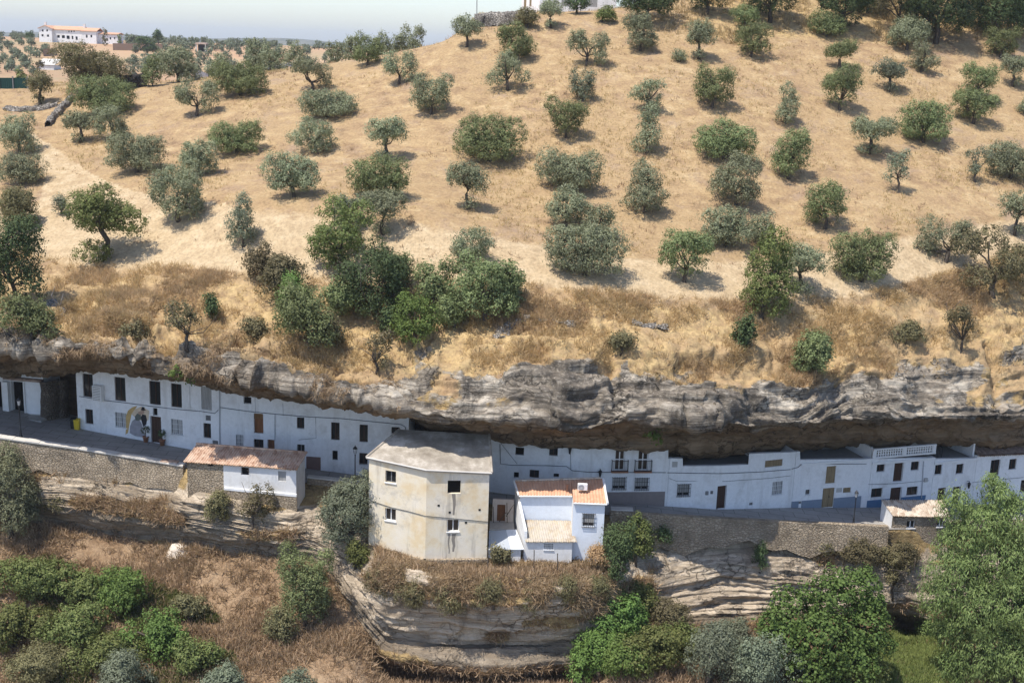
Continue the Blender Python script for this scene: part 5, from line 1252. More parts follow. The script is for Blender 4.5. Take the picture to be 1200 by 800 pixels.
def crown_lobes(kind, W, Hh, rng):
    r = W / 2; D = .9; L = []
    U = rng.uniform
    if kind == 'round':
        L.append((0, 0, .46 * Hh, r * .72, r * .70, .40 * Hh))
        for i in range(9):
            a = i * .7 + U(-.3, .3); L.append((math.cos(a) * r * U(.5, .7), math.sin(a) * r * U(.4, .65), Hh * U(.2, .82), r * U(.26, .40), r * U(.26, .40), Hh * U(.15, .22)))
    elif kind == 'broad':
        for i in range(6):
            x = -r * .66 + r * 1.32 * i / 5; L.append((x, U(-.25, .25) * r, Hh * U(.45, .66), r * U(.34, .44), r * U(.4, .5), Hh * U(.28, .36)))
        for i in range(5): L.append((-r * .6 + r * 1.2 * i / 4, U(-.5, .3) * r, Hh * U(.2, .34), r * .34, r * .4, Hh * .2))
    elif kind == 'two':
        for s in (-1, 1):
            h = U(.5, .62); L.append((s * r * .5, U(-.2, .2) * r, Hh * h, r * U(.40, .47), r * .45, Hh * U(.32, .38)))
            for i in range(3): L.append((s * r * U(.3, .75), U(-.3, .3) * r, Hh * U(.18, .8), r * .28, r * .3, Hh * .18))
    elif kind == 'tall':
        for i in range(5):
            f = i / 4; L.append((U(-.2, .2) * r, U(-.2, .2) * r, Hh * (.2 + .62 * f), r * (.85 - .35 * f) * U(.85, 1.1), r * (.8 - .3 * f), Hh * .19))
    elif kind == 'umb':
        if U(0, 1) < .75: L.append((U(-.2, .3) * r, -.15 * r, Hh * .13, r * U(.3, .45), r * .4, Hh * .13))
        for i in range(7):
            a = i * .9 + U(-.3, .3); q_ = U(.25, .62) * r; L.append((math.cos(a) * q_, math.sin(a) * q_ * .8, Hh * U(.52, .78), r * U(.36, .46), r * .42, Hh * U(.18, .25)))
    elif kind == 'open':
        if U(0, 1) < .75: L.append((U(-.3, .3) * r, -.15 * r, Hh * .14, r * U(.3, .45), r * .4, Hh * .13))
        for i in range(7):
            a = i * .9 + U(-.3, .3); q_ = U(.3, .72) * r; L.append((math.cos(a) * q_, math.sin(a) * q_ * .8, Hh * U(.26, .82), r * U(.28, .40), r * .36, Hh * U(.15, .22)))
    elif kind == 'sparse':
        for i in range(7):
            a = U(0, 6.28); q_ = U(.1, .75) * r; L.append((math.cos(a) * q_, math.sin(a) * q_ * .8, Hh * U(.3, .85), r * U(.2, .32), r * .3, Hh * U(.09, .15)))
    elif kind == 'mound':
        for i in range(8):
            a = U(0, 6.28); q_ = U(0, .68) * r; L.append((math.cos(a) * q_, math.sin(a) * q_ * .8, Hh * U(.3, .66) * (1.1 - .5 * q_ / r), r * U(.3, .46), r * U(.3, .44), Hh * U(.25, .36)))
    return L
ALL_TREES = []
def make_tree(name, label, cat, group, base, kind, W, Hh, leaf, seed, l=.26, w=.12, cov=1.25, clump=.38, per=13, trunk=None, lobes=None, droop=0.0, bark='bark', lean=0.0, jag=.18, bare=0):
    rng = np.random.default_rng(seed)
    root = thing(name, label, cat, base, group)
    L = lobes if lobes is not None else crown_lobes(kind, W, Hh, rng)
    V = leaf_cloud(rng, L, cov, l, w, clump, per, droop=droop, jag=jag)
    zmin = .02 * Hh if lobes is None else -99
    keep = V.reshape(-1, 4, 3)[:, :, 2].min(1) > zmin
    V = V.reshape(-1, 4, 3)[keep].reshape(-1, 3)
    me = np_mesh('crown', V, quads(len(V) // 4)); o = link_mesh('crown', me, M[leaf], root)
    b = MB(); tr = trunk if trunk is not None else {'umb': .40, 'open': .26, 'sparse': .28, 'two': .24}.get(kind, .22)
    r0 = .022 * W + .05 if kind != 'sparse' else .02 * W + .035
    fork = np.array([lean * .5, rng.uniform(-.1, .1), tr * Hh])
    limb(b, (0, 0, -.25), fork, r0 * 1.35, r0, rng, .2)
    tops = sorted(L, key=lambda q: -q[3] * q[5])[:6]
    for q in tops: limb(b, fork, (q[0], q[1], q[2] + q[5] * .2), r0 * .62, r0 * .16, rng, .4)
    for i in range(bare):
        a = rng.uniform(0, 6.28); limb(b, fork, (math.cos(a) * W * .5, math.sin(a) * W * .4, Hh * rng.uniform(.5, 1.02)), r0 * .4, .02, rng, .5)
    b.v = [tuple(np.array(v) + WL[root.name]) for v in b.v]
    b.build('trunk', M[bark], root, True)
    return root
OL = 'olive trees on the dry hillside'
# kind, centre x, foot y, width, height (survey pixels), leaf, label
OLIVES = [
 ('round', 22, 187, 50, 48, 'olive', 'dense olive at the left edge below the ruined stone wall'),
 ('broad', 25, 222, 54, 38, 'olive', 'olive at the left edge beside the pale track bend'),
 ('broad', 123, 140, 74, 46, 'olive_green', 'big dense dark green olive right of the old stone wall'),
 ('umb', 93, 172, 44, 40, 'olive', 'leaning olive with a crooked trunk, just below the big dense olive'),
 ('round', 130, 168, 42, 40, 'olive', 'olive with a straight dark trunk touching the leaning olive'),
 ('broad', 160, 208, 70, 46, 'olive', 'spreading olive with a thick dark trunk right of the track bend'),
 ('broad', 233, 212, 46, 46, 'olive', 'olive in front of another one, left of the middle of the left slope'),
 ('broad', 277, 184, 62, 38, 'olive_green', 'wide olive behind and right of a slightly lower olive'),
 ('two', 231, 142, 54, 46, 'olive', 'olive with two thin trunks standing on a dark skirt of suckers'),
 ('broad', 282, 116, 66, 38, 'olive_green', 'wide row of fused green olives in front of the grey sheet fence'),
 ('open', 365, 113, 54, 42, 'olive', 'open olive on the crest right of the grey fence'),
 ('broad', 385, 141, 66, 32, 'olive', 'flat wide olive just below the open crest olive'),
 ('open', 368, 185, 66, 50, 'olive', 'open ragged olive with a slanting trunk below the flat wide olive'),
 ('umb', 452, 194, 56, 48, 'olive', 'olive with a forked pale trunk and two flat crowns'),
 ('round', 430, 82, 40, 38, 'olive_green', 'green olive on the skyline left of the rubble mound'),
 ('two', 468, 104, 44, 40, 'olive', 'two lobed olive below the skyline, under the rubble mound'),
 ('round', 505, 140, 54, 48, 'olive', 'neat round silvery olive alone left of the centre'),
 ('umb', 547, 60, 42, 36, 'olive', 'small olive with a visible trunk just under the dry rubble wall'),
 ('round', 604, 76, 50, 44, 'olive_green', 'bright dense olive below the rubble wall end'),
 ('open', 594, 112, 56, 46, 'olive', 'open olive directly beneath the bright dense one'),
 ('broad', 572, 196, 80, 58, 'olive_green', 'very wide ragged green olive at the centre left'),
 ('umb', 645, 37, 34, 32, 'olive', 'small olive with a bare trunk in front of the white hilltop house'),
 ('two', 688, 83, 52, 43, 'olive', 'two lobed grey olive high on the slope under the white hilltop house'),
 ('round', 682, 123, 34, 38, 'olive_grey', 'small round silvery olive below the two lobed grey one'),
 ('round', 663, 167, 52, 46, 'olive_green', 'green olive with a hollow at its foot, near the centre'),
 ('round', 750, 66, 42, 43, 'olive', 'olive under the dark trees right of the white hilltop house'),
 ('open', 758, 136, 46, 42, 'olive', 'olive with a side branch on the left, above a tall narrow olive'),
 ('tall', 757, 187, 36, 56, 'olive', 'tall narrow olive without visible trunk, touching the one above'),
 ('umb', 818, 75, 44, 44, 'olive', 'umbrella shaped olive with a bare curved trunk'),
 ('round', 835, 132, 54, 48, 'olive_green', 'leafy green olive below the umbrella shaped olive'),
 ('broad', 848, 192, 72, 46, 'olive_green', 'long olive sloping down to the right, above the twin olives'),
 ('round', 873, 36, 38, 28, 'olive_green', 'small olive directly above another at the upper right, near bare scree'),
 ('round', 880, 71, 46, 38, 'olive_green', 'lower of the two olives stacked beside the bare scree'),
 ('broad', 968, 47, 42, 30, 'olive_green', 'small low olive in front of a taller dark tree, upper right'),
 ('umb', 984, 86, 48, 36, 'olive_green', 'olive with a short dark trunk above a large conical olive'),
 ('round', 984, 136, 50, 52, 'olive_green', 'large cone shaped olive in the upper right field'),
 ('tall', 922, 152, 32, 48, 'olive', 'slim sparse olive standing apart above a bigger olive'),
 ('round', 925, 217, 54, 62, 'olive_green', 'tall dense green olive below the slim sparse one'),
 ('umb', 1041, 112, 44, 38, 'olive_grey', 'small silvery olive with brown dry suckers under its crown'),
 ('open', 1080, 90, 40, 40, 'olive', 'sparse olive with a pale trunk below the dark thicket'),
 ('round', 1172, 72, 44, 34, 'olive_green', 'small green olive at the foot of the dark tree at top right'),
 ('umb', 1187, 106, 40, 38, 'olive', 'small umbrella olive with trunk close to the right edge'),
 ('round', 1145, 122, 46, 42, 'olive_green', 'upper olive of the fused pair at the right'),
 ('round', 1140, 150, 54, 42, 'olive_green', 'lower olive of the fused pair at the right'),
 ('broad', 1081, 173, 62, 50, 'olive_green', 'dense helmet shaped olive in the right field'),
 ('umb', 1019, 186, 60, 44, 'olive', 'grey olive with a dark trunk left of the helmet shaped olive'),
 ('sparse', 1050, 234, 44, 60, 'olive_grey', 'thin silvery olive drooping over a dark skirt, right field'),
 ('sparse', 1142, 219, 44, 44, 'olive_grey', 'almost bare olive with a bent trunk near the right edge'),
 ('broad', 1183, 216, 60, 44, 'olive', 'wide olive at the right edge beside the almost bare one'),
 ('round', 1206, 138, 30, 26, 'olive', 'small olive cut off by the right edge'),
 ('broad', 343, 238, 64, 54, 'olive', 'olive just above the track on the left, with shade under it'),
 ('broad', 445, 238, 70, 50, 'olive_green', 'green olive above the track, directly behind a pale trunked olive'),
 ('umb', 450, 281, 60, 52, 'olive', 'pale trunked olive on the track in front of the green olive'),
 ('round', 408, 272, 46, 38, 'olive_grey', 'grey olive half hidden behind the yellow green almond'),
 ('umb', 548, 252, 52, 56, 'olive', 'olive with a tall pale trunk and a bushy skirt above the track'),
 ('round', 552, 318, 54, 46, 'olive', 'round olive standing right behind a dense green bush at the bank'),
 ('round', 210, 268, 78, 68, 'olive', 'large full olive beside the track at the left'),
 ('tall', 285, 296, 40, 60, 'olive_grey', 'slender silvery olive on the sandy track at the left'),
 ('broad', 667, 230, 76, 50, 'olive', 'broad olive above two fused olives in the centre'),
 ('round', 664, 274, 58, 50, 'olive', 'upper left of the fused olives above the spreading track olive'),
 ('round', 699, 282, 42, 38, 'olive', 'smaller olive leaning on the fused pair at the centre'),
 ('broad', 684, 331, 94, 64, 'olive', 'large spreading olive with see-through gaps on the track edge'),
 ('tall', 755, 256, 58, 58, 'olive', 'pointed olive standing alone above the track'),
 ('round', 803, 339, 68, 64, 'olive_green', 'round dense green olive standing on the pale track'),
 ('round', 861, 249, 66, 62, 'olive', 'big rounded olive at the right of centre, over two smaller ones'),
 ('broad', 850, 295, 60, 48, 'olive', 'olive leaning left, under the big rounded olive'),
 ('round', 892, 292, 36, 40, 'olive', 'small olive behind the yellowish tree on the bank'),
 ('umb', 935, 352, 66, 62, 'olive', 'olive with a dark trunk at the bank edge right of the yellowish tree'),
 ('round', 967, 275, 56, 56, 'olive_green', 'compact deep green olive alone above the track at the right'),
 ('broad', 1008, 338, 74, 62, 'olive_green', 'two domed green olive on the track at the right'),
 ('two', 1108, 314, 70, 54, 'olive', 'two part grey olive beside the track with a leaning trunk'),
 ('umb', 1190, 282, 46, 50, 'olive', 'olive at the right edge above the track'),
 ('round', 796, 74, 20, 14, 'olive', 'tiny sucker bush left of the umbrella shaped olive'),
]
for i, (kd, cx, fy_, w_, h_, lf, lb) in enumerate(OLIVES):
    p, n_ = ground(cx, fy_ - .13 * h_)
    if p is None: continue
    s = px_size(p)
    make_tree('olive_tree', lb, 'olive tree', OL, p, kd, w_ * s * 1.0, h_ * s * 1.0, lf, 100 + i, lean=.5 if 'lean' in lb else 0, l=.20, w=.085, cov=1.35, clump=.34, per=15, jag=.3)

# dark trees and thicket at the top right, trees of the bank and of the left edge
TREES = [
 ('tree', 'tree', 'round', 758, 30, 60, 52, 'dark_leaf', 'dark evergreen right of the white hilltop house', 'dark trees along the hilltop'),
 ('tree', 'tree', 'round', 828, 20, 50, 44, 'dark_leaf', 'dark tree cut by the top edge above the bare scree', 'dark trees along the hilltop'),
 ('tree', 'tree', 'round', 902, 30, 64, 60, 'dark_leaf', 'broad dark tree at the top right of centre', 'dark trees along the hilltop'),
 ('tree', 'tree', 'round', 986, 42, 54, 66, 'dark_leaf', 'tall dark tree behind a small low olive', 'dark trees along the hilltop'),
 ('tree', 'tree', 'open', 1052, 40, 50, 50, 'dry_leaf', 'half dry greyish tree left of the biggest dark thicket', 'dark trees along the hilltop'),
 ('tree', 'tree', 'round', 1096, 56, 78, 84, 'dark_leaf', 'biggest dark thicket tree at the top right', 'dark trees along the hilltop'),
 ('tree', 'tree', 'round', 1062, 60, 40, 34, 'olive', 'grey green bush at the foot of the biggest dark tree', 'dark trees along the hilltop'),
 ('tree', 'tree', 'round', 1166, 50, 66, 78, 'dark_leaf', 'dark dome shaped tree in the top right corner', 'dark trees along the hilltop'),
 ('tree', 'tree', 'round', 1208, 30, 44, 50, 'dark_leaf', 'dark tree cut by the top right corner', 'dark trees along the hilltop'),
 ('tree', 'tree', 'round', 1016, 18, 40, 40, 'dark_leaf', 'dark tree cut by the top edge between two taller ones', 'dark trees along the hilltop'),
 ('almond_tree', 'tree', 'umb', 120, 312, 84, 86, 'almond', 'bright green almond tree with dark forked trunks on the bank at left', None),
 ('bush', 'bush', 'mound', 72, 253, 18, 22, 'olive_grey', 'small grey green bush left of the bright almond tree', None),
 ('bush', 'bush', 'mound', 20, 272, 58, 56, 'dry_leaf', 'brownish green bush at the left edge above the big dark tree', None),
 ('tree', 'tree', 'round', 16, 365, 70, 108, 'dark_leaf', 'big dark green tree at the left edge above the rock', None),
 ('bush', 'bush', 'mound', 36, 398, 58, 52, 'olive_green', 'dull green bush at the rock edge under the big dark tree', None),
 ('bush', 'bush', 'sparse', 220, 412, 58, 56, 'dry_leaf', 'sparse grey twiggy bush on the bank above the tall left house', None),
 ('bush', 'bush', 'mound', 247, 376, 20, 30, 'dark_leaf', 'small dark green shrub on the bank above the sparse twiggy bush', None),
 ('almond_tree', 'tree', 'open', 398, 322, 82, 84, 'almond', 'yellow green almond tree with dark limbs beside the track', None),
 ('bush', 'bush', 'mound', 330, 352, 62, 56, 'dry_leaf', 'brownish green bush left of the yellow green almond tree', None),
 ('bush', 'bush', 'mound', 362, 410, 74, 76, 'olive_green', 'tall green and grey bush hanging down the bank', None),
 ('tree', 'tree', 'round', 440, 376, 76, 80, 'dark_leaf', 'very dark tree with bare dead branches in the bank thicket', None),
 ('bush', 'bush', 'round', 508, 364, 52, 56, 'olive_green', 'dull green bush between the very dark tree and the dense green bush', None),
 ('bush', 'bush', 'round', 485, 406, 50, 60, 'bright', 'rounded fresh green shrub lowest in the bank thicket', None),
 ('bush', 'bush', 'round', 570, 378, 80, 72, 'olive_green', 'dense green bush at the right end of the bank thicket', None),
 ('bush', 'bush', 'sparse', 440, 440, 40, 46, 'dry_leaf', 'pale dry bush on the rock under the bank thicket', None),
 ('tree', 'tree', 'tall', 894, 378, 66, 96, 'almond', 'tall yellowish tree on the bank right of centre', None),
 ('bush', 'bush', 'mound', 876, 412, 34, 40, 'dark_leaf', 'dark green bush at the foot of the tall yellowish tree', None),
 ('bush', 'bush', 'mound', 955, 450, 58, 64, 'olive_green', 'green bush hanging over the rock top right of the yellowish tree', None),
 ('bush', 'bush', 'open', 1164, 352, 86, 72, 'dry_leaf', 'brown half dry bush on the bank near the right edge', None),
 ('bush', 'bush', 'sparse', 1126, 418, 40, 54, 'dry_leaf', 'thin pale bush on the bank above the balustrade house', None),
 ('bush', 'bush', 'mound', 396, 372, 56, 50, 'olive_green', 'middle green bush between the tall hanging bush and the very dark tree', None),
 ('bush', 'bush', 'mound', 388, 410, 46, 44, 'dry_leaf', 'grey dry bush low on the bank under the very dark tree', None),
 ('bush', 'bush', 'mound', 344, 376, 50, 46, 'bright', 'fresh green bush above the tall hanging bush', None),
 ('bush', 'bush', 'mound', 312, 334, 42, 44, 'dry_leaf', 'twiggy brown bush at the left end of the bank thicket', None),
 ('bush', 'bush', 'mound', 466, 344, 46, 44, 'olive_green', 'green bush touching the right side of the very dark tree', None),
 ('bush', 'bush', 'mound', 532, 386, 48, 40, 'olive_green', 'low green bush between the rounded fresh shrub and the dense end bush', None),
 ('bush', 'bush', 'mound', 458, 396, 40, 40, 'dark_leaf', 'dark low bush under the trunk of the very dark tree', None),
 ('bush', 'bush', 'mound', 596, 360, 40, 44, 'olive_green', 'smaller green bush on the right flank of the bank thicket', None),
 ('bush', 'bush', 'mound', 302, 402, 34, 30, 'dry_leaf', 'small dry bush on the bank left of the tall hanging bush', None),
 ('bush', 'bush', 'mound', 160, 400, 30, 20, 'dry_leaf', 'low dry bush at the rock edge above the left house windows', None),
 ('bush', 'bush', 'mound', 728, 414, 40, 24, 'dry_leaf', 'low dry bush in the middle of the bank above the rock', None),
 ('bush', 'bush', 'mound', 1060, 402, 40, 26, 'dry_leaf', 'low dry bush on the bank above the right houses', None),
 ('bush', 'bush', 'mound', 558, 20, 20, 14, 'olive_green', 'low green bush on the rubble mound at the skyline', None),
 ('bush', 'bush', 'mound', 540, 24, 18, 14, 'dry_leaf', 'brownish bush on the left flank of the rubble mound', None),
 ('bush', 'bush', 'sparse', 499, 40, 22, 26, 'olive_grey', 'thin grey sapling on the skyline left of the rubble mound', None),
 ('bush', 'bush', 'tall', 582, 16, 12, 16, 'dark_leaf', 'tiny dark sapling on the dry stone wall', None),
 ('tree', 'tree', 'round', 676, 18, 28, 26, 'dark_leaf', 'small dark tree against the white hilltop house front', None),
 ('bush', 'bush', 'mound', 618, 34, 34, 22, 'dry_leaf', 'dry bush at the left corner of the white hilltop house', None),
 ('bush', 'bush', 'mound', 706, 27, 30, 18, 'almond', 'yellow green bush at the right of the white hilltop house', None),
 ('tree', 'tree', 'open', 106, 112, 92, 66, 'dry_leaf', 'large brownish green tree in front of the distant villa', None),
 ('tree', 'tree', 'umb', 48, 124, 32, 36, 'dry_leaf', 'small dry brown almond by the rubble heap', None),
 ('tree', 'tree', 'tall', 179, 103, 22, 32, 'olive_green', 'cone shaped green tree right of the dark stone wall', None),
 ('olive_tree', 'olive tree', 'round', 208, 99, 46, 40, 'olive', 'large grey olive at the field edge left of the sheet fence', None),
]
for i, (nm, ct, kd, cx, fy_, w_, h_, lf, lb, gp) in enumerate(TREES):
    p, n_ = ground(cx, fy_ - .06 * h_)
    if p is None: print('no ground', lb); continue
    s = px_size(p)
    make_tree(nm, lb, ct, gp, p, kd, w_ * s * (1.3 if fy_ < 62 and cx > 720 else 1.18), h_ * s * (1.2 if fy_ < 62 and cx > 720 else 1.1), lf, 700 + i, l=.22, w=.11, cov=1.5, per=15, bare=8 if 'bare dead' in lb else (5 if kd == 'sparse' else 0))
# row of olives on the skyline behind the crest
SK = 'olives in the row along the skyline'
for i, (x, y, w_, h_) in enumerate(((346, 80, 30, 32), (318, 82, 36, 30), (392, 70, 24, 26), (414, 64, 26, 26), (448, 58, 28, 24), (470, 54, 26, 24), (488, 50, 20, 22), (258, 92, 36, 34), (300, 78, 36, 34))):
    P0 = at_y(x, y, 186 + (i % 3) * 4); s = px_size(P0)
    gz = BV_UP.ray_cast(Vector((P0[0], P0[1], 90)), Vector((0, 0, -1)))[0]
    z = gz[2] if gz is not None else P0[2]; P0[2] = z
    hh = (CZ - z) * 0 + max(h_ * s, (y and (at_y(x, y - h_, P0[1])[2] - z)))
    make_tree('olive_tree', ['olive on the skyline between the sheet fences', 'olive behind the right sheet fence', 'olive at the left of the row on the skyline', 'second olive in the row on the skyline, left of the rubble mound', 'middle olive in the row on the skyline', 'fourth olive of the row on the skyline', 'last olive of the row, nearest the rubble mound', 'olive behind the left sheet fence', 'olive just behind the gap of the sheet fences'][i], 'olive tree', SK, P0, 'round', w_ * s, hh, 'olive', 900 + i)

# gorge and cliff plants
LOWV = [
 ('tree', 'tree', 'round', 12, 640, 76, 104, 'olive', 'dull green tree at the left edge below the street wall', 1),
 ('bush', 'bush', 'mound', 66, 602, 20, 22, 'dry_leaf', 'small dry bush under the left street wall', 1),
 ('bush', 'bush', 'sparse', 297, 625, 44, 60, 'dry_leaf', 'grey twiggy shrub climbing the footing of the tiled shed', 1),
 ('bush', 'bush', 'mound', 258, 614, 36, 36, 'dry_leaf', 'dry brown shrub left of the grey twiggy shrub', 1),
 ('tree', 'tree', 'round', 408, 654, 66, 92, 'olive_grey', 'pale grey green tree leaning on the big ochre house', 1),
 ('bush', 'bush', 'mound', 416, 672, 36, 38, 'almond', 'yellow green bush at the foot of the pale grey tree', 1),
 ('bush', 'bush', 'round', 358, 742, 62, 92, 'olive_green', 'upright green bush among brown brush, left of the outcrop', 1),
 ('bush', 'bush', 'mound', 330, 758, 44, 44, 'dry_leaf', 'dull dry bush at the foot of the upright green bush', 1),
 ('bramble', 'bush', 'mound', 40, 712, 96, 62, 'bramble', 'bramble mound in the shade of the left edge tree', 1),
 ('bramble', 'bush', 'mound', 20, 762, 80, 56, 'bramble', 'bramble mound at the left edge of the gorge', 1),
 ('bramble', 'bush', 'mound', 90, 756, 78, 54, 'bramble', 'olive green bramble left of the fresh green one', 1),
 ('bramble', 'bush', 'mound', 152, 716, 66, 56, 'bright', 'fresh green bramble highest on the brown slope', 1),
 ('bramble', 'bush', 'mound', 104, 704, 64, 40, 'bramble', 'low bramble between the left edge tree and the fresh green one', 1),
 ('bramble', 'bush', 'mound', 128, 786, 80, 48, 'bramble', 'bramble over the grey green crown at the bottom left', 1),
 ('bramble', 'bush', 'mound', 186, 772, 66, 66, 'bright', 'large fresh green bramble at the bottom left', 1),
 ('bramble', 'bush', 'mound', 234, 786, 56, 50, 'bramble', 'yellowish bramble right of the large fresh green one', 1),
 ('bramble', 'bush', 'mound', 222, 732, 36, 40, 'dry_leaf', 'dark dry bramble on the brown slope', 1),
 ('bramble', 'bush', 'mound', 56, 800, 90, 46, 'dry_leaf', 'half dry bramble in the bottom left corner', 1),
 ('shrub', 'bush', 'mound', 148, 826, 74, 60, 'olive_grey', 'grey green crown rising from the bottom edge at the left', 1),
 ('shrub', 'bush', 'mound', 258, 828, 64, 50, 'olive_grey', 'grey green shrub at the bottom edge right of the brambles', 1),
 ('shrub', 'bush', 'mound', 348, 822, 40, 36, 'olive_grey', 'small grey shrub at the bottom edge left of the outcrop', 1),
 ('bush', 'bush', 'mound', 745, 668, 38, 62, 'bramble', 'brown green climber on the wall right of the white house', 1),
 ('bush', 'bush', 'round', 722, 694, 36, 78, 'dark_leaf', 'dark shaded bush beside the right wall of the white house', 1),
 ('bush', 'bush', 'mound', 722, 760, 76, 66, 'bright', 'fresh green bush right of the rock outcrop', 1),
 ('bush', 'bush', 'mound', 700, 806, 76, 66, 'bright', 'fresh green bush low at the outcrop foot', 1),
 ('bush', 'bush', 'mound', 762, 792, 84, 60, 'bramble', 'yellow green bush right of the two fresh green ones', 1),
 ('bush', 'bush', 'mound', 748, 728, 60, 50, 'bramble', 'yellow green bush climbing beside the shaded wall of the white house', 1),
 ('bush', 'bush', 'mound', 735, 800, 70, 50, 'bright', 'fresh green bush at the bottom edge right of the outcrop', 1),
 ('bush', 'bush', 'mound', 798, 772, 56, 44, 'bramble', 'yellow green bush left of the small silvery shrub', 1),
 ('bush', 'bush', 'mound', 780, 744, 56, 42, 'dry_leaf', 'dry brown bush under the layered cliff', 1),
 ('willow_shrub', 'bush', 'mound', 828, 806, 92, 72, 'olive_grey', 'pale silvery shrub left of the fig tree', 1),
 ('willow_shrub', 'bush', 'mound', 894, 812, 88, 70, 'olive_grey', 'pale silvery shrub under the left side of the fig tree', 1),
 ('willow_shrub', 'bush', 'mound', 850, 762, 56, 36, 'olive_grey', 'small silvery shrub against the layered cliff', 1),
 ('bush', 'bush', 'mound', 1006, 806, 84, 44, 'bramble', 'low green bush under the fig tree', 1),
 ('wall_plant', 'plant', 'mound', 770, 638, 34, 22, 'dark_leaf', 'dark plant patch on the shaded retaining wall near its left end', 1),
 ('wall_plant', 'plant', 'mound', 802, 630, 12, 10, 'dark_leaf', 'small dark plant on the shaded retaining wall, right of a bigger patch', 1),
 ('wall_plant', 'plant', 'tall', 890, 672, 16, 34, 'dark_leaf', 'dark plant hanging in a crack of the layered cliff', 1),
 ('wall_plant', 'plant', 'mound', 966, 650, 30, 18, 'dry_leaf', 'dry plant at the foot of the retaining wall', 1),
 ('bush', 'bush', 'mound', 1000, 660, 60, 34, 'dry_leaf', 'dry grass bush under the right end of the retaining wall', 1),
 ('bush', 'bush', 'mound', 1056, 668, 60, 34, 'dry_leaf', 'dry bush under the small right house', 1),
 ('bush', 'bush', 'sparse', 1046, 706, 36, 56, 'dry_leaf', 'dry creeper hanging above the small cave', 1),
 ('bush', 'bush', 'mound', 1092, 748, 40, 34, 'willow', 'green bush at the mouth of the small cave', 1),
 ('bush', 'bush', 'mound', 585, 664, 22, 26, 'dry_leaf', 'dark dry shrub beside the brown door of the lean to', 1),
 ('bush', 'bush', 'mound', 700, 672, 30, 32, 'straw', 'tuft of golden dry grass at the foot of the white house', 1),
]
for i, (nm, ct, kd, cx, fy_, w_, h_, lf, lb, _) in enumerate(LOWV):
    p, n_ = ground(cx, min(fy_, 835) - .10 * h_, 'lo')
    if p is None: print('no ground', lb); continue
    s = px_size(p)
    big = h_ * w_ > 4000
    make_tree(nm, lb, ct, 'brambles on the gorge slope' if nm == 'bramble' else None, p, kd, w_ * s * (1.32 if nm == 'bramble' else 1.15), h_ * s * (.9 if nm == 'bramble' else 1.08), lf, 1200 + i, l=.19, w=.12 if lf in ('bright', 'bramble') else .085, clump=.32, cov=1.5, per=15, bare=6 if kd == 'sparse' else 0)
for i, (cx, fy_, w_, h_, lb) in enumerate(((446, 704, 40, 44, 'dry shrub at the left edge of the rock outcrop'), (486, 716, 44, 40, 'dry shrub hanging on the outcrop under the left part of the ochre house'), (530, 722, 50, 38, 'dry shrub hanging on the outcrop under the corner of the ochre house'),
        (578, 716, 46, 36, 'dry shrub hanging on the outcrop below the lean to'), (622, 724, 46, 40, 'dry shrub hanging on the outcrop below the annex'), (664, 716, 44, 38, 'dry shrub hanging on the outcrop below the white house'), (698, 712, 34, 40, 'dry shrub at the right edge of the rock outcrop'))):
    p, n_ = ground(cx, fy_ - 10, 'lo'); s = px_size(p)
    make_tree('dry_shrub', lb, 'bush', 'dry shrubs hanging on the outcrop', p - np.array([0, -.2, .4]), 'mound', w_ * s * 1.1, h_ * s, 'dry_leaf', 1400 + i, l=.2, w=.05, clump=.3, cov=1.1, per=16, droop=.25, jag=.35)
def px_lobes(base, items, Yb):
    """crown lobes given where the survey photo shows them: (px, py, radius px, distance offset)"""
    L = []
    for (x, y, r, dy) in items:
        p = at_y(x, y, Yb + dy); rr = r * (Yb + dy) / F; q = p - base; L.append((q[0], q[1], q[2], rr, rr * .9, rr * .95))
    return L
p, _ = ground(965, 792, 'lo'); Yb = p[1] - .5
make_tree('fig_tree', 'large rounded fig tree with glossy green leaves beside the small cave', 'tree', None, p, 'x', 9.5, 7.0, 'fig', 2001, l=.21, w=.18, clump=.36, per=16, cov=2.3,
    lobes=px_lobes(p, [(930, 720, 34, 0), (975, 700, 36, .5), (1006, 690, 28, 1.2), (1012, 740, 34, 0), (965, 750, 42, -1), (920, 755, 32, -.6), (1000, 775, 34, -1), (950, 785, 34, -1.5), (1022, 715, 22, .8), (905, 735, 20, .3), (1030, 755, 18, 0)], Yb))
p, _ = ground(1165, 790, 'lo'); p = p + np.array([0, .6, 0])
make_tree('willow_tree', 'huge drooping willow filling the right edge below the street', 'tree', None, p, 'x', 9, 15.0, 'willow', 2002, l=.30, w=.075, clump=.5, per=20, cov=2.6, droop=.4, jag=.28, trunk=.35,
    lobes=px_lobes(p, [(1172, 586, 20, 1.0), (1164, 566, 12, 1.2), (1120, 588, 17, .6), (1108, 598, 10, .3), (1150, 618, 32, .5), (1196, 612, 36, .5), (1124, 634, 26, .2), (1170, 660, 44, 0), (1120, 676, 34, -.6), (1104, 700, 26, -.8),
        (1140, 712, 40, -1), (1188, 712, 46, -1), (1216, 670, 44, 0), (1150, 760, 40, -1.3), (1196, 776, 44, -1.6), (1116, 740, 22, -.6), (1225, 740, 50, -1), (1118, 780, 22, -1.2)], p[1] - 1.2))
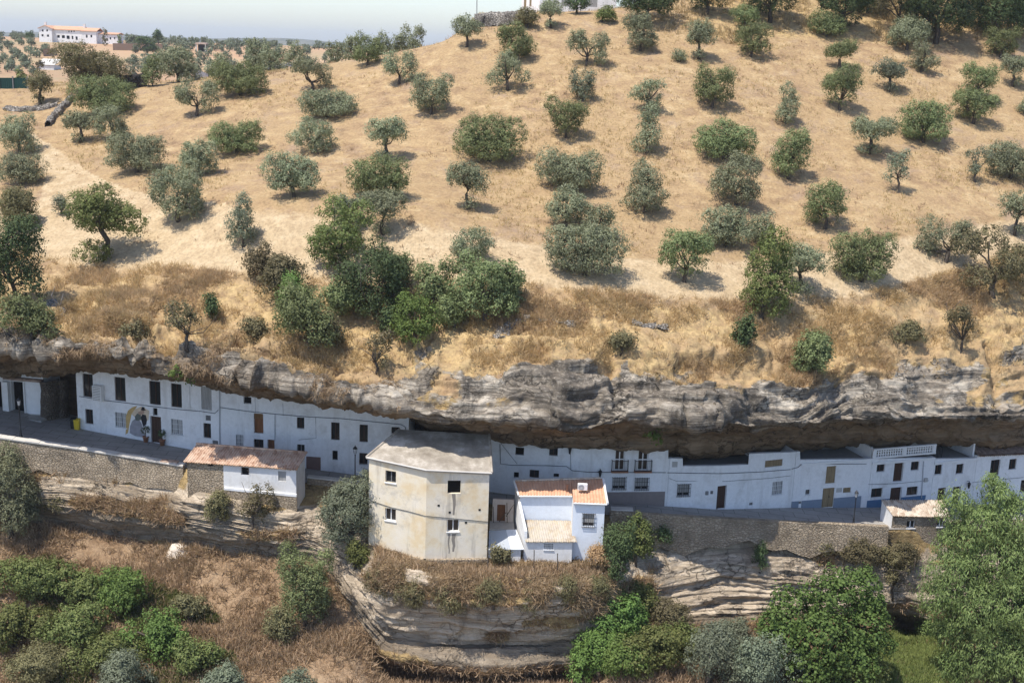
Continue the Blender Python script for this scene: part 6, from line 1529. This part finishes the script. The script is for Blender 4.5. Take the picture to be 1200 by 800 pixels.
# plants rooted in the overhanging rock
for (x, y, Yo, it, lb) in ((766, 512, 4.6, [(762, 508, 8, 0), (770, 515, 7, 0), (766, 502, 5, .2)], 'green shrub growing out of the rock face above the balconies'),
                           (207, 436, 6.9, [(205, 434, 6, 0), (211, 440, 5, 0), (200, 438, 4, 0), (223, 447, 4, .3)], 'green fig sprig hanging from the rock over the tall left house')):
    Y0 = foot(x)[1] - Yo; hit = BV_UP.ray_cast(CAMV, Vector(ray(x, y)).normalized())[0]
    if hit is not None: Y0 = hit[1]
    b0 = at_y(x, y, Y0); make_tree('rock_plant', lb, 'plant', None, b0, 'x', .9, .5, 'bright', int(2100 + x), lobes=px_lobes(b0, it, Y0 - .15), l=.2, w=.15, clump=.25, trunk=.1)

# potted topiary at the brown door
def potted(label, px, f, h):
    p = street_pt(px, f); r = thing('potted_plant', label, 'plant', p, 'potted plants at the brown door')
    MB().lathe(p, [(.18, 0), (.27, .5), (.30, .5), (.30, .58), (.24, .58)], 12).build('pot', M['terracotta'], r, True)
    rng = np.random.default_rng(int(px)); V = leaf_cloud(rng, [(0, 0, h, .34, .34, .33)], 1.8, .10, .06, .10, 10)
    link_mesh('foliage', np_mesh('foliage', V, quads(len(V) // 4)), M['dark_leaf'], r)
    MB().tube([p + [0, 0, .5], p + [0, 0, h]], .035, 6).build('stem', M['bark'], r)
potted('potted round topiary left of the brown door, under the mural', 171.5, .95, 1.15); potted('potted round topiary right of the brown door', 190.5, .94, 1.1)

# ---------------------------------------------------------------- dry grass and brush, nobody could count it
rng = np.random.default_rng(77)
def blades(P, Nn, k, ln, wd, spread, rng):
    n = len(P); B = P[:, None] + rng.normal(size=(n, k, 3)) * np.array([.16, .16, .03])
    d = Nn[:, None] * .4 + np.array([0, 0, .75]) + rng.normal(size=(n, k, 3)) * spread; d /= np.linalg.norm(d, axis=2, keepdims=True)
    L = ln * rng.uniform(.5, 1.4, (n, k, 1)); t_ = np.cross(d, rng.normal(size=d.shape)); t_ /= np.linalg.norm(t_, axis=2, keepdims=True); t_ = t_ * wd * .5
    tip = B + d * L; V = np.stack([B - t_, B + t_, tip + t_ * .35, tip - t_ * .35], 2).reshape(-1, 3); return V
def pick(Gd, wgt, n, rng):
    w = wgt.ravel() / wgt.sum(); i = rng.choice(len(w), n, p=w); nr, nc = wgt.shape; r, c = np.divmod(i, nc)
    r = np.clip(r, 0, nr - 2); c = np.clip(c, 0, nc - 2); a, b = rng.random((n, 1)), rng.random((n, 1))
    P = (Gd[r, c] * (1 - a) + Gd[r + 1, c] * a) * (1 - b) + (Gd[r, c + 1] * (1 - a) + Gd[r + 1, c + 1] * a) * b; return P, r, c
def cellarea(Gd):
    a = np.zeros(Gd.shape[:2]); a[:-1, :-1] = np.linalg.norm(np.cross(Gd[1:, :-1] - Gd[:-1, :-1], Gd[:-1, 1:] - Gd[:-1, :-1]), axis=2); return a
vis = (GP[..., 0] > -40) & (GP[..., 0] < 1240) & (GP[..., 1] < 520)
AU = cellarea(UP) * vis; AL = cellarea(LO)
NU = normals(UP); NLo = -normals(LO)
w1_ = AU * (RI > 5.95 - 1.5 * lft) * (RI < 7.05) * np.clip(grassy, 0, 1) ** 2 * np.clip(.1 + 2.4 * fbm(UP, .3, 4, 201), .04, 1)
P, r_, c_i = pick(UP, w1_, 9000, rng); V = blades(P, NU[r_, c_i], 8, .48, .05, .7, rng)
o = link_mesh('dry_grass', np_mesh('dry_grass', V, quads(len(V) // 4)), M['straw']); tag(o, 'dry straw coloured grass covering the bank above the rock', 'grass', kind='stuff')
w1_ = AU * (RI > 6.0) * (RI < 7.0) * np.clip(grassy, 0, 1) ** 2 * np.clip(-.1 + 2.2 * fbm(UP, .2, 3, 207), 0, 1)
P, r_, c_i = pick(UP, w1_, 5500, rng); V = blades(P, NU[r_, c_i], 10, .5, .045, .95, rng)
o = link_mesh('dry_scrub', np_mesh('dry_scrub', V, quads(len(V) // 4)), M['scrub']); tag(o, 'brown dry scrub in patches on the bank above the rock', 'scrub', kind='stuff')
w1_ = AU * (RI > 4.1) * (RI < 5.4) * lft * np.clip(-.05 + 2.2 * fbm(UP, .45, 4, 261), 0, 1)
P, r_, c_i = pick(UP, w1_, 2300, rng); V = blades(P, NU[r_, c_i], 8, .42, .04, .9, rng); V[2::4, 2] -= .32; V[3::4, 2] -= .32
o = link_mesh('overhanging_dry_grass', np_mesh('overhanging_dry_grass', V, quads(len(V) // 4)), M['brush']); tag(o, 'dry grass and roots hanging over the rock edge at the left', 'grass', kind='stuff')
w1_ = AU * (RI > 11.0) * (RI < 13.4) * np.clip((PX[None] - 760) / 100, 0, 1) * np.clip(.4 + 1.6 * fbm(UP, .15, 3, 209), 0, 1)
P, r_, c_i = pick(UP, w1_, 3500, rng); V = blades(P, NU[r_, c_i], 10, .8, .08, .8, rng)
o = link_mesh('hilltop_scrub', np_mesh('hilltop_scrub', V, quads(len(V) // 4)), M['scrub']); tag(o, 'dry scrub between the dark trees at the top right', 'scrub', kind='stuff')
w1_ = AU * (RI > 7.9) * (1 - np.clip(sandy, 0, 1)) * np.clip(.1 + 1.6 * fbm(UP, .12, 4, 211), .02, 1)
P, r_, c_i = pick(UP, w1_, 16000, rng); V = blades(P, NU[r_, c_i], 5, .30, .06, .6, rng)
o = link_mesh('stubble_grass', np_mesh('stubble_grass', V, quads(len(V) // 4)), M['straw']); tag(o, 'short dry stubble between the olive trees', 'grass', kind='stuff')
LP = np.stack(proj(LO.reshape(-1, 3)), -1).reshape(NRL, NC, 2)
visl = (LP[..., 0] > -60) & (LP[..., 0] < 1260) & (LP[..., 1] < 850)
green_zone = inpoly(LP[..., 0], LP[..., 1], [(985, 830), (985, 770), (1040, 735), (1090, 742), (1125, 770), (1125, 830)])
w2_ = AL * visl * (((LR > 4.9) & (LR < 8)) | ((lgr > .6) & (LR > 2.0))) * (~green_zone) * np.clip(.5 + 1.3 * fbm(LO, .25, 3, 221), .08, 1)
left = LP[..., 0] < 720
P, r_, c_i = pick(LO, w2_ * (1 + 0 * left), 17000, rng)
V = blades(P, NLo[r_, c_i], 9, .62, .07, .8, rng)
o = link_mesh('dry_brush', np_mesh('dry_brush', V, quads(len(V) // 4)), M['brush']); tag(o, 'reddish brown dry brush covering the gorge slope', 'brush', kind='stuff')
w3_ = AL * visl * outc[None] * (LR > 1.75) * (LR < 3.0 + 1.3 * fbm(LO, (.3, .3, .05), 3, 231))
P, r_, c_i = pick(LO, w3_, 6500, rng); V = blades(P, NLo[r_, c_i], 10, .5, .05, .85, rng); V[2::4, 2] -= .22; V[3::4, 2] -= .22
o = link_mesh('hanging_dry_grass', np_mesh('hanging_dry_grass', V, quads(len(V) // 4)), M['brush']); tag(o, 'dry grass hanging over the outcrop under the ochre house', 'grass', kind='stuff')
bz = inpoly(LP[..., 0], LP[..., 1], [(-20, 640), (60, 652), (150, 672), (215, 700), (262, 730), (285, 830), (-20, 830)])
w5_ = AL * visl * bz * (LR > 4.9) * np.clip(.15 + 2.0 * fbm(LO, .28, 3, 241), 0, 1)
P, r_, c_i = pick(LO, w5_, 5200, rng); V = blades(P + np.array([0, 0, .15]), NLo[r_, c_i], 9, .26, .14, 1.1, rng)
o = link_mesh('bramble_cover', np_mesh('bramble_cover', V, quads(len(V) // 4)), M['bramble']); tag(o, 'low bramble leaves trailing between the bushes on the left slope', 'ground cover', kind='stuff')
w6_ = AU * (RI > 7.3) * np.clip(-.15 + 1.8 * fbm(UP, .3, 4, 251), 0, 1)
P, r_, c_i = pick(UP, w6_, 2600, rng); V = blades(P, NU[r_, c_i], 7, .34, .06, .8, rng)
o = link_mesh('dry_weeds', np_mesh('dry_weeds', V, quads(len(V) // 4)), M['brush']); tag(o, 'small brown dry weeds scattered over the slope', 'weeds', kind='stuff')
w4_ = AL * visl * green_zone
P, r_, c_i = pick(LO, w4_, 5200, rng); V = blades(P, NLo[r_, c_i], 8, .35, .06, .7, rng)
o = link_mesh('green_grass', np_mesh('green_grass', V, quads(len(V) // 4)), M['greengrass']); tag(o, 'green herbs on the gorge floor in front of the small cave', 'grass', kind='stuff')

# ---------------------------------------------------------------- stone walls, rubble, fences on the hill
def rubble_band(name, label, cat, pts, h, w, mat, seed, which='up'):
    """a heaped stone wall over ground points seen at pts"""
    G3 = [ground(x, y, which)[0] for x, y in pts]; G3 = [g for g in G3 if g is not None]
    G3 = np.array(G3); sx = np.r_[0, np.cumsum(np.linalg.norm(np.diff(G3, axis=0), axis=1))]; n = max(8, int(sx[-1] / .22)); u = np.linspace(0, sx[-1], n)
    C3 = np.stack([np.interp(u, sx, G3[:, k]) for k in range(3)], 1); d = np.gradient(C3, axis=0); d /= np.linalg.norm(d, axis=1, keepdims=True); s_ = np.stack([d[:, 1], -d[:, 0], 0 * u], 1)
    m_ = 15; V = np.zeros((n, m_, 3))
    for j in range(m_):
        a = math.pi * j / (m_ - 1); prof = max(0, math.sin(a)) ** .28
        V[:, j] = C3 + s_ * (math.cos(a) * w / 2) + np.array([0, 0, 1]) * (h * prof - .15 * (1 - prof))[..., None] if False else C3 + s_ * (math.cos(a) * w / 2) + np.array([0, 0, h * prof - .2])
    nz = vnoise(V * 3.1, seed) ; V += .24 * np.stack([vnoise(V * 2.7, seed + 1), vnoise(V * 2.7, seed + 2), nz], -1) * min(1, w)
    V[..., 2] += .12 * h * fbm(V, .5, 2, seed + 5)
    idx = np.arange(n * m_).reshape(n, m_); q_ = np.stack([idx[:-1, :-1], idx[:-1, 1:], idx[1:, 1:], idx[1:, :-1]], -1).reshape(-1, 4)
    o = link_mesh(name, np_mesh(name, V.reshape(-1, 3), q_), M[mat]); centred(o, tuple(C3[n // 2])); tag(o, label, cat); return o
rubble_band('dry_stone_wall', 'crumbling dry stone wall running down to the track at the left', 'wall', [(83, 119), (72, 130), (62, 140), (56, 149)], 1.0, .8, 'drystone', 301)
rubble_band('rubble_heap', 'low heap of grey rubble stones beside the crumbling wall', 'rubble', [(8, 128), (30, 129), (52, 127), (66, 123)], .6, 1.8, 'drystone', 302)
rubble_band('dry_stone_wall', 'sloping dry stone wall on the skyline left of the white hilltop house', 'wall', [(556, 31), (572, 29), (590, 27.5), (612, 26)], 1.7, 2.4, 'drystone', 303)
rubble_band('dark_stone_wall', 'dark heaped stone wall behind the big dense olive', 'wall', [(132, 102), (146, 103), (158, 103), (170, 101)], 1.9, 1.6, 'darkstone', 304)
for i, (pts, lb) in enumerate((([(584, 396), (590, 384), (604, 374), (616, 368)], 'pale loose stones on the bank below the dense green bush'), ([(630, 372), (652, 374), (676, 378)], 'grey stone scatter in the middle of the bank'), ([(742, 376), (762, 380), (782, 382)], 'pale stone scatter on the bank under the round track olive'), ([(58, 352), (66, 362), (70, 376)], 'pale rock patch on the bank right of the big dark tree'))):
    rubble_band('stone_scatter', lb, 'stones', pts, .28, 1.5, 'drystone', 320 + i)
def sheet_fence(label, pts, h, mat, name='sheet_fence', cat='fence', Y=None, post='frame_grey'):
    G3 = [(ground(x, y)[0] if Y is None else at_y(x, y, Y)) for x, y in pts]
    root = thing(name, label, cat, G3[0]); b = MB(); c = MB()
    for a, e in zip(G3[:-1], G3[1:]):
        L = np.linalg.norm((e - a)[:2]); n = max(6, int(L / .16)); t_ = (e - a)[:2] / L; nn = np.array([t_[1], -t_[0]])
        for i in range(n):
            p0 = a + (e - a) * i / n; p1 = a + (e - a) * (i + 1) / n; o0 = nn * .04 * (i % 2); o1 = nn * .04 * ((i + 1) % 2)
            b.quad((*(p0[:2] + o0), p0[2] - .3), (*(p1[:2] + o1), p1[2] - .3), (*(p1[:2] + o1), p1[2] + h), (*(p0[:2] + o0), p0[2] + h))
    b.build('panel', M[mat], root)
    for g_ in G3:
        MB().cbox(g_[0], g_[1] - .1, g_[2] - .3, .14, .14, h + .5).build('post', M[post], root)
sheet_fence('grey sheet metal fence behind the fused olives at the crest', [(229, 94), (244, 91.5), (262, 87.5), (276, 84)], 1.5, 'fence_sheet')
sheet_fence('short grey sheet metal fence further right along the crest', [(311, 81.5), (322, 80), (334, 78.5), (354, 77)], 1.5, 'fence_sheet')
sheet_fence('dark green net fence at the left edge behind the dry field', [(-20, 104), (0, 104), (16, 104), (33, 104)], 1.5, 'net', 'net_fence')

# white hilltop house, cut by the top edge
h0, h1 = at_y(632, 15, 181), at_y(722, 12, 182.5); hl = at_y(611, 15, 184)
gz = min(h0[2], h1[2]) - 1.2
root = thing('hilltop_house', 'modern white house on the hilltop, cut by the top edge of the picture', 'house', (*h0[:2], gz))
wall_face(root, h0, h1, gz, gz + 6.5, gz + 6.5, [('door', (642, -10, 645, 8.5)), ('greyblind', (658.4, -12, 669.5, 8.0)), ('greyblind', (690, -12, 700.5, 8.6))], M['white'])
wall_face(root, hl, h0, gz, gz + 6.5, gz + 6.5, [('blind', (614, -10, 617, 9)), ('blind', (620.6, -10, 623, 8))], plaster('warm_white_render', (0.78, 0.74, 0.71), (0.7, 0.64, 0.6), .2))
MB().hexa([(hl[0], hl[1], gz + 6.4), (h0[0], h0[1], gz + 6.4), (h1[0], h1[1], gz + 6.4), (h1[0] - 3, h1[1] + 9, gz + 6.4), (hl[0], hl[1], gz + 6.7), (h0[0], h0[1], gz + 6.7), (h1[0], h1[1], gz + 6.7), (h1[0] - 3, h1[1] + 9, gz + 6.7)]).build('roof', M['white'], root)
o = MB().tube([(*at_y(559, 14, 174)[:2], at_y(559, 14, 174)[2] - 1), at_y(559, -20, 174)], .06, 5).build('mast', M['frame_grey']); centred(o, at_y(559, 14, 174)); tag(o, 'thin metal mast rising from the rubble mound at the top edge', 'mast')

# villa and what stands in the far grove
def far_ground(px, Y):
    X = at_y(px, 50, Y)[0]; return np.array([X, Y, float(farz(np.array([X]), np.array([Y]))[0])])
YV = 640.0
def vx(px, py): return at_y(px, py, YV)
g0 = far_ground(85, YV)[2]
root = thing('villa', 'long white country villa with pale orange roofs on the far hill', 'house', (*vx(85, 48)[:2], g0))
def villa_block(x0, x1, ytop, yr0, depth, ops, dy=0.0, gable=False):
    a, e = at_y(x0, 46, YV + dy), at_y(x1, 46, YV + dy); zt = at_y((x0 + x1) / 2, ytop, YV + dy)[2]
    wall_face(root, a, e, g0 - 2.5, zt, zt, ops, M['white'], rev=.3)
    b = MB()
    for p, q_ in (((e[0], e[1]), (e[0], e[1] + depth)), ((a[0], a[1] + depth), (a[0], a[1]))): b.quad((*p, g0 - 2.5), (*q_, g0 - 2.5), (*q_, zt), (*p, zt))
    zr = at_y((x0 + x1) / 2, yr0, YV + dy + depth / 2)[2]
    if gable:
        m0 = ((a[0] + e[0]) / 2, a[1]); b.poly([(a[0], a[1], zt), (e[0], e[1], zt), (m0[0], m0[1], zr)])
    b.build('side_wall', M['white'], root)
    r = MB(); o_ = .5
    if gable:
        m0 = (a[0] + e[0]) / 2
        for s_, p in ((-1, a), (1, e)): r.hexa([(p[0] + s_ * o_, a[1] - o_, zt - .2), (m0, a[1] - o_, zr), (m0, a[1] + depth, zr), (p[0] + s_ * o_, a[1] + depth, zt - .2), (p[0] + s_ * o_, a[1] - o_, zt), (m0, a[1] - o_, zr + .2), (m0, a[1] + depth, zr + .2), (p[0] + s_ * o_, a[1] + depth, zt)])
    else:
        r.hexa([(a[0] - o_, a[1] - o_, zt), (e[0] + o_, a[1] - o_, zt), (e[0] + o_, a[1] + depth / 2, zr), (a[0] - o_, a[1] + depth / 2, zr), (a[0] - o_, a[1] - o_, zt + .25), (e[0] + o_, a[1] - o_, zt + .25), (e[0] + o_, a[1] + depth / 2, zr + .25), (a[0] - o_, a[1] + depth / 2, zr + .25)])
        r.hexa([(a[0] - o_, a[1] + depth / 2, zr), (e[0] + o_, a[1] + depth / 2, zr), (e[0] + o_, a[1] + depth, zt), (a[0] - o_, a[1] + depth, zt), (a[0] - o_, a[1] + depth / 2, zr + .25), (e[0] + o_, a[1] + depth / 2, zr + .25), (e[0] + o_, a[1] + depth, zt + .25), (a[0] - o_, a[1] + depth, zt + .25)])
    r.build('roof', M['tile_new'], root)
villa_block(46, 61, 33.4, 30.2, 12, [('hole', (49, 34.8, 51, 37.2)), ('hole', (54.2, 34.8, 56.2, 37.2)), ('hole', (48.6, 40.4, 51, 43)), ('hole', (55, 40.8, 57.4, 43.4))], 0, True)
villa_block(61.2, 96, 35.6, 31.4, 11, [('hole', (80, 36.2, 81.4, 38)), ('hole', (83, 36.2, 84.4, 38)), ('hole', (86, 36.2, 87.4, 38)), ('hole', (67, 41.4, 70, 44.6)), ('hole', (72.4, 41.6, 76, 45)), ('hole', (78, 42, 81.6, 46)), ('hole', (84, 42.4, 86, 46.2)), ('hole', (88.6, 43, 91, 47))], 2)
villa_block(96.2, 113, 37.0, 33.4, 10, [('hole', (100.6, 41, 102.6, 44.4)), ('hole', (106, 41.2, 108, 44.2))], 0)
villa_block(113.2, 138, 40.4, 38.8, 9, [('hole', (120, 43.4, 121.6, 45.6)), ('hole', (128.4, 43.8, 130.2, 46.6)), ('hole', (133.6, 43.8, 135, 46.4))], 3)
for (x, y) in ((53.4, 30.2), (99, 32.6)):
    p = at_y(x, y, YV + 5); MB().cbox(p[0], p[1], p[2] - .8, 1.0, 1.0, 2.6).build('chimney', M['white_old'], root)
for (x, Y_, lb, x1, ht) in ((50, 520, 'brown earth wall in the far olive grove below the villa', 66, 3.0), (132, 585, 'long brown earth wall right of the distant villa', 190, 3.2)):
    a, e = far_ground(x, Y_), far_ground(x1, Y_ + 8); sh = np.array([0, 0, 0])
    b = MB(); n_ = 10
    for i in range(n_):
        p = a + (e - a) * i / n_; q_ = a + (e - a) * (i + 1) / n_; b.hexa([(p[0], p[1], p[2] - 1), (q_[0], q_[1], q_[2] - 1), (q_[0], q_[1] + .5, q_[2] - 1), (p[0], p[1] + .5, p[2] - 1), (p[0], p[1], p[2] + ht), (q_[0], q_[1], q_[2] + ht), (q_[0], q_[1] + .5, q_[2] + ht), (p[0], p[1] + .5, p[2] + ht)])
    o = b.build('earth_wall', plain('brown_earth_wall', (0.26, 0.18, 0.13), .95)); centred(o, tuple(a)); tag(o, lb, 'wall')
p = far_ground(56, 455); root = thing('low_shed', 'low white roofed shed in the grove left of the big brownish tree', 'shed', p)
MB().cbox(p[0], p[1], p[2] - 1, 6.0, 7, 2.4).build('wall', M['white_old'], root); MB().hexa([p + np.array(v) for v in ((-3.4, -3.8, 1.5), (3.4, -3.8, 1.5), (3.4, 3.8, 3.4), (-3.4, 3.8, 3.4), (-3.4, -3.8, 1.7), (3.4, -3.8, 1.7), (3.4, 3.8, 3.6), (-3.4, 3.8, 3.6))]).build('roof', M['kerb'], root)
p = far_ground(236.5, 600); root = thing('open_hut', 'small open hut with a flat brown roof in the far grove', 'hut', p)
w_ = 2.4; MB().hexa([p + np.array(v) for v in ((-3.0, -2.6, 3.4), (3.0, -2.6, 3.4), (2.6, 2.6, 3.4), (-2.6, 2.6, 3.4), (-2.2, -2.0, 4.2), (2.2, -2.0, 4.2), (2.2, 2.2, 4.2), (-2.2, 2.2, 4.2))]).build('roof', M['tile_dark'], root)
MB().cbox(p[0], p[1] + 1.5, p[2] - .5, 4.4, .3, 3.9).build('back_wall', M['darkstone'], root)
for sx in (-2.2, 2.2): MB().cbox(p[0] + sx, p[1] - 2.0, p[2] - .5, .45, .45, 3.9).build('post', M['white_old'], root)
# trees of the far grove: six crowns, copied
FARV = []
for k in range(6):
    rng_k = np.random.default_rng(3000 + k); V = leaf_cloud(rng_k, crown_lobes(['round', 'mound', 'broad'][k % 3], 5.0, 3.9, rng_k), 1.1, .62, .42, .55, 7)
    V = V.reshape(-1, 4, 3); V = V[V[:, :, 2].min(1) > .05].reshape(-1, 3); n_l = len(V)
    b = MB(); b.tube([(0, 0, -.4), (.1, 0, .7), (0, .1, 1.8)], [.28, .22, .12], 6); Vt = np.array(b.v); Fq = np.array([f for f in b.f if len(f) == 4]) + n_l
    me = np_mesh('far_olive', np.vstack([V, Vt]), np.vstack([quads(n_l // 4), Fq])); me.materials.append(M['olive_grey']); me.materials.append(M['bark'])
    mi = np.zeros(len(me.polygons), np.int32); mi[n_l // 4:] = 1; me.polygons.foreach_set('material_index', mi); FARV.append(me)
rng = np.random.default_rng(4001); cnt = 0; spots = []
for Y_ in np.arange(425, 800, 9.5):
    for X_ in np.arange(-.47 * Y_, 40, 7.0 if Y_ < 640 else 9.0):
        X2, Y2 = X_ + rng.normal() * .9, Y_ + rng.normal() * 1.0
        z = float(farz(np.array([X2]), np.array([Y2]))[0]); px, py = proj((X2, Y2, z))
        if not (-8 < px < 545): continue
        if 60 < px < 150 and py > 52: continue
        if 44 < px < 140 and 560 < Y2 < 668: continue
        if px > 330 and (rng.random() < .75): continue
        if 225 < px < 248 and 575 < Y2 < 606: continue
        if 44 < px < 68 and 440 < Y2 < 530: continue
        spots.append((X2, Y2, z))
rng.shuffle(spots)
spots = sorted(spots[:295], key=lambda s: s[1])
for i, (x, y, z) in enumerate(spots):
    o = bpy.data.objects.new('olive_tree', FARV[i % 6]); COL.objects.link(o); o.location = (x, y, z); o.rotation_euler = (0, 0, rng.uniform(0, 6.28)); s = rng.uniform(.7, 1.05); o.scale = (s, s, s * rng.uniform(.85, 1.1))
    tag(o, 'small round olive in the far grove rows around the distant villa', 'olive tree', 'olive trees of the far grove')
FT = [('umbrella_pine', 'umbrella pine with a flat round crown against the sky', 185, 52, 15, 17, 'umb', 'dark_leaf', 612), ('holm_oak', 'dark round holm oak beside the umbrella pine', 172, 60, 28, 19, 'round', 'dark_leaf', 560),
      ('tree', 'dark round tree left of the distant villa', 35, 44, 11, 9, 'round', 'dark_leaf', 645), ('tree', 'brown dry cypress in front of the right wing of the villa', 123, 50, 8, 17, 'tall', 'dry_leaf', 620), ('tree', 'small green tree at the right end of the villa', 140, 49, 6, 9, 'tall', 'olive_green', 640),
      ('tree', 'pair of grey trees between the villa and the holm oak', 154, 50, 16, 10, 'broad', 'olive_grey', 640), ('bush', 'bright yellow green bush behind the green net fence', 22, 96, 34, 18, 'mound', 'almond', 300),
      ('bush', 'grey leafless bush in the grove below the low white shed', 44, 82, 20, 18, 'sparse', 'dry_leaf', 400)]
for i, (nm, lb, x, y, w_, h_, kd, lf, Y_) in enumerate(FT):
    p = far_ground(x, Y_); s = Y_ / F; top = at_y(x, y - h_, Y_)[2]
    make_tree(nm, lb, 'tree' if nm != 'bush' else 'bush', None, p, kd, w_ * s, max(2.0, top - p[2]), lf, 3300 + i, l=.6, w=.4, clump=.6, per=8, trunk=.62 if nm == 'umbrella_pine' else None)

# odds and ends below the houses
def rail(label, pts, Y, r, mat='bark', name='fence_post'):
    P = [at_y(x, y, Yq) for (x, y), Yq in zip(pts, Y)]; o = MB().tube(P, r, 5).build(name, M[mat]); centred(o, P[-1]); tag(o, label, 'post' if name == 'fence_post' else 'pipe', 'thin fence posts in front of the annex' if name == 'fence_post' else None)
rail('thin post left of the lean to door', [(572, 641), (571.5, 678)], (91.9, 91.7), .04); rail('thin post in front of the annex, left of its window', [(626, 644), (625.5, 676)], (91.8, 91.6), .04); rail('thin post in front of the annex, right of its window', [(653.4, 648), (653, 676)], (91.8, 91.6), .04)
rail('pale pipe lying along the edge of the outcrop in front of the annex', [(570, 676.5), (600, 677), (618, 676), (627, 672)], (91.2, 91.2, 91.3, 91.8), .05, 'kerb', 'pipe')
g_, _ = ground(206, 660, 'lo'); s = px_size(g_)
V = []; n_ = 18
for j in range(12):
    for i in range(n_ + 1):
        a = math.pi * i / n_; f = j / 11; rr_ = 18 * s * (1 - f ** 2.6) ** .5; V.append((g_[0] - math.cos(a) * rr_ * 1.0, g_[1] - math.sin(a) * rr_ * .8 + .9 + .5 * f, g_[2] - .7 + 27 * s * f))
V = np.array(V); V += .42 * np.stack([fbm(V, .9, 4, 61), fbm(V, .9, 4, 62), fbm(V, .9, 4, 63)], 1); idx = np.arange(len(V)).reshape(12, n_ + 1)
o = link_mesh('limestone_boulder', np_mesh('limestone_boulder', V, np.stack([idx[:-1, :-1], idx[:-1, 1:], idx[1:, 1:], idx[1:, :-1]], -1).reshape(-1, 4), True), plaster('pale_limestone', (0.60, 0.52, 0.42), (0.40, 0.33, 0.25), .6, scale=1.2)); centred(o, g_); tag(o, 'pale rounded limestone boulder on the brown slope under the left wall', 'boulder')
g_, _ = ground(386, 588, 'lo'); o = MB().lathe(g_, [(1.0, -.25), (.85, .12), (.45, .42), (.06, .55)], 14).build('sand_heap', M['sandpile'], None, True); centred(o, g_); tag(o, 'small heap of orange sand beside the tiled shed', 'heap')
# dead white branches hanging in the bank thicket
for i, (x0, y0, pts, lb) in enumerate(((441, 372, [(443, 350), (434, 354)], 'bleached dead branch in front of the very dark bank tree'), (70, 356, [(64, 336), (74, 344)], 'bleached dead branches on the bank at the left'))):
    b0, _ = ground(x0, y0); rng = np.random.default_rng(50 + i); b = MB()
    for (x, y) in pts: limb(b, b0 + [0, -.3, 0], at_y(x, y, b0[1] - 1.6), .06, .02, rng, .6)
    o = b.build('dead_branch', M['bark_pale']); centred(o, b0); tag(o, lb, 'branch')

# ---------------------------------------------------------------- the summer air
HAZE = 0.00011
hm = bpy.data.materials.new('haze'); hm.use_nodes = True; nt = hm.node_tree
nt.nodes.remove(nt.nodes['Principled BSDF']); pv = nt.nodes.new('ShaderNodeVolumePrincipled'); pv.inputs['Color'].default_value = (0.86, 0.92, 1.0, 1); pv.inputs['Density'].default_value = HAZE; pv.inputs['Anisotropy'].default_value = 0.2
nt.links.new(pv.outputs[0], nt.nodes['Material Output'].inputs['Volume'])
MB().hexa([(-4300, -40, -60), (4300, -40, -60), (4300, 9100, -60), (-4300, 9100, -60), (-4300, -40, 110), (4300, -40, 110), (4300, 9100, 110), (-4300, 9100, 110)])
hz_ = MB().hexa([(-4300, -40, -60), (4300, -40, -60), (4300, 9100, -60), (-4300, 9100, -60), (-4300, -40, 110), (4300, -40, 110), (4300, 9100, 110), (-4300, 9100, 110)]).build('haze', hm)
tag(hz_, kind='stuff', label='thin summer haze over the valley', cat='haze')
